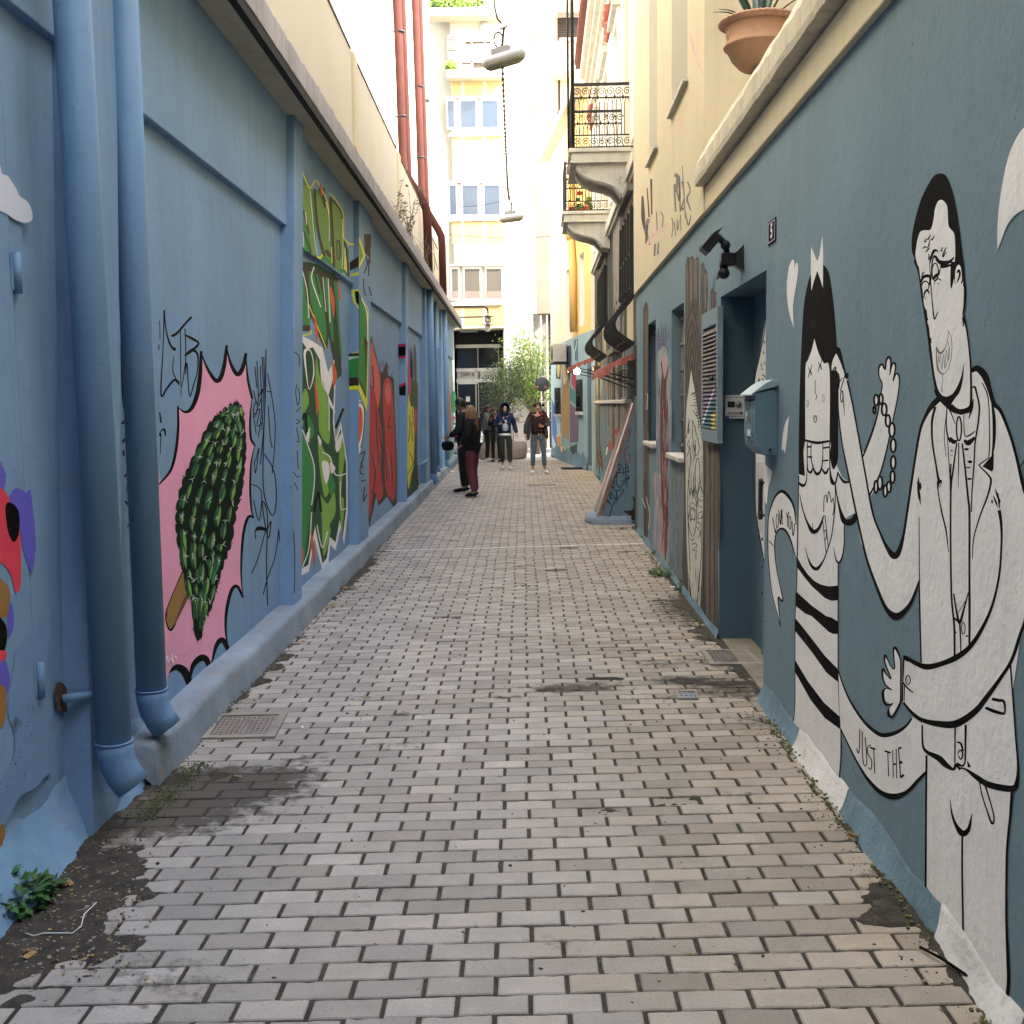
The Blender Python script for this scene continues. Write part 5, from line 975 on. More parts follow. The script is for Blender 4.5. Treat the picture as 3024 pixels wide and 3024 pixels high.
for q in ([(1226,1770),(1212,1802),(1190,1808),(1183,1825),(1196,1818)],[(1255,1778),(1240,1806),(1222,1815),(1214,1850),(1200,1872),(1185,1862),(1165,1878)],[(1222,1868),(1206,1885),(1190,1905)],[(1212,1915),(1216,1940),(1210,1965)],[(1318,1865),(1306,1900)],[(1345,1865),(1328,1905),(1314,1935)],[(1348,1900),(1318,1942)]): p.line([(x,y,11 if i%2 else 6) for i,(x,y) in enumerate(q)],Bk)
L((1222,1990,6),(1232,1940,16),(1252,1895,22),(1272,1890,14),(1285,1902,6))
L((1160,2080,5),(1172,2050,5)); L((1155,2095,5),(1180,2052,6))
L((1476,2750,3),(1462,2860,18),(1425,2962,34),(1355,3012,40),(1290,2990,34),(1262,2940,22)); L((1385,3055,16),(1420,3095,34),(1460,3108,42),(1515,3085,34),(1532,3030,18),(1530,2800,14))
L((1470,2395,14),(1474,2450,10),(1471,2465,4)); L((1226,2550,14),(1232,2592,4))
mg=mat('mouth grey',(.14,.14,.14),.6)
for q,w in (([(1270,2618,10),(1290,2660,16),(1310,2662,16),(1340,2620,6),(1356,2560,5),(1360,2495,4)],5),([(1360,2495),(1383,2550),(1388,2640),(1376,2730),(1355,2790),(1320,2828)],5),([(1270,2620,7),(1272,2700,10),(1285,2790,14),(1320,2826,12)],8),([(1352,2560),(1370,2640),(1360,2720),(1330,2780)],4),([(1285,2680),(1290,2740),(1302,2680),(1312,2790),(1325,2670),(1335,2780),(1345,2640),(1358,2720),(1366,2620)],4),([(1318,2830),(1314,2900),(1308,2960)],4),([(1312,2910),(1318,2965)],4)): p.line([(a if len(a)>2 else (*a,w)) for a in q],mg)
# hearts
p.fill([(185,1960),(160,2010),(146,2100),(142,2190),(150,2300),(170,2400),(195,2472),(195,2472),(190,2380),(190,2300),(205,2200),(222,2100),(229,2020),(222,1985),(208,1990),(199,2030),(199,2030),(197,1975)],Wt)
p.fill([(160,3138),(160,3138),(128,3200),(110,3300),(104,3390),(118,3395),(127,3417),(138,3350),(148,3260)],Wt)
p.fill([(-26,3504),(-26,3504),(32,3557),(32,3557),(22,3610),(2,3680),(-8,3790),(-16,3800),(-24,3740)],Wt)
p.fill([(1730,1888),(1730,1888),(1732,1700),(1748,1520),(1772,1370),(1812,1190),(1870,1050),(1950,950),(2080,930),(2200,1100),(2200,1350),(2080,1500),(1932,1580),(1880,1610),(1840,1650),(1800,1710),(1765,1800)],Wt)
p.build('couple_mural',RB,'white and black cartoon couple with a ribbon reading I LOVE YOU JUST THE')
# whitewashed bulges of the wall foot under the figures
def foot_patch(fr,pa,pb,m,h,out):
    a=fr.hit(*pa,.05)[0]; b=fr.hit(*pb,.05)[0]; skirt('painted_wall_foot',fr,min(a,b),max(a,b),h,out,m,RB,21,.003,.02)
foot_patch(FR,(2332,2080),(2470,2300),M_kerbRw,.13,.045)
foot_patch(FR,(2735,2670),(2968,3000),M_kerbRw,.13,.045)
# moss along the foot
M_moss=mat('moss',(.11,.12,.045),.95,.4,30,1,80)
mb=MB(); random.seed(9)
for k in range(900):
    u=random.choice([random.uniform(2.4,5.8),random.uniform(7.4,12)]); z=abs(random.gauss(0,.012)); c=FR.pt(u,z,.058+random.gauss(0,.012)+.015*fbm(u*5,1,1))
    if fbm(u*2.2,3,3)<-.12: continue
    s=random.uniform(.002,.005); mb.obox(c,(s,0,0),(0,s,s*.3),(0,-.2*s,s*.6),M_moss)
tag(mb.build('moss',origin=FR.pt(4,0,.08)),'yellow green moss growing along the foot of the right wall','moss')['kind']='stuff'
# ---------------------------------------------------------------- fixtures on the right wall
# letter box
mu0,mu1=FR.hit(2290,1320,.0)[0],0
mz1=FR.hit(2290,1135,.14)[1]; 
Y0=5.62
def mbp(px,py): return AT(px,py,FR.pt(Y0,0,.1).y)
zt=1.72; zb=1.36
zt=FR.hit(2296,1147,.0)[1]; zb=FR.hit(2297,1345,.0)[1]; ua=FR.hit(2297,1300,.0)[0]
o=thing('letter_box','pale blue metal letter box with hinged lid beside the door recess','letter box',FR.pt(ua+.17,zb,0))
dpt=.115; ln=.30
pale=mat('letter box paint',(.125,.215,.275),.5,.06,4,.15,60)
prof=[(0,zb),(dpt*.55,zb),(dpt*.95,zb+.05),(dpt,zb+.12),(dpt,zt-.02),(0,zt)]
mb=MB(); n=len(prof); V=[FR.pt(ua,z,d) for d,z in prof]+[FR.pt(ua+ln,z,d) for d,z in prof]
mb.add(V,[tuple(range(n)),tuple(range(2*n-1,n-1,-1))]+[(i,i+n,(i+1)%n+n,(i+1)%n) for i in range(n)],pale); mb.build('box_body',o,bevel=.004)
mb=MB(); prof=[(0,zt+.012),(0,zt+.035),(.03,zt+.045),(dpt*.6,zt+.025),(dpt+.02,zt-.025),(dpt+.022,zt-.035),(dpt+.004,zt-.03),(dpt-.0,zt-.018)]
n=len(prof); V=[FR.pt(ua-.008,z,d) for d,z in prof]+[FR.pt(ua+ln+.008,z,d) for d,z in prof]
mb.add(V,[tuple(range(n)),tuple(range(2*n-1,n-1,-1))]+[(i,i+n,(i+1)%n+n,(i+1)%n) for i in range(n)],mat('letter box lid',(.28,.38,.44),.4,.05,4)); mb.build('lid',o,bevel=.003)
FM=Frame(FR.pt(0,0,dpt),FR.U,FR.n)
mb=MB(); mb.fbox(FM,ua+.02,ua+ln-.02,zt-.06,zt-.052,.0,.004,M_dark); mb.fbox(FM,ua+.05,ua+.2,zb+.13,zt-.12,.0,.004,pale); mb.fbox(FM,ua+.10,ua+.24,zt-.17,zt-.12,.0005,.003,M_wht); mb.fbox(FM,ua+.11,ua+.2,zt-.24,zt-.20,.0005,.003,M_wht)
for k in range(3): mb.fbox(FM,ua+.04,ua+.26,zb+.075+k*.014,zb+.08+k*.014,-.004,.003,pale)
mb.build('front_plate',o)
mb=MB()
def mstroke(q,w=.006):
    q=[(ua+.26-a*.2,zb+.12+b*.2) for a,b in q]
    for (a,b),(c,d) in zip(q,q[1:]):
        dx,dz=c-a,d-b; l=math.hypot(dx,dz) or 1; nx,nz=-dz/l*w/2,dx/l*w/2
        mb.quad([FM.pt(a+nx,b+nz,.0055),FM.pt(c+nx,d+nz,.0055),FM.pt(c-nx,d-nz,.0055),FM.pt(a-nx,b-nz,.0055)],M_black)
for q in ([(.1,.75),(.35,.95),(.5,.8),(.3,.6),(.6,.55),(.75,.8),(.8,.95),(.75,.55)],[(.1,.45),(.25,.2),(.35,.4),(.45,.2),(.55,.45)],[(.65,.2),(.75,.5),(.9,.2),(.68,.32)],[(.15,.9),(.15,.6)],[(.3,.1),(.4,-.02)]): mstroke(q)
mb.build('box_scrawl',o)
mb=MB()
for (z,d) in ((zt-.0,.02),(zb+.03,.04)): c=FR.pt(ua-.009,z,d); mb.ball(c,.008,M_iron,8)
mb.build('rivets',o)
# intercom on the far jamb of the recess (faces the viewer)
FJ=Frame(FR.pt(DU1,0,0),FR.n*-1,FR.U*-1)
a=FJ.hit(2141,1167,.03); b=FJ.hit(2201,1236,.03)
ux0,ux1=a[0],b[0]; zz1,zz0=a[1],b[1]
ib=mat('intercom plastic',(.66,.66,.64),.5,.04,6); o=thing('intercom','beige doorphone with round speaker grille on the blue door jamb','intercom',FJ.pt((ux0+ux1)/2,zz0,0))
wd=ux1-ux0; hh=zz1-zz0
mb=MB(); mb.fbox(FJ,ux0,ux1,zz0,zz1,0,.03,ib); mb.build('housing',o,bevel=.005)
for za in (zz1-.016,zz0+.014): mb=MB(); mb.fbox(FJ,ux0-.001,ux1+.001,za,za+.003,.0,.0315,M_grey); mb.build('seam',o)
mb=MB(); c=FJ.pt(ux0+wd*.66,zz0+hh*.60,.031)
mb.tube([c,c+FJ.n*.006],wd*.16,mat('speaker grey',(.36,.36,.36),.6),24)
for k in range(14):
    an=k*2.4; r_=wd*.145*math.sqrt((k+.5)/14); q=c+FJ.U*(r_*math.cos(an))+Vector((0,0,r_*math.sin(an)))+FJ.n*.0065; mb.obox(q,FJ.U*.0022,(0,0,.0022),FJ.n*.0005,M_dark)
mb.build('speaker',o)
mb=MB(); mb.fbox(FJ,ux0+wd*.13,ux0+wd*.48,zz0+hh*.48,zz0+hh*.73,.0301,.034,M_dark); mb.build('camera_window',o,bevel=.004)
mb=MB(); mb.fbox(FJ,ux0+wd*.13,ux0+wd*.72,zz0+hh*.18,zz0+hh*.29,.0301,.033,mat('call plate',(.38,.37,.34),.4)); mb.build('name_plate',o,bevel=.003)
mb=MB(); mb.fbox(FJ,ux0+wd*.74,ux0+wd*.86,zz0+hh*.18,zz0+hh*.29,.0301,.036,M_dark); mb.build('call_button',o,bevel=.004)
mb=MB(); mb.fbox(FJ,ux0+.0,ux0+wd*.2,zz0,zz0+hh*.12,.0302,.0315,C_purp); mb.build('purple_smear',o)
# house number
a=FR.hit(2268,662,.006); b=FR.hit(2290,640,.006); c=FR.hit(2288,712,.006)
o=thing('house_number','small dark purple enamel plate reading 5 above the letter box','house number',FR.pt(a[0],c[1],0))
u0_,u1_=min(a[0],b[0]),max(a[0],b[0]); z1_=b[1]; z0_=c[1]
en=mat('purple enamel',(.028,.016,.045),.85,.03,3,spec=.05); 
mb=MB(); mb.fbox(FR,u0_,u1_,z0_,z1_,0,.006,en); mb.build('plate',o,bevel=.002)
mb=MB(); e=.010
for (a0,a1,b0,b1) in ((u0_+e,u1_-e,z0_+e,z0_+e+.0025),(u0_+e,u1_-e,z1_-e-.0025,z1_-e),(u0_+e,u0_+e+.0025,z0_+e+.0041,z1_-e-.0041),(u1_-e-.0025,u1_-e,z0_+e+.0041,z1_-e-.0041)): mb.fbox(FR,a0,a1,b0,b1,.005,.0072,M_wht)
mb.build('plate_border',o)
def text(body,fr,u,z,size,d,m,parent,nm='lettering',flip=False,sx=1.):
    c=bpy.data.curves.new(nm,'FONT'); c.body=body; c.size=size; c.align_x='CENTER'; c.align_y='CENTER'; c.extrude=.0006; c.offset=size*.022
    ob=bpy.data.objects.new(nm,c); COL.objects.link(ob)
    X=fr.U.copy(); 
    if fr.n.cross(X).dot(Vector((0,0,1)))<0: X=-X     # read left to right from outside
    Z=fr.n; Yv=Vector((0,0,1)); M=Matrix((X*sx,Yv,Z)).transposed().to_4x4(); M.translation=fr.pt(u,z,d)
    dg=bpy.context.evaluated_depsgraph_get(); bpy.context.view_layer.update(); me=bpy.data.meshes.new_from_object(ob.evaluated_get(bpy.context.evaluated_depsgraph_get())); me.transform(M)
    o0=Vector(parent['_loc']); me.transform(Matrix.Translation(-o0)); bpy.data.objects.remove(ob)
    me.materials.clear(); me.materials.append(m); r=bpy.data.objects.new(nm,me); COL.objects.link(r); r.parent=parent; r['_loc']=list(o0); return r
text('5',FR,(u0_+u1_)/2,(z0_+z1_)/2,.098,.0068,M_wht,o,'numeral')
# floodlight with sensor
fu,fz=FR.hit(2193,762,.0)
o=thing('floodlight','black twin floodlight with a round motion sensor above the door recess','floodlight',FR.pt(fu,fz,0))
bl=mat('black plastic',(.012,.013,.014),.4,.1,5)
mb=MB(); mb.hexa([FR.pt(fu-.05,fz-.075,0),FR.pt(fu+.05,fz-.075,0),FR.pt(fu+.035,fz-.045,.05),FR.pt(fu-.035,fz-.045,.05),FR.pt(fu-.05,fz+.075,0),FR.pt(fu+.05,fz+.075,0),FR.pt(fu+.035,fz+.03,.05),FR.pt(fu-.035,fz+.03,.05)],bl); mb.fbox(FR,fu-.04,fu+.04,fz-.045,fz+.028,.05,.13,bl); mb.build('mount',o,bevel=.004)
mb=MB(); c=FR.pt(fu,fz-.085,.11); mb.ball(c,.036,bl,14); mb.tube([c+Vector((0,0,.02)),c+Vector((0,0,.07))],.025,bl,12); mb.build('motion_sensor',o)
mb=MB(); c=FR.pt(fu+.03,fz-.105,.14); mb.obox(c,FR.U*.016,FR.n*.007+Vector((0,0,-.006)),(0,0,.012),M_grey); mb.build('sensor_lens',o)
mb=MB(); mb.ball(FR.pt(fu,fz+.075,.10),.030,bl,12); mb.tube([FR.pt(fu,fz+.02,.09),FR.pt(fu,fz+.08,.10)],.018,bl,10); mb.build('swivel_joint',o)
ax=(FR.n*.075+Vector((0,0,-.085))); ay=FR.U*.075; az=ax.cross(ay).normalized()
if az.z<0: az=-az
c=FR.pt(fu+.02,fz+.105,.21)
n2=ax.cross(ay).normalized(); n2=n2 if n2.dot(FR.n)>0 else -n2
mb=MB(); mb.obox(c-n2*.03,ax*.5,ay*.9,n2*.028,bl); mb.hexa([c-ax*.5-ay-az*.0+Vector((0,0,0)),c+ax*.5-ay,c+ax*.5+ay,c-ax*.5+ay,c-ax*.35-ay*.7+FR.n*-.07+Vector((0,0,.045)),c+ax*.25-ay*.7+FR.n*-.07+Vector((0,0,.045)),c+ax*.25+ay*.7+FR.n*-.07+Vector((0,0,.045)),c-ax*.35+ay*.7+FR.n*-.07+Vector((0,0,.045))],bl)
mb.tube([c+FR.n*-.06+Vector((0,0,.03)),FR.pt(fu,fz+.08,.10)],.02,bl,8); mb.build('lamp_head',o,bevel=.004)
nrm=(FR.n*.085+Vector((0,0,.075))).normalized()*-1
nn=ax.cross(ay).normalized(); 
if nn.dot(FR.n)<0: nn=-nn
mb=MB(); mb.obox(c+nn*.002,ax*.42,ay*.85,nn*.003,mat('lamp glass grey',(.20,.20,.20),.2)); mb.build('lamp_glass',o)
# dirty streak below mount is part of wall paint
# ---------------------------------------------------------------- terracotta pot with agave
pc=FR.hit(2232,230,-.12); PY=pc[0]
best=None
PY=6.55
cpt=AT(2240,200,PY); cx_=cpt.x; 
zc=3.50
o=thing('terracotta_pot','large terracotta pot with fluted rim and moulded face on the cream coping','plant pot',(cx_,PY,zc))
zr=AT(2240,60,PY).z; Rr=.185
h=zr-zc
mb=MB(); mb.lathe((cx_,PY,zc),[(r_*1.08,z_) for r_,z_ in [(.085,0),(.10,.01),(.140,h*.2),(.168,h*.42),(.182,h*.45),(.185,h*.48),(.170,h*.52),(.172,h*.75),(.178,h*.88),(.17,h*.90)]],M_terra,40); mb.build('pot_body',o)
mb=MB(); mb.lathe((cx_,PY,zc),[(r_*1.06,z_) for r_,z_ in [(.16,h*.86),(.195,h*.88),(.215,h*.94),(.205,h*.985),(.185,h),(.165,h*.99),(.16,h*.94),(.02,h*.93)]],M_terra,144,1,1,36,.022); mb.build('pot_rim',o)
mb=MB(); c=Vector((cx_-.165,PY-.03,zc+h*.68)); mb.ball(c,.032,M_terra,12,.7,1,1.35); mb.ball(c+Vector((-.02,0,-.004)),.009,M_terra,8); mb.ball(c+Vector((-.012,0,-.02)),.008,M_terra,8); mb.ball(c+Vector((0,0,.04)),.026,M_terra,10)
random.seed(2)
for k in range(26):
    an=math.pi*1.0+random.uniform(.25,1.0); q=Vector((cx_+.168*math.cos(an),PY+.168*math.sin(an),zc+h*random.uniform(.58,.82))); mb.ball(q,random.uniform(.006,.012),M_terra,7,1,1,.7)
mb.build('relief',o)
ag=thing('agave','dark green spiky agave growing out of the terracotta pot','agave',(cx_,PY,zr-.02))
def blade(b,t,w,curl,m,thk=.012):
    mb=MB();b=Vector(b);t=Vector(t); side=(t-b).cross(Vector((0,0,1))).normalized(); vs=[];fs=[];n=9
    for i in range(n+1):
        s=i/n; c=b.lerp(t,s)+Vector((0,0,curl*math.sin(math.pi*s))); ww=w*(math.sin(math.pi*min(.98,.25+s*.74)))*(1-s*.2)
        if i==n: ww=.001
        vs+= [c-side*ww,c+Vector((0,0,-thk*(1-s))),c+side*ww,c+Vector((0,0,thk*.3))]
    for i in range(n):
        for j in range(4): a=i*4+j;a2=i*4+(j+1)%4; fs.append((a,a2,a2+4,a+4))
    mb.add(vs,fs,m,True); return mb
for k,(dx,dy,dz,w) in enumerate(((-.26,-.08,.24,.022),(-.02,.0,.42,.05),(.05,-.06,.40,.035),(.22,-.1,.26,.02),(.16,.1,.34,.03),(-.12,.16,.30,.03),(.02,.2,.30,.03),(-.22,.05,.08,.012),(-.27,-.05,.03,.010),(.28,-.06,.12,.015),(-.16,-.15,.12,.012),(.08,-.05,.36,.03))):
    blade((cx_+dx*.15,PY+dy*.15,zr-.03),(cx_+dx,PY+dy,zr+dz),w,.03 if k else .05,M_agave if k!=2 else mat('grey agave leaf',(.20,.27,.26),.5,.2,6)).build('agave_leaf',ag)
mb=MB(); mb.lathe((cx_,PY,zr-.03),[(.15,0),(.13,.012),(.02,.02)],M_dirt,20); mb.build('soil',ag)
# grit and crumbs on the bare earth and along the walls
mb=MB(); random.seed(6); gc=[mat('pale grit',(.30,.27,.22),.9),mat('dark grit',(.05,.04,.03),.9),M_lf,mat('grey grit',(.2,.19,.17),.9)]
for k in range(1900):
    t=random.random()
    if t<.35: c=G(random.uniform(0,420),random.uniform(2480,2880),.006); c+=Vector((random.gauss(0,.03),random.gauss(0,.03),0))
    elif t<.6: u=random.uniform(4.8,14); c=Vector((edgeL(u)+abs(random.gauss(0,.05)),u,.004))
    elif t<.85: u=random.uniform(2.4,12); c=Vector((edgeR(u)-.06-abs(random.gauss(0,.06)),u,.004))
    else: c=Vector((random.uniform(-1.5,1.1),random.uniform(2.5,9),.003))
    s=random.uniform(.0015,.006); a=random.uniform(0,3); mb.obox(c,(s*math.cos(a),s*math.sin(a),0),(-s*.6*math.sin(a),s*.6*math.cos(a),.2*s),(0,0,s*.35),random.choice(gc))
o_=tag(mb.build('grit',origin=(0,4,0)),'fine grit and crumbs scattered over the paving and along the wall feet','grit'); o_['kind']='stuff'
# ---------------------------------------------------------------- buttress wedge
WY=14.75
a=AT(1752,1545,WY); b=AT(1868,1190,WY); 
o=thing('sloping_buttress','blue sloping buttress wall with a red and white painted edge and tag writing','buttress',(1.2,WY,0))
xb=G(1757,1541).x; xt=b.x; zt_=b.z; xw=FR.pt(WY,0,-.05).x+.05; D=.5
mb=MB(); mb.add([(xb,WY,0),(xw,WY,0),(xw,WY,zt_),(xt,WY,zt_),(xb,WY+D,0),(xw+.02,WY+D,0),(xw+.02,WY+D,zt_),(xt,WY+D,zt_)],[(0,1,2,3),(4,7,6,5),(0,3,7,4),(3,2,6,7),(1,5,6,2)],M_blueR); mb.build('buttress_wall',o)
EW=Frame((0,WY,0),(1,0,0),(0,-1,0))
mb=MB(); n=24;vs=[];fs=[]
for i in range(n+1):
    t=i/n; x=xb+(xt-xb)*t; z=zt_*t; nx,nz=-(zt_),(xt-xb); l=math.hypot(nx,nz); nx/=l;nz/=l
    for yy,off in ((WY-.012,.05),(WY-.012,-.0),(WY+D,.0),(WY+D,.05)): vs.append((x+nx*(.02 if off else -.045),yy,z+nz*(.02 if off else -.045)))
for i in range(n):
    for j in range(4): p0=i*4+j;p1=i*4+(j+1)%4; fs.append((p0,p1,p1+4,p0+4))
mb.add(vs,fs,mat('worn red timber',(.32,.16,.13),.85,.3,6,.4,40,streak=.9,streakcol=(.50,.46,.42))); mb.build('painted_edge',o)
mb=MB()
for yy in (WY-.014,WY+D+.004): mb.tube([(xb-.02,yy,.02),((xb+xt)/2-.012,yy,zt_/2),(xt-.0,yy,zt_)],[.022,.014,.010],M_wht,6)
mb.build('white_edging',o)
mb=MB()
for i in range(20):
    x=xb-.07+(xw-xb)*i/19*.85; pass
prf=[]
vs=[];fs=[]
for i in range(21):
    x=xb-.06+(xw-xb-.05)*i/20; hz=.10+.03*fbm(i*.4,2,2)
    for yy,z in ((WY-.10+.02*fbm(i*.7,1,1),-.01),(WY-.09+.02*fbm(i*.6,5,1),hz*.6),(WY-.03,hz),(WY+.05,hz)): vs.append((x,yy,z))
for i in range(20):
    for j in range(3): a_=i*4+j; fs.append((a_,a_+4,a_+5,a_+1))
fs.append((0,1,2,3)); mb.add(vs,fs,M_kerb,True); mb.build('cement_foot',o)
mb=MB(); mb.ball((xb-.02,WY+.3,0.02),.12,M_kerb,14,1,3,1); mb.build('cement_nose',o)
p=Paint(EW,.004,1600,1200,360/1932)
for q in ([(1370,330),(1385,440)],[(1418,340),(1395,450),(1352,585)]): p.line([(x,y,12) for x,y in q],mat('red letter paint',(.30,.03,.05)))
p.line([(1405,650,12),(1360,632,12),(1325,680,12),(1318,780,12),(1330,860,14),(1360,895,12),(1392,850,12),(1395,770,12)],mat('red letter paint',(.3,.03,.05))); p.line([(1360,765,10),(1415,765,10)],mat('red letter paint',(.3,.03,.05)))
for q in ([(1180,950),(1230,920),(1270,950),(1215,1000),(1280,1010)],[(1225,930),(1220,1050)],[(1295,960),(1290,1080)],[(1325,900),(1330,1170)],[(1325,900),(1375,970),(1335,975),(1385,1020),(1330,1040)],[(1180,1050),(1390,1040)],[(1335,1080),(1385,1110),(1335,1130)]): p.line([(x,y,9) for x,y in q],M_black)
tl=mat('teal tag',(.02,.07,.11),.8)
for q in ([(1120,1030),(1160,1130),(1190,1050),(1180,1200),(1230,1290)],[(1090,1100),(1100,1250),(1160,1330),(1210,1340)],[(1060,1180),(1140,1300),(1130,1120)],[(1040,1330),(1100,1480),(1090,1350),(1170,1480),(1180,1350),(1190,1500)],[(1010,1400),(1060,1530),(1030,1480),(1100,1560)],[(1190,1340),(1300,1330),(1200,1470),(1130,1560),(1070,1750),(1045,1840)],[(1230,1290),(1390,1130),(1260,1200)],[(1345,1160),(1350,1300)]): p.line([(x,y,17) for x,y in q],tl)
p.ell(1142,1215,12,12,M_black); p.fill([(1440,1420),(1475,1460),(1500,1560),(1490,1780),(1340,1790),(1380,1720),(1300,1660),(1430,1640),(1455,1540)],mat('rusty gap',(.05,.03,.025),.95,.4,12))
p.build('tag_writing',o)
# ---------------------------------------------------------------- weeds at the wall foot
def leafy(nm,lab,c,r,h,n,m=M_leafC,cat='weed',ls=.03,group=None):
    mb=MB(); c=Vector(c)
    for i in range(n):
        a=random.uniform(0,6.28); rr=r*math.sqrt(random.random()); z=h*random.random()*(1-.6*rr/r)+.01; q=c+Vector((rr*math.cos(a),rr*math.sin(a),z)); s=ls*random.uniform(.5,1.2)
        ax=Vector((math.cos(a+random.gauss(0,.6)),math.sin(a+random.gauss(0,.6)),random.uniform(-.3,.6))).normalized(); ay=ax.cross(Vector((random.gauss(0,.3),random.gauss(0,.3),1))).normalized()*.45
        mb.add([q-ax*s*.5,q+ay*s*.6,q+ax*s*.6,q-ay*s*.6],[(0,1,2,3)],m)
        if i%4==0: mb.tube([c+Vector((rr*.3*math.cos(a),rr*.3*math.sin(a),0)),q],.0022,m,3,False)
    o=mb.build(nm,origin=c); tag(o,lab,cat,group); return o
c=G(20,2660); leafy('weed','broad leaved green weed on the bare earth at the lower left edge',(c.x+.03,c.y-.05,0),.14,.13,380,mat('nettle leaf',(.045,.125,.03),.55,.35,14),ls=.05)
c=G(150,2630); leafy('weed','small green weed sprig right of the big weed at lower left',(c.x,c.y,0),.06,.06,40,mat('nettle leaf',(.04,.1,.03)),ls=.03)
for (px,py,r,h,n,lab) in ((1962,1700,.17,.09,300,'largest green weed tuft at the right wall foot below the red streak'),(2012,1745,.07,.10,90,'dark weed clump at the foot of the wood face mural'),(1945,1640,.08,.10,110,'leggy weed on the right wall foot past the large tuft'),(1915,1595,.09,.14,120,'weed growing at the corner just beyond the red streak'),(1777,1420,.12,.45,170,'leafy plant growing from the far side of the sloping buttress'),(1645,1352,.22,.12,160,'low green weed at the foot of the far house corner')):
    c=G(px,py); leafy('weed',lab,(c.x,c.y,0),r,h,n,M_leafC)
c=G(560,2290)
mb=MB(); random.seed(21)
for k in range(2600):
    t=random.random(); u=4.2+2.6*t; q=Vector((-1.60-.009*u+random.gauss(0,.03)-(.02 if u<4.7 else 0),u,0)); q.z=abs(random.gauss(0,.010)); 
    if u<4.9: q.x=-1.50+random.gauss(0,.035)-.04*(4.9-u)
    s=random.uniform(.0012,.0032); mb.obox(q,(s,0,0),(0,s,.3*s),(0,0,s*.6),M_moss if k%2 else mat('dark moss',(.06,.08,.03),.95,.3,30))
o_=mb.build('moss',origin=(-1.6,5,0)); tag(o_,'green moss along the left kerb foot near the blue downpipes','moss'); o_['kind']='stuff'
# ---------------------------------------------------------------- neoclassical house
NH=thing('neoclassical_house','old plaster house with bracketed balconies, red capitals and caged windows','building',(1.5,20,0))
FN=Frame(FR.pt(0,0,-.055),FR.U,FR.n)
NE=25.6; NU0=UE+.01
M_ncream=mat('house ivory',(.66,.58,.42),.9,.06,1.4,.3,40,streak=.4,streakcol=(.42,.36,.26)); M_nwhite=mat('house white trim',(.72,.70,.66),.85,.04,3,.2,40)
nw=[(14.55,16.2,2.4,4.2,.18),(20.7,22.6,2.5,4.2,.18),(15.05,16.35,4.98,7.5,.2),(19.85,21.15,4.98,7.5,.2),(17.3,18.2,5.3,7.4,.2),(23.0,23.9,5.3,7.4,.2),(17.6,18.9,.10,2.3,.25),(23.7,24.6,.12,2.2,.28)]
mb=MB(); wall_holes(mb,FN,NU0,NE,-.05,9.1,[h for h in nw if h[3]>4.5],0,M_ncream)
mb.build('upper_wall',NH)
mb.v=[];mb=MB()
wall_holes(mb,FN,NU0,NE,-.05,4.55,[h for h in nw if h[3]<4.5],.012,mat('lower blue grey wall',(.13,.185,.21),.9,.15,2,.5,38,streak=.6,streakcol=(.10,.14,.16),spots=.3,spotcol=(.30,.30,.27)))
mb.build('lower_wall',NH)
mb=MB(); mb.fbox(FN,NU0,NE,-.05,9.2,-2.8,-.31,M_ncream); 
for u in (NU0,NE): mb.quad([FN.pt(u,-.05,.012),FN.pt(u,-.05,-.31),FN.pt(u,9.1,-.31),FN.pt(u,9.1,.0)],M_ncream)
mb.build('rear_mass',NH)
mb=MB()
for a,b,c,e,dp in nw:
    if e>4.5:
        for k in range(2):
            x0=a+(b-a)*k/2+.02; x1=a+(b-a)*(k+1)/2-.02; mb.fbox(FN,x0,x1,c,e,-.17,-.13,M_nwhite)
mb.build('shutter',NH)
for a,b,c,e,dp in nw:
    mb=MB(); w_=.12 if e>4.5 else .10; mm=M_nwhite if e>4.5 else M_stoneD
    mb.fbox(FN,a-w_,a,c,e,.0,.045,mm); mb.fbox(FN,b,b+w_,c,e,.0,.045,mm); mb.fbox(FN,a-w_,b+w_,e,e+w_,.0,.05,mm); mb.fbox(FN,a-w_-.06,b+w_+.06,e+w_,e+w_+.09,.0,.13,M_stone if e>4.5 else M_stoneD)
    mb.build('window_surround',NH,bevel=.004)
for a,b,c,e,dp in nw:
    if e<4.5:
        mb=MB()
        if c<1: mb.fbox(FN,a,b,c,e,-.24,-.16,M_blueD)
        else:
            n=2
            for k in range(n):
                x0=a+(b-a)*k/n+.02;x1=a+(b-a)*(k+1)/n-.02
                mb.fbox(FN,x0,x1,c,e,-.15,-.12,M_brn)
                for q in range(30): z=c+.08+(e-c-.16)*q/30; mb.obox(FN.pt((x0+x1)/2,z,-.112),FN.U*((x1-x0)/2-.05),FN.n*.012+Vector((0,0,-.01)),(0,0,.003),M_brn)
        mb.build('window_shutter' if c>1 else 'door',NH)
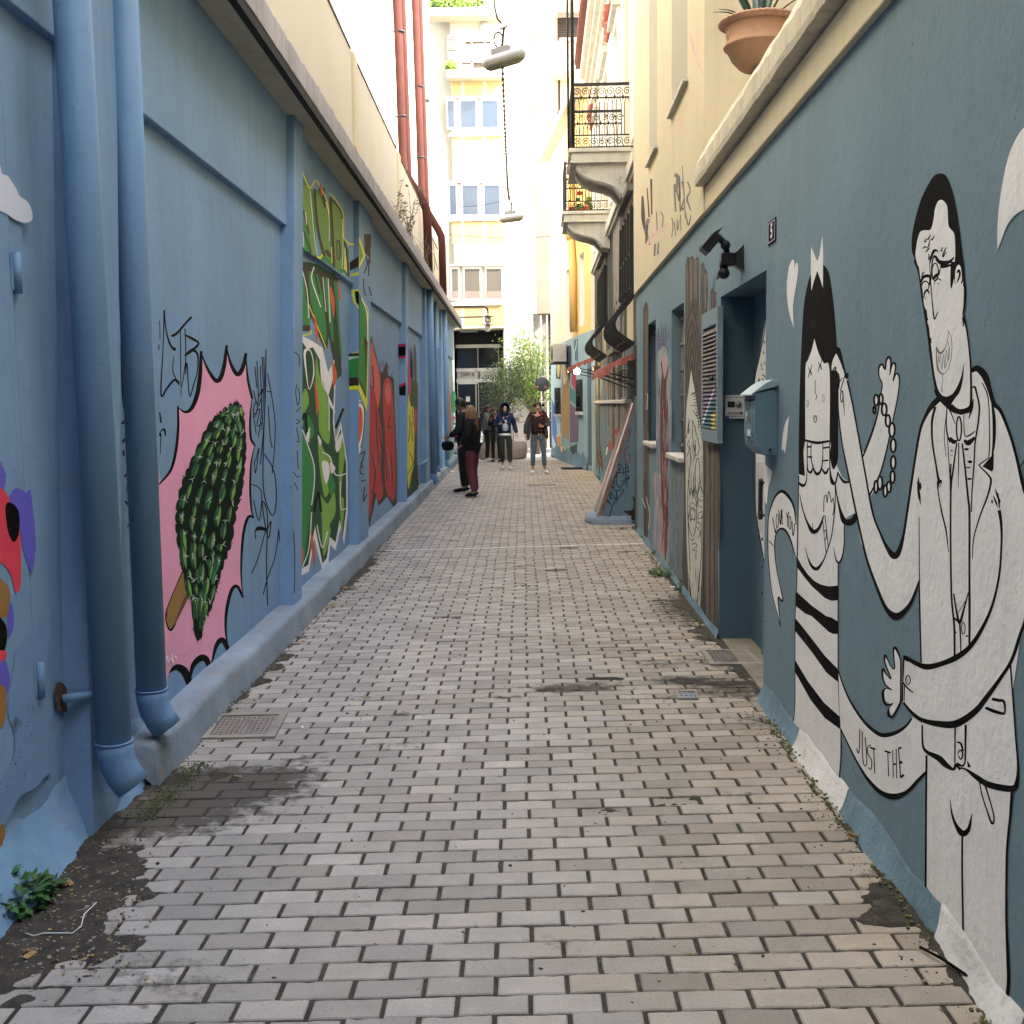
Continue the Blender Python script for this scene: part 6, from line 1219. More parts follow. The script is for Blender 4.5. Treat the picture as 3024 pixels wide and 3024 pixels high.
# pilasters with red capitals, cornice, eave
for u in (14.05,18.6,24.6):
    mb=MB(); mb.fbox(FN,u,u+.45,4.9,7.6,.0,.07,M_nwhite); mb.build('pilaster',NH,bevel=.005)
    mb=MB(); mb.fbox(FN,u-.05,u+.5,7.95,8.02,.0,.16,M_redcap if False else mat('red painted capital',(.33,.10,.08),.8,.3,12))
    for k in range(5):
        for r in range(3): mb.ball(FN.pt(u+.02+k*.1,7.62+r*.11,.085+.02*r),.055,mat('red painted capital',(.33,.1,.08)),8)
    for s in (0,.45): mb.ball(FN.pt(u+s,7.9,.12),.075,mat('red painted capital',(.33,.1,.08)),10)
    mb.build('capital',NH)
mb=MB()
for z0,z1,d in ((8.02,8.12,.10),(8.12,8.45,.07),(8.45,8.52,.14),(8.52,8.75,.10),(8.75,8.85,.20),(8.85,9.1,.30)): mb.fbox(FN,NU0,NE+.1,z0,z1,-.02,d,M_stone if d!=.07 else M_ncream)
mb.build('cornice',NH,bevel=.006)
mb=MB(); mb.fbox(FN,NU0,NE+.15,9.1,9.16,-2.8,.40,M_tile)
for k in range(64): 
    u=NU0+.1+k*.183; mb.tube([FN.pt(u,9.17,.43),FN.pt(u,9.22,-.1)],.055,M_tile,8)
mb.build('tiled_eave',NH)
mb=MB(); mb.fbox(FN,NU0,NE,4.55,4.72,-.0,.10,M_stone); mb.fbox(FN,NU0,NE,4.50,4.549,.0,.06,M_stone); mb.build('string_course',NH,bevel=.008)
mb=MB(); mb.fbox(FN,15.2,NE,1.60,1.66,.0,.05,M_stone); mb.build('dado_ledge',NH,bevel=.01)
skirt('rough_wall_foot',FN,15.8,NE,.3,.06,M_kerbR,NH,41,.01,.06)
# painted colours and a painted recess shade on the lower wall
p=Paint(FN,.012,1600,900,360/1932)
gb=mat('streaky grey brown',(.19,.17,.15),.9,.35,6,.4,40,streak=1,streakcol=(.33,.32,.31))
p.fill([(1070,1900),(1060,1520),(1350,1540),(1350,1600),(1300,1650),(1240,1932),(1240,2100),(1130,2350),(1060,2300)],gb,False); p.fill([(1100,1000),(1360,1000),(1360,1500),(1080,1480)],gb,False)
p.fill([(865,1000),(960,1010),(975,1460),(865,1440)],mat('teal mural',(.10,.25,.26),.85,.3,5,.3,40,streak=.6,streakcol=(.25,.3,.3)),False); p.fill([(865,1480),(975,1500),(960,1800),(940,2150),(900,2300),(870,1900)],mat('teal mural',(.1,.25,.26)),False)
p.fill([(870,2100),(930,2250),(960,2500),(975,2800),(960,2950),(930,2700),(890,2500)],C_brn,False); p.fill([(905,2350),(935,2450),(930,2600),(905,2500)],C_org,False)
p.fill([(1150,1975),(1200,1970),(1200,2030),(1155,2060)],C_red); p.fill([(1055,2180),(1100,2170),(1090,2300),(1050,2260)],C_red); p.fill([(1030,2260),(1050,2250),(1030,2370),(1010,2380)],M_wht,False)
random.seed(31)
dk=[mat('sooty timber and shade',(.035,.027,.022),.9,.4,8,.3,40,streak=.8,streakcol=(.09,.075,.06)),gb,mat('teal mural',(.1,.2,.2)),mat('dirty ochre',(.20,.14,.08),.9,.3,6,streak=.8,streakcol=(.06,.05,.04))]
def NP(u0,u1,z0,z1,m):
    d=p.nd(); n=6; vs=[]; 
    for k in range(n+1):
        t=k/n; vs+=[FN.pt(u0+random.uniform(-.04,.04),z0+(z1-z0)*t,d),FN.pt(u1+random.uniform(-.04,.04),z0+(z1-z0)*t,d)]
    p.mb.add(vs,[(2*k,2*k+1,2*k+3,2*k+2) for k in range(n)],m)
NP(14.0,14.9,1.7,2.36,dk[0]); NP(16.35,17.4,1.7,4.5,dk[0]); NP(17.5,18.9,2.4,4.5,gb); NP(19.0,20.3,1.7,4.5,dk[0]); NP(22.9,25.5,2.3,4.5,dk[0])  # first dark fill paints the shade of the recess under the nearer awning
for k in range(34):
    u=16.4+9*random.random(); z=random.uniform(.3,1.9); NP(u,u+random.uniform(.1,.4),z,z+random.uniform(.5,1.9),dk[(k*7)%4])
p.build('street_paint_and_shade',NH)
# bellied window cages
def cage(nm,u0,u1,z0,z1,belly,nb,lab):
    mb=MB()
    def prof(u,k=1):
        P=[]
        for z,d in ((z1,.06),(z0+.75,.07),(z0+.62,.05),(z0+.5,.10),(z0+.38,.22),(z0+.25,belly),(z0+.12,belly*.95),(z0+.02,belly*.55),(z0-.06,.04)): P.append(FN.pt(u,z,d))
        return P
    for k in range(nb+1):
        u=u0+(u1-u0)*k/nb; q=[Vector(a) for a in cr([tuple(v) for v in prof(u)],False,3)]
        for a,b in zip(q,q[1:]): 
            t=(b-a); mb.obox((a+b)/2,t*.52,FN.U*.012,t.cross(FN.U).normalized()*.030,M_iron)
    for z,d in ((z1,.06),((z0+z1)/2+.3,.065),(z0+.7,.06),(z0+.2,belly),(z0+.0,belly*.5)): mb.fbox(FN,u0,u1,z-.012,z+.012,d-.012,d+.012,M_iron)
    for k in range(nb):
        u=u0+(u1-u0)*(k+.5)/nb
        for zc,rr in ((z0+.48,.07),(z0+.62,.04)):
            P=[FN.pt(u+rr*(1-i/26)*math.cos(i*.55),zc+rr*(1-i/26)*math.sin(i*.55),.15) for i in range(22)]; mb.tube(P,.006,M_iron,4)
    mb.build(nm,NH,label=lab)
cage('window_cage',14.45,16.35,2.42,4.1,.30,4,'bellied black iron cage on the nearer window')
cage('window_cage',20.5,22.8,2.52,4.1,.32,5,'bellied black iron cage on the farther window')
# balconies
def scroll_row(mb,A,B,z0,z1,n,r=.006):
    A=Vector(A);B=Vector(B); t=(B-A)/n; h=z1-z0
    for k in range(n):
        c=A+t*(k+.5); tl_=t.length; 
        P=[]
        for i in range(24):
            a=i*.42; rr=h*.36*(1-i/27); P.append(Vector((c.x,c.y,z0+h*.48))+t.normalized()*(rr*math.cos(a))+Vector((0,0,rr*math.sin(a))))
        mb.tube(P,r,M_iron,4)
        P=[A+t*(k+.85)+Vector((0,0,z0+h*.48)),A+t*(k+1.0)+Vector((0,0,z0+h*.85)),A+t*(k+1.2)+Vector((0,0,z1))]
        P=[Vector((q.x,q.y,q.z)) for q in P]; mb.tube([Vector((A+t*(k+.86)).to_tuple()[:2]+(z0+h*.45,)),Vector((A+t*(k+1.0)).to_tuple()[:2]+(z0+h*.15,)),Vector((A+t*(k+1.12)).to_tuple()[:2]+(z0,))],r,M_iron,4)
def rail_side(mb,A,B,z0,z1,n):
    A=Vector((A[0],A[1],0));B=Vector((B[0],B[1],0)); t=(B-A).normalized(); s=Vector((-t.y,t.x,0))
    def bar(z,w=.012,h=.010):
        mb.obox((A+B)/2+Vector((0,0,z)),(B-A)/2,s*w,(0,0,h),M_iron)
    bar(z1,.022,.016); bar(z1-.17,.010,.008); bar(z0+.17,.010,.008); bar(z0+.015,.014,.01)
    scroll_row(mb,A,B,z1-.16,z1-.015,n); scroll_row(mb,A,B,z0+.02,z0+.165,n)
    m=z0+.17; M=z1-.17
    for k in range(n):
        c0=A+(B-A)*(k/n); c1=A+(B-A)*((k+1)/n); c=(c0+c1)/2; w_=(c1-c0).length/2
        for sg in (-1,1):
            mb.tube([c+t*w_*.62*sg+Vector((0,0,m)),c+t*w_*.62*sg+Vector((0,0,M-.08)),c+t*w_*.40*sg+Vector((0,0,M-.02)),c+Vector((0,0,M-.003))],.0055,M_iron,4)
        mb.obox(c1+Vector((0,0,(m+M)/2)),t*.008,s*.008,(0,0,(M-m)/2*.0+.012),M_iron)
        mb.obox(c0+Vector((0,0,z1-.17)),t*.012,s*.012,(0,0,.02),M_iron)
def balcony(u0,u1,dp,zt,corb,lab,pole=None):
    mb=MB(); mb.fbox(FN,u0-.03,u1+.03,zt-.055,zt,.0,dp+.05,M_stone); mb.fbox(FN,u0,u1,zt-.16,zt-.0555,.0,dp+.01,M_stone); mb.fbox(FN,u0-.01,u1+.01,zt-.19,zt-.1605,.0,dp+.03,M_stone)
    b=mb.build('balcony',NH,bevel=.008,label=lab)
    for (c0,c1) in corb:
        pr=[(.0,-.19),(dp-.06,-.19),(dp-.05,-.24),(dp-.09,-.30),(dp-.16,-.37),(dp-.28,-.42),(dp-.42,-.45),(dp-.54,-.50),(dp-.60,-.57),(dp-.64,-.62),(.0,-.64)]
        n=len(pr); V=[FN.pt(c0,zt+z,d) for d,z in pr]+[FN.pt(c1,zt+z,d) for d,z in pr]
        mc=MB(); mc.add(V,[tuple(range(n)),tuple(range(2*n-1,n-1,-1))]+[(i,i+n,(i+1)%n+n,(i+1)%n) for i in range(n)],M_stone)
        pr2=[(d,z) for d,z in pr[1:10]]
        mc.tube([FN.pt(c0-.004,zt+z+.018,d-.012) for d,z in pr2],.010,M_stone,6)
        P=[FN.pt(c0-.003,zt-.275+.05*(1-i/24)*math.sin(i*.5),dp-.17+.05*(1-i/24)*math.cos(i*.5)) for i in range(22)]; mc.tube(P,.006,M_stone,5)
        for k in range(8):
            a=k*math.pi/4; q=FN.pt(c0-.003,zt-.40,dp-.66); w=q+(FN.n*math.cos(a)+Vector((0,0,math.sin(a))))*.085; mc.tube([q.lerp(w,.25),q.lerp(w,.5),w],[.004,.010,.002],M_stoneD if k%1 else M_stone,5)
        mc.build('corbel',NH)
    r=MB(); d=dp-.01; e=zt+.0
    a=FN.pt(u0+.02,0,.02);b_=FN.pt(u0+.02,0,d);c_=FN.pt(u1-.02,0,d);e_=FN.pt(u1-.02,0,.02)
    rail_side(r,b_,a,zt,zt+.82,7); rail_side(r,b_,c_,zt,zt+.82,10); rail_side(r,c_,e_,zt,zt+.82,7)
    for q in (b_,c_): r.obox(q+Vector((0,0,zt+.42)),(.018,0,0),(0,.018,0),(0,0,.43),M_iron)
    if pole: r.tube([b_+Vector((0,.0,zt)),b_+Vector((0,0,zt+5))],.024,M_iron,8); r.tube([b_+Vector((-.03,.7,zt)),b_+Vector((-.03,.7,zt+5))],.016,M_iron,8)
    r.build('balcony_railing',NH)
balcony(15.0,16.4,.80,4.97,[(15.06,15.22),(15.62,15.78)],'nearer balcony with scrolled iron railing',True)
balcony(19.8,21.2,.80,4.97,[(19.86,20.02),(20.44,20.60)],'farther balcony with scrolled iron railing')
mb=MB(); random.seed(4)
for k in range(60):
    c=FN.pt(random.uniform(20.0,21.0),4.99+abs(random.gauss(0,.16)),random.uniform(.3,.7)); s=random.uniform(.02,.05); mb.obox(c,(s,0,0),(0,s,.3*s),(0,-.3*s,s*.6),random.choice([C_red,M_leafB,M_leafB,C_org,M_leafC]))
mb.lathe(FN.pt(20.5,4.975,.5),[(.1,0),(.13,.14)],M_terra,12)
tag(mb.build('flowering_plant',origin=FN.pt(20.5,4.97,.5)),'red and green flowering plant on the farther balcony','plant')
# awnings
def awning(fr,u0,u1,z0,d1,drop,lab):
    o=thing('awning',lab,'awning',fr.pt((u0+u1)/2,z0,0),'small red awnings')
    mb=MB(); vs=[];fs=[];n=14
    for i in range(n+1):
        u=u0+(u1-u0)*i/n
        for j in range(9):
            t=j/8; z=z0-drop*t**1.15+.012*fbm(u*5,t*4,1); vs.append(fr.pt(u,z+.012*math.sin(i*2.2)*t,d1*t))
    for i in range(n):
        for j in range(8): a=i*9+j; fs.append((a,a+9,a+10,a+1))
    k0=len(vs)
    for i in range(n+1):
        u=u0+(u1-u0)*i/n; z=z0-drop; vs.append(fr.pt(u,z+.01*math.sin(i*2.2),d1)); vs.append(fr.pt(u+random.uniform(-.01,.01),z-.06-.05*random.random(),d1+random.uniform(-.01,.03)))
    for i in range(n): a=k0+i*2; fs.append((a,a+2,a+3,a+1))
    mb.add(vs,fs,M_awn,True); vs=[]
    for j in range(17):
        t=j/16; z=z0-drop*t**1.15; vs+=[fr.pt(u0-.004,z+.004,d1*t),fr.pt(u0-.02-.02*random.random(),z-.05-.07*random.random()*(.4+t),d1*t)]
    mb.add(vs,[(2*j,2*j+2,2*j+3,2*j+1) for j in range(16)],M_awn); mb.build('canopy',o)
    mb=MB()
    for u in (u0+.03,u1-.03):
        mb.tube([fr.pt(u,z0-drop-.03,d1-.02),fr.pt(u,z0-drop-.22,.0)],.010,M_iron,6); mb.tube([fr.pt(u,z0-drop+.0,d1-.0),fr.pt(u,z0-drop-.12,.0)],.010,M_iron,6)
        P=[fr.pt(u,z0-drop-.06+.07*(1-i/26)*math.sin(i*.5),.14+.07*(1-i/26)*math.cos(i*.5)) for i in range(22)]; mb.tube(P,.006,M_iron,4)
    mb.tube([fr.pt(u0,z0-drop-.02,d1-.01),fr.pt(u1,z0-drop-.02,d1-.01)],.010,M_iron,6)
    mb.build('bracket',o)
awning(FN,14.7,16.1,2.26,.50,.22,'nearer faded red awning on iron scroll brackets over a dark doorway')
awning(FN,23.5,25.3,2.62,.66,.24,'farther faded red awning beside the lit bulb')
c=AT(1704,1097,24.2); o=thing('lit_lamp','small lit lamp glowing under the farther red awning','lamp',(c.x,c.y,c.z))
mb=MB(); mb.ball(c,.065,mat('glowing bulb',(.9,.7,.4),.5,emit=(1.,.72,.38,30)),12); mb.build('bulb',o)
mb=MB(); mb.tube([c+Vector((0,0,.07)),c+Vector((0,0,.17)),c+Vector((.3,0,.24))],.02,M_iron,8); mb.build('lamp_arm',o)
# dark mat / board
c=G(1698,1385); mb=MB(); mb.obox((c.x,c.y,.02),(.33,.02,0),(-.01,.22,0),(0,0,.018),M_dark); tag(mb.build('door_mat',origin=(c.x,c.y,0)),'dark flat mat on the paving before the far doorway','mat')
# ---------------------------------------------------------------- yellow house
YH=thing('yellow_house','yellow and white rendered house with a painted lower wall at the alley mouth','building',(YA.x,YA.y,0))
Lh=(YB-YA).length
if FY.n.x>0: FY=Frame(YA,YB-YA,-FY.n)
yw=[]
for (x0,x1,yt,yb) in ((1711,1725,748,962),(1672,1684,795,1003)):
    a=FY.hit(x1,(yt+yb)/2,0)[0]; b=FY.hit(x0,(yt+yb)/2,0)[0]; zt2=FY.hit((x0+x1)/2,yt,0)[1]; zb2=FY.hit((x0+x1)/2,yb,0)[1]; yw.append((a,b,zb2,zt2))
split=FY.hit(1690,900,0)[0]
mb=MB(); wall_holes(mb,FY,0,split,3.3,8.8,[h for h in yw if h[1]<split],0,M_yel,depth=.12,jamb=M_nwhite); wall_holes(mb,FY,split,Lh,3.3,8.8,[h for h in yw if h[0]>split],0,M_creamW,depth=.12,jamb=M_nwhite); mb.build('upper_wall',YH)
mb=MB(); m_=mat('pale blue lower wall',(.30,.42,.47),.9,.1,1.5,.4,40,streak=.5,streakcol=(.2,.28,.32)); mb.fbox(FY,0,Lh,-.05,3.3,-.3,.006,m_); mb.build('lower_wall',YH)
mb=MB(); mb.fbox(FY,0,Lh,-.05,9.0,-9,-.301,M_creamW)  # unseen depth stretched back to keep sun off the cross street
for u in (0,Lh): mb.quad([FY.pt(u,3.3,0),FY.pt(u,3.3,-.301),FY.pt(u,8.8,-.301),FY.pt(u,8.8,0)],M_creamW)
mb.build('rear_mass',YH)
mb=MB(); mb.fbox(FY,-.0,Lh+.2,8.8,9.0,-2.5,.3,M_stone); mb.build('cornice',YH)
p=Paint(FY,.006,1600,900,360/1932)
def cm(n,r,g,b): return col('mural '+n,r,g,b)
p.fill([(150,930),(310,930),(310,1250),(290,1900),(300,2200),(270,2440),(170,2440),(150,1500)],cm('pale sky',190,215,225),False)
p.fill([(155,1480),(200,1600),(235,1932),(250,2150),(270,2340),(215,2200),(165,2050)],cm('blue',90,115,185),False); p.fill([(300,930),(400,980),(440,1300),(445,1800),(430,2150),(310,2060),(305,1500),(330,1250)],cm('tan',176,140,96),False); p.fill([(330,960),(380,940),(410,1150),(350,1260)],cm('cream',225,210,165))
p.fill([(450,1300),(570,1400),(575,1560),(540,1600),(450,1500)],cm('teal',70,128,128),False); p.fill([(455,1560),(580,1680),(585,1932),(580,2180),(455,2180)],cm('plum',120,96,122),False); p.fill([(470,950),(540,1000),(545,1200),(535,1380),(470,1250)],cm('crimson',170,66,84),False)
p.fill([(232,2050),(310,2050),(305,2240),(380,2260),(440,2240),(410,2420),(300,2400),(250,2300)],cm('cream',225,210,165),False); p.fill([(240,2090),(300,2090),(300,2420),(270,2400),(245,2260)],cm('orange',226,150,80),False); p.fill([(290,2400),(420,2400),(440,2700),(430,2740),(350,2740),(310,2600)],cm('violet',146,110,160),False); p.fill([(340,2430),(385,2430),(430,2700),(370,2740)],cm('orange',226,150,80),False)
p.fill([(380,2250),(440,2260),(440,2600),(400,2560)],cm('green',110,170,140),False); p.fill([(455,2250),(560,2200),(560,2350),(600,2480),(660,2700),(640,2800),(560,2740),(460,2560)],cm('slate',66,80,92),False); p.fill([(560,2500),(610,2560),(660,2690),(640,2810),(600,2700)],cm('dark plum',70,60,74),False)
p.fill([(385,660),(470,640),(470,900),(440,1250),(400,1000)],cm('navy',46,66,96),False); p.fill([(505,560),(575,540),(575,900),(515,880)],cm('grey blue',80,104,124),False); p.line([(470,650,8),(510,750,10),(512,900,10)],cm('pale sky',190,215,225)); p.line([(555,570,8),(535,700,10),(512,760,8)],cm('pale sky',190,215,225)); p.line([(450,1250,8),(455,2700,8)],cm('slate',66,80,92))
p.fill([(225,930),(300,930),(298,1180),(225,1170)],C_brn,False); p.fill([(235,935),(285,935),(275,1130),(250,1130)],cm('cream',225,210,165))
p.build('street_mural',YH,'patchwork street mural in pale blue, tan, teal and plum')
for (x0,x1,yt,yb) in ((1643,1656,1146,1222),(1707,1721,1122,1215)):
    a=FY.hit(x1,yt,0)[0];b=FY.hit(x0,yt,0)[0]; z1_=FY.hit(x0,yt,0)[1]; z0_=FY.hit(x0,yb,0)[1]
    mb=MB(); mb.fbox(FY,a,b,z0_,z1_,.0,.02,M_dark); 
    for k in range(5): u=a+(b-a)*(k+.5)/5; mb.tube([FY.pt(u,z0_,.06),FY.pt(u,z1_,.06)],.012,M_iron,5)
    for z in (z0_+.1,z1_-.1,(z0_+z1_)/2): mb.fbox(FY,a,b,z-.012,z+.012,.05,.07,M_iron)
    mb.fbox(FY,a-.05,b+.05,z0_-.08,z0_,.0,.08,M_stone); mb.build('barred_window',YH)
a=FY.hit(1745,1200,0)[0]
mb=MB(); mb.fbox(FY,.02,.55,.15,2.6,.0,.015,M_blueD); mb.build('door',YH)
skirt('rough_wall_foot',FY,.6,Lh,.4,.06,M_kerbR,YH,61,.005,.08)
u,z=FY.hit(1697,900,.06); o=thing('yellow_downpipe','yellow painted downpipe with hopper on the yellow house','drainpipe',FY.pt(u,3.3,.1))
zt3=FY.hit(1697,790,.06)[1]; mb=MB(); mb.tube([FY.pt(u+.25,9,.1),FY.pt(u+.25,zt3+.7,.1),FY.pt(u,zt3,.1),FY.pt(u,3.4,.1)],.09,M_yel,12); mb.build('pipe_run',o)
mb=MB(); mb.lathe(FY.pt(u+.25,zt3+.7,.12),[(.09,0),(.19,.28),(.2,.5)],M_yel,6); mb.build('hopper',o)
# air conditioner
a=FY.hit(1672,1030,.05)[0]; b=a+.85; z1_=FY.hit(1655,1010,.3)[1]; z0_=FY.hit(1655,1066,.3)[1]
c0=FY.hit(1652,1040,.2)[0]; o=thing('air_conditioner','cream air conditioner unit bracketed high on the painted corner wall','air conditioner',FY.pt(c0,z0_,.2))
mb=MB(); mb.fbox(FY,c0-.42,c0+.42,z0_,z1_,.06,.40,mat('ac casing',(.55,.52,.44),.5,.05,3)); mb.build('casing',o,bevel=.02)
mb=MB(); q=FY.pt(c0,(z0_+z1_)/2,.402); mb.tube([q,q+FY.n*.012],.2,M_grey,20); mb.build('fan_grille',o)
mb=MB(); mb.fbox(FY,c0-.40,c0+.40,z0_-.05,z0_-.001,.0,.4,M_dark); mb.build('bracket',o)
mb=MB(); mb.fbox(FY,c0-.435,c0-.421,z0_+.12,z0_+.3,.12,.32,mat('ac casing',(.5,.5,.4))); mb.build('service_cover',o)
# ---------------------------------------------------------------- far building across the street
FX=thing('apartment_building','pale overexposed apartment block closing the end of the alley','building',(-1.5,37,0))
def zy(py): return FB.hit(1420,py,0)[1]
def rect(mb,x0,y0,x1,y1,d0,d1,m): mb.pbox(FB,x0,y0,x1,y1,d0,d1,m)
zg=-.05
# main plane (recess x 1343-1488, y 975-1345 for the entrance)
xa,xb_=FB.hit(1343,1150,0)[0],FB.hit(1488,1150,0)[0]; zt4=zy(975)
xr=FB.hit(1571,700,0)[0]
mb=MB(); wall_holes(mb,FB,-16,xr,zg,22,[(xa,xb_,zg,zt4,1.1)],0,M_white,jamb=M_dark); mb.build('wall',FX)
mb=MB(); mb.fbox(FB,-16,xr,zg,22,-8,-1.11,M_white); mb.fbox(FB,-16,xa,zg,22,-1.10,-.01,M_white); mb.build('rear_mass',FX)
# projecting bay with windows: x 1325-1493, down to y 970
M_byel=mat('bay yellow panel',(.46,.34,.15),.9,.04,1)
bx0,bx1=1322,1494
mb=MB(); rect(mb,bx0,-260,bx1,968,.001,.30,M_white); mb.build('bay',FX)
for k,(yt,yb) in enumerate(((298,375),(548,633),(795,880))):
    for (x0,x1) in ((1326,1346),(1364,1410),(1428,1474)):
        x0+=6*(k); x1+=6*k
        x0-=4;x1-=4
        mb=MB(); rect(mb,x0-5,yt-8,x1+5,yb+6,.30,.345,M_nwhite); o=mb.build('window_frame',FX,bevel=.01)
        mb=MB(); rect(mb,x0,yt,x1,yb,.346,.352,M_glassp if k<2 else M_blind); g_=mb.build('window_pane',FX)
        if k==2: mb=MB(); rect(mb,x0,yb-20,x1,yb,.3521,.356,mat('blind shadow line',(.22,.17,.14))); mb.build('window_blind',FX)
        mb=MB(); rect(mb,x0-8,yt-14,x1+8,yt-10,.30,.42,M_stone); mb.build('window_hood',FX)
for (yt,yb) in ((393,400),(643,650),(893,900)):
    mb=MB(); rect(mb,1326,yt,1484,yb,.30,.36,M_nwhite); mb.build('sill_band',FX)
for (yt,yb) in ((400,470),(650,720),(900,962),(232,285)):
    for (x0,x1) in ((1334,1362),(1371,1427),(1436,1490)):
        mb=MB(); rect(mb,x0,yt,x1,yb,.296,.304,M_byel); mb.build('spandrel_panel',FX)
# upper balcony recess and top planter
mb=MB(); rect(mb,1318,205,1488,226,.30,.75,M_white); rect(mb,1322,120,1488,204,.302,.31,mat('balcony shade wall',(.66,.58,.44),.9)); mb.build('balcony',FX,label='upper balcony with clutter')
mb=MB()
for (x0,y0,x1,y1) in ((1320,100,1345,150),): rect(mb,x0,y0,x1,y1,.311,.33,M_blind)
for k in range(9): rect(mb,1320,102+k*5.4,1345,104+k*5.4,.331,.34,M_stone)
mb.build('roller_blind',FX)
o=thing('balcony_clutter','folded furniture and bicycle parts on the upper balcony opposite','furniture',FB.pt(-1.5,13,.5))
mb=MB()
for (x0,y0,x1,y1) in ((1375,118,1450,122),(1375,130,1450,133),(1390,118,1396,200),(1364,178,1440,184),(1394,165,1434,170),(1430,120,1434,160)): rect(mb,x0,y0,x1,y1,.5,.53,mat('balcony frame beige',(.5,.42,.28)))
for (x0,y0,x1,y1) in ((1374,122,1390,130),(1396,122,1448,129),(1364,184,1392,190),(1398,184,1430,200)): rect(mb,x0,y0,x1,y1,.48,.5,M_brn)
mb.build('furniture_frame',o)
mb=MB(); q=AT(1430,78,36.67); mb.tube([q,q+Vector((0,-.03,0))],.16,M_grey2 if False else mat('vent grille',(.42,.40,.40),.6),20); mb.build('vent',FX)
mb=MB(); rect(mb,1262,23,1480,42,.30,.95,M_white); rect(mb,1262,42,1470,50,.30,.7,mat('gold edge',(.5,.38,.15))); mb.build('top_balcony',FX)
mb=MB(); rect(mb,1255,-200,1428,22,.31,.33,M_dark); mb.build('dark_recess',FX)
def foliage(nm,lab,c,rx,ry,rz,n,m,s,cat='plant',seed=1):
    random.seed(seed); mb=MB(); c=Vector(c)
    for i in range(n):
        while True:
            v=Vector((random.uniform(-1,1),random.uniform(-1,1),random.uniform(-1,1)))
            if v.length<1: break
        q=c+Vector((v.x*rx,v.y*ry,v.z*rz)); a=Vector((random.gauss(0,1),random.gauss(0,1),random.gauss(0,1))).normalized(); b=a.orthogonal().normalized(); t=s*random.uniform(.5,1.3)
        mb.add([q-a*t,q+b*t*.35,q+a*t,q-b*t*.35],[(0,1,2,3)],m)
    o=mb.build(nm,origin=c); return tag(o,lab,cat)
foliage('balcony_plant','trailing green plants on the topmost balcony opposite',AT(1345,5,36.3),1.1,.2,.25,420,M_leafB,.09)
foliage('balcony_plant','small bright green potted plant on the upper balcony opposite',AT(1334,193,36.3),.22,.12,.18,160,M_leafB,.08)
# lower parts right of the bay
mb=MB(); rect(mb,1488,972,1546,1345,.002,.16,mat('grey white pillar',(.60,.58,.55),.9,.08,1,.2,30,streak=.3)); mb.build('pillar',FX)
# entrance
y0_=37+1.05
FE=Frame((0,37.95,0),(1,0,0),(0,-1,0)); fr_=mat('painted door frame',(.80,.77,.70),.6,.05)
o=FX
mb=MB()
for (x0,y0,x1,y1) in ((1344,1018,1478,1026),(1344,1018,1350,1345),(1410,1018,1417,1345),(1472,1018,1478,1345),(1344,1088,1478,1096),(1344,1120,1478,1128)): mb.pbox(FE,x0,y0,x1,y1,.0,.06,fr_)
mb.build('entrance_frame',o)
mb=MB(); mb.pbox(FE,1350,1096,1410,1120,.0,.02,mat('lintel sign panel',(.62,.58,.52),.7)); mb.pbox(FE,1417,1096,1472,1120,.0,.02,mat('lintel sign panel',(.4,.4,.4))); mb.build('sign_panel',o)
mb=MB(); mb.pbox(FE,1350,1026,1410,1088,.0,.02,M_glassd); mb.pbox(FE,1417,1026,1472,1088,.0,.02,M_glassd); mb.pbox(FE,1417,1128,1472,1345,.0,.02,M_glassd); mb.build('window_pane',o)
mb=MB()
for (x0,y0,x1,y1) in ((1350,1128,1356,1345),(1404,1128,1410,1345),(1350,1128,1410,1134)): mb.pbox(FE,x0,y0,x1,y1,.0,.05,fr_)
mb.pbox(FE,1356,1134,1404,1345,.0,.02,M_glassd); mb.pbox(FE,1376,1171,1388,1186,.021,.025,M_pap); mb.build('door',o)
u,z=FE.hit(1380,1107,.03); text('ΣΑΡΡΗ 30',FE,u,z,.17,.022,M_black,o,'lettering',sx=.62)
mb=MB(); mb.pbox(FE,1345,978,1480,1017,.0,.02,M_dark); mb.build('dark_transom',o)
mb=MB(); q0=FB.hit(1358,978,-.3); mb.pbox(FB,1358,974,1410,980,-.5,-.3,M_lampw); mb.build('ceiling_light',o)
# right part: concrete return and dark shopfront
FC=Frame((0,37.3,0),(1,0,0),(0,-1,0))
RC=thing('concrete_building','stained tan concrete building with a dark shopfront right of the pale block','building',(.6,37.3,0))
mb=MB(); mb.pbox(FC,1571,-300,1640,925,-.9,0,mat('stained tan render',(.25,.195,.15),.95,.12,1.2,.4,30,streak=.5,streakcol=(.3,.23,.17))); mb.build('wall',RC)
mb=MB(); mb.pbox(FC,1571,926,1600,1345,-.9,-.3,mat('patchy grey plaster',(.36,.35,.35),.95,.3,2,.4,30,streak=.6)); mb.pbox(FC,1600,926,1618,1345,-.9,-.45,M_conc); mb.build('pier',RC)
mb=MB(); mb.pbox(FC,1618,926,1660,1345,-.9,-.6,M_dark); mb.build('shopfront',RC)
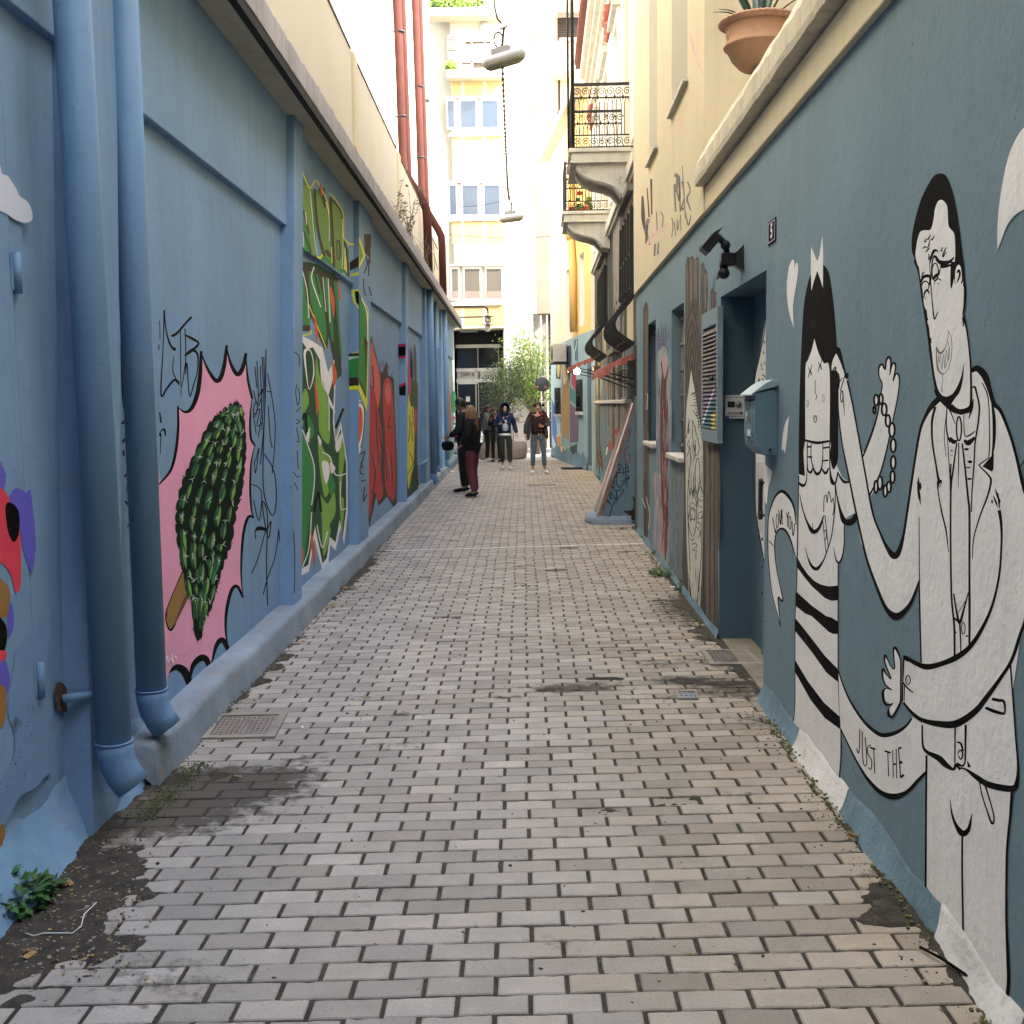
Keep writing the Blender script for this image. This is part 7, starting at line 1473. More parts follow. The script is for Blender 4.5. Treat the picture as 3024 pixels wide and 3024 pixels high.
# tagged low wall left of the shopfront
FT=Frame((0,36.7,0),(1,0,0),(0,-1,0))
mb=MB(); tw=mat('tagged grey wall',(.40,.37,.34),.9,.12,2,.3,30,streak=.3,spots=.35,spotcol=(.12,.06,.06),spotscale=5); mb.pbox(FT,1495,1125,1597,1345,-.25,0,tw); o=tag(mb.build('tagged_wall',origin=FT.pt(.5,0,0)),'grey wall covered with small tags behind the olive tree','wall')
p=Paint(FT,0,1290,1050,400/1932)
for q in ([(1080,920),(1110,900),(1100,980)],[(1120,900),(1130,960)],[(1120,900),(1150,910),(1130,935)],[(1150,890),(1160,960)],[(1150,890),(1180,905),(1160,930),(1190,950),(1250,940)],[(1190,830),(1200,870),(1240,860)],[(1000,780),(1040,800),(1020,830)],[(1150,780),(1200,770),(1180,800)],[(1100,700),(1130,720)],[(1230,700),(1260,680)],[(1130,860),(1190,865)]): p.line([(x,y,9) for x,y in q],mat('maroon tag',(.12,.03,.03)))
o['_loc']=list(FT.pt(.5,0,0)); p.build('tag_writing',o)
mb=MB(); q=AT(1514,1184,35.6); mb.box(q.x-.09,q.x+.09,q.y-.01,q.y+.01,q.z-.05,q.z+.03,mat('yellow sticker board',(.7,.42,.03))); mb.tube([q+Vector((0,.02,-.05)),Vector((q.x,q.y+.02,.1))],.015,M_iron,6); tag(mb.build('small_yellow_sign',origin=(q.x,q.y,0)),'small yellow sign beside the olive tree trunk','sign')
# distant apartment balconies, upper right
FA=Frame((0,41,0),(1,0,0),(0,-1,0))
AB=thing('balcony_block','distant apartment block with brown shutters, white balconies and an awning','building',(2.2,41,0))
mb=MB(); mb.pbox(FA,1560,-500,1800,1360,-3,0,mat('pinkish render',(.66,.50,.38),.9)); mb.build('wall',AB)
for (yt,yb,ya) in ((52,118,0),(330,396,270)):
    mb=MB(); rect_=lambda x0,y0,x1,y1,d0,d1,m: mb.pbox(FA,x0,y0,x1,y1,d0,d1,m)
    rect_(1646,yt,1735,yb,.01,.05,M_brn); 
    for k in range(9): rect_(1646,yt+k*7,1735,yt+k*7+1.5,.051,.07,M_dark)
    mb.build('wood_shutter',AB)
    mb=MB(); rect_(1640,yb+56,1740,yb+90,.0,1.2,M_white); rect_(1652,yb-6,1740,yb+0,1.1,1.2,M_white); mb.build('balcony_slab',AB)
    mb=MB(); rect_(1658,yb+2,1740,yb+54,1.12,1.15,mat('patterned balcony screen',(.42,.33,.25),.8,.5,9))
    for k in range(6): rect_(1652,yb-4+k*10,1657,yb+3+k*10,1.0,1.18,M_white)
    mb.build('balcony_screen',AB)
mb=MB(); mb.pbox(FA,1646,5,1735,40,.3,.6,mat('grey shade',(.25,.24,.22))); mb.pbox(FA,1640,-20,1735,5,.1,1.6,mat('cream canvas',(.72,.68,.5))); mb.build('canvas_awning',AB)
mb=MB(); mb.pbox(FA,1648,215,1655,330,.01,.1,M_dark); mb.pbox(FA,1650,440,1656,560,.01,.1,M_dark); mb.build('dark_opening',AB)
# ---------------------------------------------------------------- hanging street lamps and wires
def hang_lamp(nm,lab,cx,cy,Y,L_,tilt,top,grp='hanging street lamps'):
    c=AT(cx,cy,Y); o=thing(nm,lab,'street lamp',c,grp)
    X=Vector((math.cos(tilt),-.35,math.sin(tilt))).normalized(); Z=Vector((-math.sin(tilt),0,math.cos(tilt))); Yv=Z.cross(X).normalized(); Z=X.cross(Yv)
    def loft(mb,secs,m,n=16):
        vs=[];fs=[]
        for (x,w,h,z) in secs:
            for j in range(n):
                a=2*math.pi*j/n; vs.append(c+X*x*L_+Yv*(w*L_*math.cos(a))+Z*(z*L_+1.35*h*L_*math.sin(a)))
        for i in range(len(secs)-1):
            for j in range(n): j2=(j+1)%n; fs.append((i*n+j,i*n+j2,(i+1)*n+j2,(i+1)*n+j))
        fs+=[tuple(range(n)),tuple((len(secs)-1)*n+j for j in range(n))]; mb.add(vs,fs,m,True)
    mb=MB(); loft(mb,[(-.5,.02,.02,.02),(-.48,.12,.06,.03),(-.40,.19,.09,.04),(.30,.20,.10,.045),(.44,.16,.08,.04),(.5,.03,.02,.03)],M_lampw); mb.build('lamp_housing',o)
    mb=MB(); loft(mb,[(-.47,.02,.02,-.03),(-.44,.11,.06,-.02),(-.36,.17,.085,-.025),(.30,.175,.09,-.02),(.42,.13,.06,-.01),(.46,.02,.02,-.01)],mat('lamp diffuser',(.20,.19,.13),.25,.2,6,spec=.6)); mb.build('diffuser',o)
    mb=MB(); mb.obox(c+Z*.19*L_-X*.05*L_,X*.21*L_,Yv*.09*L_,Z*.10*L_,mat('ballast box',(.20,.20,.215),.5)); mb.build('ballast_box',o,bevel=.01)
    t=c+Z*.28*L_+Vector((.0,0,0)); tp=Vector((t.x+.02,Y,top)); mb=MB()
    mb.tube([t,t+Vector((.01,0,.22*L_)),t+Vector((.03,0,.45*L_))],.018,M_iron,6)
    P=[t+Vector((-.05+.10*L_*math.cos(a*.5),0,.16*L_+.16*L_*math.sin(a*.5))) for a in range(26)]; mb.tube(P,.011,M_iron,5)
    mb.obox(t+Vector((.02,0,.45*L_)),(.09*L_,0,.02),(0,.03,0),(0,0,.03),M_metal)
    mb.tube([t+Vector((.03,0,.45*L_)),t+Vector((-.06,0,.6*L_)),t+Vector((-.10,0,.9*L_)),tp],.013,M_iron,5)
    mb.build('hanger',o); return c
c1=hang_lamp('hanging_lamp','nearer grey street lamp hanging on cables over the alley',1490,178,15,.60,R(9),11.5)
c2=hang_lamp('hanging_lamp','smaller farther street lamp hanging over the alley',1511,645,27,.62,R(3),c1.z+.6)
mb=MB(); a=AT(1484,200,15); b=AT(1505,640,27)+Vector((0,0,.4)); P=[a.lerp(b,t)+Vector((0,0,-.5*math.sin(math.pi*t))) for t in [i/20 for i in range(21)]]; mb.tube(P,.011,M_iron,5)
for i in range(0,60): 
    t=i/60; q=a.lerp(b,t)+Vector((0,0,-.5*math.sin(math.pi*t))); mb.obox(q,(.02,0,0),(0,.02,0),(0,0,.012),M_iron)
tag(mb.build('lamp_cable',origin=a),'twisted cable running from the nearer hanging lamp to the farther one','cable')
mb=MB(); a=AT(1325,693,27.5);b=AT(1650,697,27.5); P=[a.lerp(b,t)+Vector((0,0,-.06*math.sin(math.pi*t))) for t in [i/16 for i in range(17)]]; mb.tube(P,.008,M_iron,5)
a2=AT(1340,612,27);b2=AT(1512,588,27); mb.tube([a2,a2.lerp(b2,.5)+Vector((0,0,-.05)),b2],.006,M_iron,4); a2=AT(1325,555,27);b2=AT(1330,612,27)
tag(mb.build('span_wire',origin=a),'thin span wires crossing the alley near the farther lamp','wire')
# globe bracket lamps
def globe(lab,px,py,Y,r,ax,ay):
    c=AT(px,py,Y); o=thing('globe_lamp',lab,'wall lamp',c,'globe wall lamps')
    mb=MB(); mb.ball(c,r,mat('smoky glass globe',(.62,.58,.50),.12,.1,8,spec=.7),18); mb.build('globe',o)
    mb=MB(); mb.lathe(c,[(r*.3,r*.94),(r*1.85,r*.90),(r*1.85,r*.96),(r*.5,r*1.12),(r*.15,r*1.7)],mat('lamp shade metal',(.30,.27,.22),.5),18); mb.build('lamp_shade',o)
    w=AT(ax,ay,Y); mb=MB(); mb.tube([c+Vector((0,0,r*1.8)),c+Vector((0,0,r*2.6)),c+Vector((-.03,0,r*3.3)),c+Vector((-.12,0,w.z-c.z)),Vector((w.x,Y,w.z))] if ay<py-25 else [c+Vector((0,0,r*1.7)),c+Vector((-.1,0,w.z-c.z)),Vector((w.x,Y,w.z))],.022,M_iron,8); mb.build('lamp_arm',o)
globe('nearer globe lamp on a bent arm from the end of the left eave',1441,945,30.6,.102,1338,907)
globe('farther lower globe lamp on a straight arm past the left eave',1440,969,33,.108,1340,937)
# ---------------------------------------------------------------- trees, planters, sign, car
def tree(nm,lab,base,h,crown,segs,nleaf,ls,lm,trunk_r,lean=(0,0),seed=1,asp=.35,droop=0):
    random.seed(seed); base=Vector(base); o=thing(nm,lab,'tree',base)
    t=MB(); tips=[]
    fork=base+Vector((lean[0]*.3,0,h*.30))
    t.tube([base-Vector((0,0,.1)),base.lerp(fork,.5)+Vector((.02,0,0)),fork],[trunk_r,trunk_r*.8,trunk_r*.65],M_bark,8)
    for k in range(segs):
        a=k*2.4+random.uniform(-.3,.3); rr=random.uniform(.35,1); 
        e=base+Vector((crown[0]+crown[2]*rr*math.cos(a)*.8,crown[2]*.7*rr*math.sin(a),crown[1]+crown[3]*random.uniform(-.7,.85)))
        m=fork.lerp(e,.5)+Vector((random.gauss(0,.08),random.gauss(0,.08),.12)); t.tube([fork,m,e],[trunk_r*.45,trunk_r*.25,trunk_r*.06],M_bark,5); tips+= [m.lerp(e,.4),m.lerp(e,.75),e]
    t.build('trunk',o)
    c=MB(); 
    for i in range(nleaf):
        q0=random.choice(tips); q=q0+Vector((random.gauss(0,1),random.gauss(0,1),random.gauss(0,1)))*crown[3]*.20; q.z-=droop*abs(random.gauss(0,1))
        a=Vector((random.gauss(0,1),random.gauss(0,1),random.gauss(0,.8)-droop*2)).normalized(); b=a.orthogonal().normalized(); b=(b+a.cross(b)*random.gauss(0,1)).normalized(); s=ls*random.uniform(.5,1.3)
        c.add([q-a*s,q+b*s*asp,q+a*s,q-b*s*asp],[(0,1,2,3)],lm)
    c.build('crown',o); return o
b=G(1480,1350); tree('olive_tree','grey green olive tree in a planter at the end of the alley',(b.x,32.6,.3),2.2,(.08,1.75,.95,.85),20,3600,.045,M_leafA,.07,seed=3)
q=AT(1590,1340,35.2); tree('feathery_tree','bright green feathery tree behind the road sign',(q.x-.02,35.3,0),3.8,(-.35,2.75,1.05,1.25),26,6500,.062,M_leafB,.09,seed=8,asp=.25,droop=.05)
c=G(1500,1361); c.y=32.1
pl=mat('tagged cement planter',(.36,.30,.25),.95,.25,6,.5,40,spots=.7,spotcol=(.25,.06,.05),spotscale=6)
mb=MB(); mb.lathe((AT(1450,1330,32.2).x,32.3,0),[(.28,0),(.33,.06),(.36,.35),(.35,.5),(.3,.5),(.1,.42)],pl,20,1.1,.8); tag(mb.build('planter',origin=(AT(1450,1330,32.2).x,32.3,0)),'tagged cement planter left of the hooded person at the alley end','planter','cement planters')
mb=MB(); mb.lathe((AT(1515,1330,32.2).x,32.3,0),[(.25,0),(.35,.05),(.38,.3),(.36,.52),(.3,.52),(.1,.42)],pl,20,1.1,.8); tag(mb.build('planter',origin=(AT(1515,1330,32.2).x,32.3,0)),'tagged cement planter between the hooded person and the woman','planter','cement planters')
foliage('shrub','small green shrub in the left planter behind the grey jacket woman',(AT(1450,1290,32.3).x,32.3,.62),.3,.2,.15,160,M_leafB,.05,'shrub',4)
q=G(1608,1349); q.y=32.0; pxm=32/F
X0=AT(1606,1349,32).x
o=thing('road_sign','round grey backed road sign on a striped pole covered in stickers','road sign',(X0,32,0))
mb=MB(); zt5=AT(1605,1088,32).z; mb.tube([(X0,32,0),(X0,32,zt5)],.032,mat('grey sign pole',(.17,.17,.18),.5,.2,5),12); mb.build('pole',o)
mb=MB(); cz=AT(1603,1135,32); mb.lathe((0,0,0),[(.205,-.006),(.21,0),(.205,.006)],mat('grey sign back',(.10,.105,.115),.5,.1),28)
mb.v=[(X0-.02+v[0],31.95-v[2]*1.,cz.z+v[1]) for v in mb.v]; mb.build('sign_disc',o)
mb=MB()
for dx in (-.15,.09):
    for dz in (-.06,-.10): mb.box(X0-.02+dx-.045,X0-.02+dx+.045,31.935,31.943,cz.z+dz-.014,cz.z+dz+.014,mat('sticker pink',(.55,.22,.26)))
for z in (1.1,1.25,1.45,1.6,2.05,2.3): mb.tube([(X0,32,z),(X0,32,z+.06+.05*random.random())],.0335,M_pap,12)
for z in (1.33,1.52,.95): mb.tube([(X0,32,z),(X0,32,z+.08)],.0338,M_black,12)
mb.build('sticker',o)
# white car in the cross street
CX,CY=AT(1352,1300,34.6).x+.55,34.6
o=thing('parked_car','white car with blue and red stripe parked in the cross street behind the couple','car',(CX-1.4,CY,0))
cw_=mat('white car paint',(.75,.76,.78),.25,.02,1,spec=.6)
pr=[(-1.9,.35),(-1.95,.6),(-1.85,.85),(-1.1,.95),(-.6,1.38),(.5,1.42),(1.15,.98),(1.85,.88),(1.98,.65),(1.95,.35)]
n=len(pr); x_=CX-1.75; V=[(x_+a,CY-.78,z) for a,z in pr]+[(x_+a,CY+.78,z) for a,z in pr]
mb=MB(); mb.add(V,[tuple(range(n)),tuple(range(2*n-1,n-1,-1))]+[(i,i+n,(i+1)%n+n,(i+1)%n) for i in range(n)],cw_); mb.build('body',o,bevel=.05)
mb=MB()
for yy in (CY-.785,CY+.785):
    mb.quad([(x_-.98,yy,.98),(x_-.5,yy,1.32),(x_-.05,yy,1.35),(x_-.05,yy,.98)],M_glassd); mb.quad([(x_+.02,yy,.98),(x_+.02,yy,1.35),(x_+.45,yy,1.36),(x_+1.0,yy,.99)],M_glassd)
mb.quad([(x_+.54,CY-.68,1.40),(x_+1.13,CY-.72,1.0),(x_+1.13,CY+.72,1.0),(x_+.54,CY+.68,1.40)],M_glassd); mb.build('window',o)
mb=MB(); mb.box(x_-1.9,x_+1.9,CY-.79,CY-.782,.62,.72,C_red); mb.box(x_-1.9,x_+1.9,CY-.79,CY-.782,.76,.82,mat('blue stripe',(.05,.12,.35))); mb.build('stripe',o)
for dx in (-1.25,1.25):
    for dy in (-.72,.72):
        mb=MB(); mb.tube([(x_+dx,CY+dy-.09,.31),(x_+dx,CY+dy+.09,.31)],.31,mat('tyre',(.02,.02,.02),.9),20); w_=mb.build('wheel',o)
        mb=MB(); mb.tube([(x_+dx,CY+dy-.1,.31),(x_+dx,CY+dy+.1,.31)],.18,M_metal,14); rm_=mb.build('rim',w_,origin=w_['_loc'])
for dy in (-.6,.6): mb=MB(); mb.ball((x_+1.93,CY+dy,.72),.09,M_glassp,10,.4,1.2,.8); mb.build('headlight',o)
# ---------------------------------------------------------------- people
def skinned(name,V,E,Rd,m,root=0,sub=2,parent=None,xf=None,origin=None):
    me=bpy.data.meshes.new(name+'_cage'); me.from_pydata([tuple(v) for v in V],E,[]); ob=bpy.data.objects.new(name+'_cage',me); COL.objects.link(ob)
    ob.modifiers.new('s','SKIN'); sv=me.skin_vertices[0].data
    for i,r in enumerate(Rd):
        sv[i].radius=(r,r) if not isinstance(r,tuple) else r; sv[i].use_root=(i==root)
    s=ob.modifiers.new('u','SUBSURF'); s.levels=sub; s.render_levels=sub
    dg=bpy.context.evaluated_depsgraph_get(); dg.update(); nm=bpy.data.meshes.new_from_object(ob.evaluated_get(dg)); bpy.data.objects.remove(ob)
    if xf is not None: nm.transform(xf)
    o0=Vector(parent['_loc']) if parent is not None else Vector((0,0,0)); nm.transform(Matrix.Translation(-o0))
    nm.materials.clear(); nm.materials.append(m)
    nm.polygons.foreach_set('use_smooth',[True]*len(nm.polygons)); r=bpy.data.objects.new(name,nm); COL.objects.link(r); r.parent=parent; r['_loc']=list(o0); return r
J0=dict(pel=(0,0,.93),hipL=(-.09,0,.88),hipR=(.09,0,.88),knL=(-.10,.01,.49),knR=(.10,.01,.49),anL=(-.10,-.02,.09),anR=(.10,-.02,.09),toL=(-.12,.15,.03),toR=(.12,.15,.03),
  waist=(0,0,1.05),chest=(0,-.005,1.28),neck=(0,-.01,1.44),head=(0,.015,1.56),crown=(0,.01,1.635),shL=(-.165,-.005,1.385),shR=(.165,-.005,1.385),elL=(-.23,-.01,1.11),elR=(.23,-.01,1.11),wrL=(-.235,.06,.88),wrR=(.235,.06,.88),haL=(-.235,.09,.80),haR=(.235,.09,.80))
M_skin=mat('skin',(.42,.24,.17),.55,.05,8); M_skin2=mat('skin pale',(.52,.33,.25),.5,.05,8); M_skinD=mat('skin shaded man',(.30,.17,.12),.55,.05,8)
def person(label,x,y,yaw,height,pose,skin,top,bottom,shoe,hair,hairstyle,sleeve=1.0,coat=None,pant_r=1.0,bare_ankle=False,z0=.004):
    J={k:Vector(v) for k,v in J0.items()}
    for k,v in pose.items(): J[k]=Vector(v)
    s=height/1.70; o=thing('person',label,'person',(x,y,z0))
    X=Matrix.Translation((x,y,z0))@Matrix.Rotation(yaw,4,'Z')@Matrix.Scale(s,4)
    V=[];Rd=[];E=[];ix={}
    def v(k,r,p=None): ix[k]=len(V); V.append(J[k] if p is None else p); Rd.append(r); return ix[k]
    v('pel',(.125,.095)); v('waist',(.115,.085)); v('chest',(.135,.095)); v('neckb',(.07,.06),J['neck']-Vector((0,0,.03))); v('neck',.048); v('jaw',(.052,.062),J['head']+Vector((0,.012,-.055))); v('head',(.070,.086)); v('crown',(.060,.072))
    E+=[(0,1),(1,2),(2,3),(3,4),(4,5),(5,6),(6,7)]
    for S_ in 'LR':
        h=v('hip'+S_,.078); E.append((0,h)); k1=v('kn'+S_,.052); E.append((h,k1)); c=v('calf'+S_,.050,J['kn'+S_].lerp(J['an'+S_],.3)); E.append((k1,c)); a=v('an'+S_,.034); E.append((c,a)); t=v('to'+S_,(.034,.024)); E.append((a,t))
        sh=v('sh'+S_,.052); E.append((2,sh)); e=v('el'+S_,.037); E.append((sh,e)); w=v('wr'+S_,.024); E.append((e,w)); ha=v('ha'+S_,(.032,.020),J['wr'+S_].lerp(J['ha'+S_],.6)); E.append((w,ha))
    n=v('nose',.012,J['head']+Vector((0,.105,-.015))); E.append((6,n))
    body=skinned('body',V,E,Rd,skin,0,2,o,X)
    for S_ in 'LR':
        w=J['wr'+S_];h=J['ha'+S_]; d=(h-w).normalized(); side=d.cross(Vector((0,1,0)) if abs(d.y)<.8 else Vector((0,0,1))).normalized(); cu=side.cross(d).normalized()
        mb=MB(); base=w+d*.055
        for k in range(4):
            off=side*(-.024+.016*k); l=(.06,.07,.066,.05)[k]; a=base+off*.8; b=a+d*l*.45; c=b+d*l*.35+cu*.012; e=c+d*l*.15+cu*.018
            mb.tube([X@a,X@b,X@c,X@e],[.0085*s,.0082*s,.0075*s,.005*s],skin,6)
        a=w+d*.02-side*.026; mb.tube([X@a,X@(a+d*.03-side*.018),X@(a+d*.06-side*.016+cu*.012)],[.010*s,.009*s,.006*s],skin,6)
        mb.build('fingers',o)
    # face
    hd=J['head']; mb=MB()
    for sx in (-1,1):
        mb.ball(X@(hd+Vector((sx*.030,.083,.012))),.008*s,M_dark,8); mb.ball(X@(hd+Vector((sx*.077,.0,-.005))),.018*s,skin,8,.5,1,1.5)
        mb.obox(X@(hd+Vector((sx*.030,.088,.032))),(X.to_3x3()@Vector((.014,0,0))),(X.to_3x3()@Vector((0,.003,0))),(0,0,.003),hair)
    mb.obox(X@(hd+Vector((0,.082,-.052))),X.to_3x3()@Vector((.020,0,0)),X.to_3x3()@Vector((0,.006,0)),(0,0,.005*s),mat('lips',(.30,.10,.09)))
    mb.build('face',o)
    # trousers
    V=[];Rd=[];E=[]
    def w(p,r): V.append(p); Rd.append(r); return len(V)-1
    w(J['pel']+Vector((0,0,.09)),(.135,.10)); w(J['pel'],(.15,.115)); E.append((0,1))
    for S_ in 'LR':
        an=J['an'+S_]; kn=J['kn'+S_]; hp=J['hip'+S_]; end=an.lerp(kn,.22 if bare_ankle else .02)
        a=w(hp,.098*pant_r); E.append((1,a)); b=w(hp.lerp(kn,.5),.083*pant_r); E.append((a,b)); c=w(kn,.066*pant_r); E.append((b,c)); d=w(kn.lerp(an,.45),.062*pant_r); E.append((c,d)); e=w(end,.052*pant_r); E.append((d,e))
    skinned('trousers',V,E,Rd,bottom,1,2,o,X)
    # upper garment
    V=[];Rd=[];E=[]; zlow=coat if coat else .93
    lo=J['pel'].copy(); lo.z=zlow
    w(lo,(.185,.15) if coat and coat<.85 else (.155,.125)); w(J['pel'].lerp(J['waist'],.5),(.165,.13)); w(J['waist'],(.155,.12)); w(J['chest'],(.165,.125)); w(J['neck']-Vector((0,0,.035)),(.085,.075)); E+=[(0,1),(1,2),(2,3),(3,4)]
    for S_ in 'LR':
        a=w(J['sh'+S_],.075); E.append((3,a)); b=w(J['sh'+S_].lerp(J['el'+S_],.5),.062*sleeve); E.append((a,b)); c=w(J['el'+S_],.056*sleeve); E.append((b,c)); d=w(J['el'+S_].lerp(J['wr'+S_],.93),.042*sleeve); E.append((c,d))
    skinned('jacket' if coat else 'sweater',V,E,Rd,top,2,2,o,X)
    for S_ in 'LR':
        a=J['an'+S_]; t=J['to'+S_]; hl=a+Vector((0,-.04,0))-((t-a).normalized()*.03); hl.z=a.z-.05+.002
        V=[a+Vector((0,0,-.012)),Vector((a.x,a.y,max(.04,a.z-.045)))-((t-a)*Vector((1,1,0))).normalized()*.03,a.lerp(t,.55),t+((t-a)*Vector((1,1,0))).normalized()*.03]; V[2].z=max(.045,t.z+.018); V[3].z=t.z+.008
        skinned('shoe',V,[(0,1),(0,2),(2,3)],[.042,.040,(.046,.038),(.040,.028)],shoe,0,2,o,X)
    hairstyle(o,X,J,hair,s); o['_x']=0
    return o,X,J
def hair_cap(o,X,J,m,s,nm='hair',extra=0):
    mb=MB(); hd=J['head']; vs=[];fs=[]; n=20
    for i in range(9):
        ph=math.pi*.62*i/8
        for j in range(n):
            a=2*math.pi*j/n; lim=1.0
            front=max(0,math.sin(a)); ph2=ph*(1-.42*front)
            r=1+.05*fbm(j*.9,i*.8,3); vs.append(X@(hd+Vector((.088*math.sin(ph2)*math.cos(a)*r,.004+.104*math.sin(ph2)*math.sin(a)*r,.02+.112*math.cos(ph2)*r))))
    for i in range(8):
        for j in range(n): j2=(j+1)%n; fs.append((i*n+j,i*n+j2,(i+1)*n+j2,(i+1)*n+j))
    mb.add(vs,fs,m,True); return mb
def h_short(o,X,J,m,s): hair_cap(o,X,J,m,s).build('hair',o)
def strands(mb,X,J,m,n,l,spread,s,back=True):
    hd=J['head']
    for k in range(n):
        a=math.pi*(1.0+random.random()) if back else math.pi*(.85+1.3*random.random())
        st=hd+Vector((.075*math.cos(a),.085*math.sin(a),.06*random.random()+.02)); ln=l*random.uniform(.75,1)
        P=[X@(st+Vector((math.cos(a)*spread*t,math.sin(a)*spread*t-.01*t,-ln*t))+Vector((random.gauss(0,.008),random.gauss(0,.008),0))) for t in (0,.25,.5,.75,1)]
        mb.tube(P,[.016*s,.018*s,.016*s,.012*s,.004*s],m,5)
def h_long(o,X,J,m,s): mb=hair_cap(o,X,J,m,s); strands(mb,X,J,m,70,.42,.05,s,False); mb.build('hair',o)
def h_curly(o,X,J,m,s):
    mb=hair_cap(o,X,J,m,s); hd=J['head']
    for k in range(60):
        a=math.pi*(.95+1.1*random.random()); mb.ball(X@(hd+Vector((.09*math.cos(a),.095*math.sin(a),random.uniform(-.12,.09)))),.025*s,m,7)
    mb.build('hair',o)
def h_tied(o,X,J,m,s): mb=hair_cap(o,X,J,m,s); hd=J['head']; mb.ball(X@(hd+Vector((0,-.11,.0))),.045*s,m,10); mb.build('hair',o)
def h_hood(col_):
    def f(o,X,J,m,s):
        mb=MB(); hd=J['head']; vs=[];fs=[];n=22
        for i in range(11):
            t=i/10
            for j in range(n):
                a=2*math.pi*j/n; rr=1+.12*t
                vs.append(X@(hd+Vector((.100*math.cos(a)*rr*(1 if t<.8 else .9+.1),.095-.20*t+(.0 if math.sin(a)>0 else .0),.012+.125*math.sin(a)*rr-.02*t))*1.0 if i<8 else hd+Vector((.100*math.cos(a)*rr*(1-.33*(i-7)),-.045-.02*(i-7),.0+.13*math.sin(a)*(1-.33*(i-7))))))if False else vs.append(X@(hd+Vector(((.128-.002*i if i<8 else .112*(1-.30*(i-7)))*math.cos(a)*(1 if i else .80),.098-.024*i,.015+(.160-.002*i if i<8 else .14*(1-.30*(i-7)))*math.sin(a)*(1 if i else .84)))))
        for i in range(10):
            for j in range(n): j2=(j+1)%n; fs.append((i*n+j,i*n+j2,(i+1)*n+j2,(i+1)*n+j))
        mb.add(vs,fs,col_,True); mb.lathe(X@(hd+Vector((0,-.02,-.15))),[(.09*s,-.03*s),(.115*s,0),(.10*s,.05*s)],col_,16); mb.build('hood',o)
    return f
M_navy=mat('navy hoodie',(.012,.018,.07),.85,.2,9,.2,60); M_olive=mat('dark green trousers',(.03,.04,.03),.85,.2,9); M_shoew=mat('white sneaker',(.72,.72,.74),.5,.05); M_blk=mat('black cloth',(.008,.008,.009),.9,.2,9); M_jean=mat('grey blue jeans',(.09,.12,.16),.85,.3,12,streak=.4,streakcol=(.16,.2,.25)); M_leath=mat('dark grey jacket',(.035,.04,.045),.6,.2,6); M_burg=mat('burgundy trousers',(.12,.025,.045),.85,.15,9); M_gryj=mat('grey tweed jacket',(.16,.15,.135),.9,.2,14)
H_dark=mat('dark hair',(.012,.008,.007),.5,.2,20); H_brn=mat('brown hair',(.05,.022,.014),.5,.3,20); H_blond=mat('dark blond hair',(.20,.105,.05),.45,.4,30)
def pat_mat():
    m=mat('patterned sweater',(.02,.012,.012),.9); nt=m.node_tree;N=nt.nodes;L=nt.links;b=N['Principled BSDF']
    g=N.new('ShaderNodeNewGeometry'); mp=N.new('ShaderNodeMapping'); mp.inputs['Scale'].default_value=(15,2,11); L.new(g.outputs['Position'],mp.inputs['Vector'])
    v=N.new('ShaderNodeTexVoronoi'); v.inputs['Randomness'].default_value=.25; v.inputs['Scale'].default_value=1; L.new(mp.outputs[0],v.inputs['Vector'])
    r=N.new('ShaderNodeMath'); r.operation='LESS_THAN'; r.inputs[1].default_value=.43; L.new(v.outputs['Distance'],r.inputs[0])
    rp=N.new('ShaderNodeValToRGB'); rp.color_ramp.elements[0].color=(.38,.05,.04,1); rp.color_ramp.elements[1].color=(.75,.52,.26,1); rp.color_ramp.interpolation='CONSTANT'; rp.color_ramp.elements[1].position=.5; L.new(v.outputs['Color'],rp.inputs[0])
    x=N.new('ShaderNodeMix'); x.data_type='RGBA'; L.new(r.outputs[0],x.inputs[0]); x.inputs[6].default_value=(.018,.01,.01,1); L.new(rp.outputs[0],x.inputs[7]); L.new(x.outputs[2],b.inputs['Base Color']); return m
M_pat=pat_mat()
random.seed(77)
def feet(px,py,Y=None): q=G(px,py); return (q.x,q.y) 
# hooded person walking towards the viewer (yaw pi = facing the camera)
x,y=feet(1494,1387)
o,X,J=person('person in a navy hoodie and dark green cropped trousers walking with a phone in hand',x,y,math.pi,1.64,dict(knL=(-.10,.06,.50),anL=(-.11,.05,.09),toL=(-.14,.21,.03),knR=(.09,.05,.49),anR=(.08,-.10,.10),toR=(.10,.06,.03),elR=(.25,-.02,1.12),wrR=(.13,.20,1.17),haR=(.05,.27,1.20),elL=(-.24,-.01,1.11),wrL=(-.29,.08,.90),haL=(-.30,.10,.83),head=(.0,.035,1.55),crown=(0,.03,1.63)),M_skin2,M_navy,M_olive,M_shoew,H_dark,h_hood(M_navy),1.15,None,1.12,True)
mb=MB(); q=[X@Vector(v) for v in ((-.07,.150,1.24),(.08,.150,1.24),(.09,.150,1.0),(-.08,.150,1.0),(-.02,.150,1.34),(.04,.150,1.34))]
Xr=X.to_3x3()
for (cx,cz,w_,h_) in ((.0,1.08,.075,.11),(.0,1.22,.05,.05),(.045,1.32,.016,.035)):
    mb.ball(X@Vector((cx,.100,cz)),.06,mat('pale print',(.42,.48,.56)),12,w_/.06,.75,h_/.06)
mb.build('shirt_print',o)
mb=MB(); mb.obox(X@Vector((.04,.30,1.22)),Xr@Vector((.035,0,0)),Xr@Vector((0,.01,.03)),Xr@Vector((0,.004,-.002)),M_black)
tag(mb.build('phone',origin=X@Vector((.04,.3,1.22))),'dark phone held by the hooded person','phone')
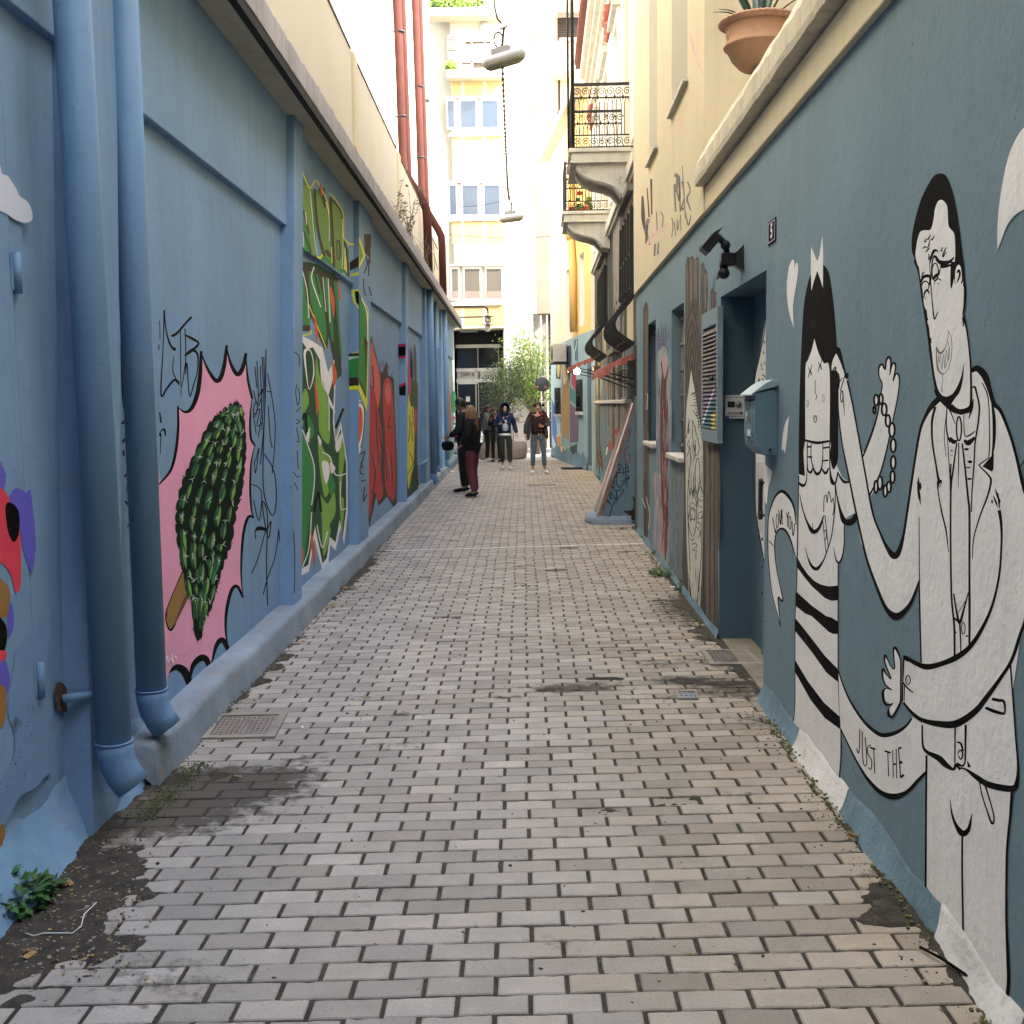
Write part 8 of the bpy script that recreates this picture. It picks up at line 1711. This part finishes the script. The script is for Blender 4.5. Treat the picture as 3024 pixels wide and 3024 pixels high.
mb=MB(); P=[X@Vector(v) for v in ((-.08,.03,1.45),(.06,.14,1.25),(.17,.15,1.05),(.20,.10,.95))]; mb.tube(P,.014,M_leath,6); mb.obox(X@Vector((.225,.06,.92)),Xr@Vector((.03,0,0)),Xr@Vector((0,.13,0)),Xr@Vector((0,0,.17)),M_leath)
tag(mb.build('shoulder_bag',origin=X@Vector((.2,.06,.8)),bevel=.02),'dark grey shoulder bag hanging at the hooded person side','bag')
mb=MB(); mb.lathe(X@Vector((0,0,.885)),[(.160,-.02),(.163,.0),(.158,.04)],M_pap,18,1,.80); mb.build('shirt_hem',o)
# woman in patterned sweater
x,y=feet(1590,1400)
o,X,J=person('woman in a patterned dark sweater, grey jacket and jeans standing in the alley',x,y,math.pi,1.68,dict(hipL=(-.09,0,.88),knL=(-.13,.02,.49),anL=(-.15,-.02,.09),toL=(-.21,.12,.03),knR=(.12,.02,.49),anR=(.13,-.01,.09),toR=(.15,.15,.03),elR=(.27,-.01,1.13),wrR=(.29,.02,.90),haR=(.27,.06,.83),elL=(-.25,-.03,1.14),wrL=(-.10,.16,1.10),haL=(-.03,.20,1.16)),M_skin,M_pat,M_jean,M_shoew,H_dark,h_tied,1.05,None,.98,True)
V=[J['shL'],J['elL'],J['elL'].lerp(J['wrL'],.8),J['shR'],J['elR'],J['elR'].lerp(J['wrR'],.9),J['neck']+Vector((0,-.06,-.05)),Vector((0,-.10,1.2)),Vector((0,-.11,.95)),Vector((.17,-.02,1.15)),Vector((.22,.0,.92)),Vector((.25,.02,.78)),Vector((-.17,-.02,1.15)),Vector((-.20,.0,.92)),Vector((-.21,.02,.80))]
skinned('jacket',V,[(6,0),(0,1),(1,2),(6,3),(3,4),(4,5),(6,7),(7,8),(3,9),(9,10),(10,11),(0,12),(12,13),(13,14)],[.080,.066,.055,.080,.068,.058,.07,.11,.11,(.05,.09),(.055,.10),(.04,.07),(.05,.09),(.05,.10),(.04,.07)],M_leath,6,2,o,X)
# couple at left
x,y=feet(1372,1455)
o,X,J=person('dark haired man in black jacket facing the left wall with a bag in his hands',x,y+.02,R(78),1.76,dict(head=(0,.05,1.55),crown=(0,.05,1.63),elR=(.22,.06,1.10),wrR=(.16,.24,1.03),haR=(.12,.31,1.01),elL=(-.22,.04,1.10),wrL=(-.14,.23,1.0),haL=(-.09,.30,.98)),M_skinD,mat('black jacket',(.012,.014,.02),.8,.2,9),M_blk,M_blk,H_dark,h_short,1.25,.80,1.05)
q=X@Vector((.02,.30,.86)); mb=MB(); mb.lathe(q,[(.03,-.12),(.08,-.10),(.10,-.02),(.085,.04),(.03,.06)],M_blk,14,1.2,.6); mb.tube([q+Vector((0,0,.08)),q+Vector((.02,-.02,.15)),X@Vector((.08,.30,1.02))],.012,M_metal,6); tag(mb.build('hand_bag',origin=q),'small black bag held by the man facing the left wall','bag')
x,y=feet(1388,1470)
o,X,J=person('long haired blond woman in black coat and burgundy trousers next to the man',x+.06,y+.12,R(62),1.63,dict(head=(0,.04,1.54),crown=(0,.04,1.62),knR=(.10,.06,.49),anR=(.12,.02,.09),toR=(.14,.19,.03),anL=(-.13,-.10,.09),toL=(-.16,.06,.03),elR=(.24,.05,1.10),wrR=(.20,.26,1.0),haR=(.17,.33,.98),elL=(-.24,-.03,1.10),wrL=(-.22,.12,.95),haL=(-.2,.18,.9)),M_skinD,M_blk,M_burg,M_blk,H_blond,h_long,1.35,.72,1.15)
mb=MB()
for S_,sx in (('R',.085),):
    for k in range(14):
        t=k/13; p_=J['hip'+S_].lerp(J['an'+S_],t)+Vector((.085*(1-.35*t),-.0,0)); mb.obox(X@p_,(.006,0,0),(0,.012,0),(0,0,.016),M_pap)
mb.build('trouser_piping',o)
# person in grey jacket behind, and the dark figure half hidden
x,y=feet(1443,1359)
o,X,J=person('woman with curly brown hair and grey jacket standing behind the couple',x,31.2,R(-95),1.62,dict(elR=(.22,.06,1.12),wrR=(.16,.26,1.12),haR=(.12,.32,1.15),elL=(-.22,.05,1.12),wrL=(-.15,.24,1.28),haL=(-.12,.28,1.36)),M_skin,M_gryj,M_blk,M_pap,H_brn,h_curly,1.2,.86,.9)
o,X,J=person('person in black half hidden behind the hooded walker',AT(1465,1300,30.8).x,30.8,R(170),1.52,dict(elR=(.20,.02,1.15),wrR=(.12,.18,1.3),haR=(.08,.22,1.38)),M_skin,M_blk,M_blk,M_blk,H_brn,h_short)
# ---------------------------------------------------------------- unseen blocks added to shade the alley
nb=thing('sun_blocker','unseen tall block added behind the right terrace to keep the sun out','building',(6,-2,0))
mb=MB(); mb.box(4.6,9,-30,8.2,0,12.5,M_cream); mb.build('wall',nb)
nb=thing('sky_blocker','unseen plain block added behind the viewer to darken the alley','building',(0,-7,0))
mb=MB(); mb.box(-12,12,-9,-6,0,17,M_conc); mb.build('wall',nb)
# ---------------------------------------------------------------- light
w=bpy.data.worlds.new('World'); scene.world=w; w.use_nodes=True; nt=w.node_tree; bg=nt.nodes['Background']
sky=nt.nodes.new('ShaderNodeTexSky'); sky.sky_type='NISHITA'; sky.sun_disc=False
sd=Vector((.74,-.27,.64)).normalized(); el=math.asin(sd.z); az=math.atan2(sd.x,sd.y)
sky.sun_elevation=el; sky.sun_rotation=az; sky.air_density=1.0; sky.dust_density=2.5; sky.ozone_density=.6
hs=nt.nodes.new('ShaderNodeHueSaturation'); hs.inputs['Saturation'].default_value=.75; nt.links.new(sky.outputs[0],hs.inputs['Color']); nt.links.new(hs.outputs[0],bg.inputs[0]); bg.inputs[1].default_value=.15
ld=bpy.data.lights.new('sun','SUN'); ld.energy=2.1; ld.angle=R(.6); ld.color=(1,.96,.90); lo=bpy.data.objects.new('sun',ld); COL.objects.link(lo)
lo.rotation_euler=(-sd).to_track_quat('-Z','Y').to_euler()
vs_=scene.view_settings; vs_.view_transform='Standard'; vs_.look='None'; vs_.gamma=1; vs_.exposure=3.45
scene.render.engine='CYCLES'; scene.cycles.max_bounces=8; scene.cycles.diffuse_bounces=4
for o in bpy.data.objects:
    for k in ('_loc','_x'):
        if k in o: del o[k]
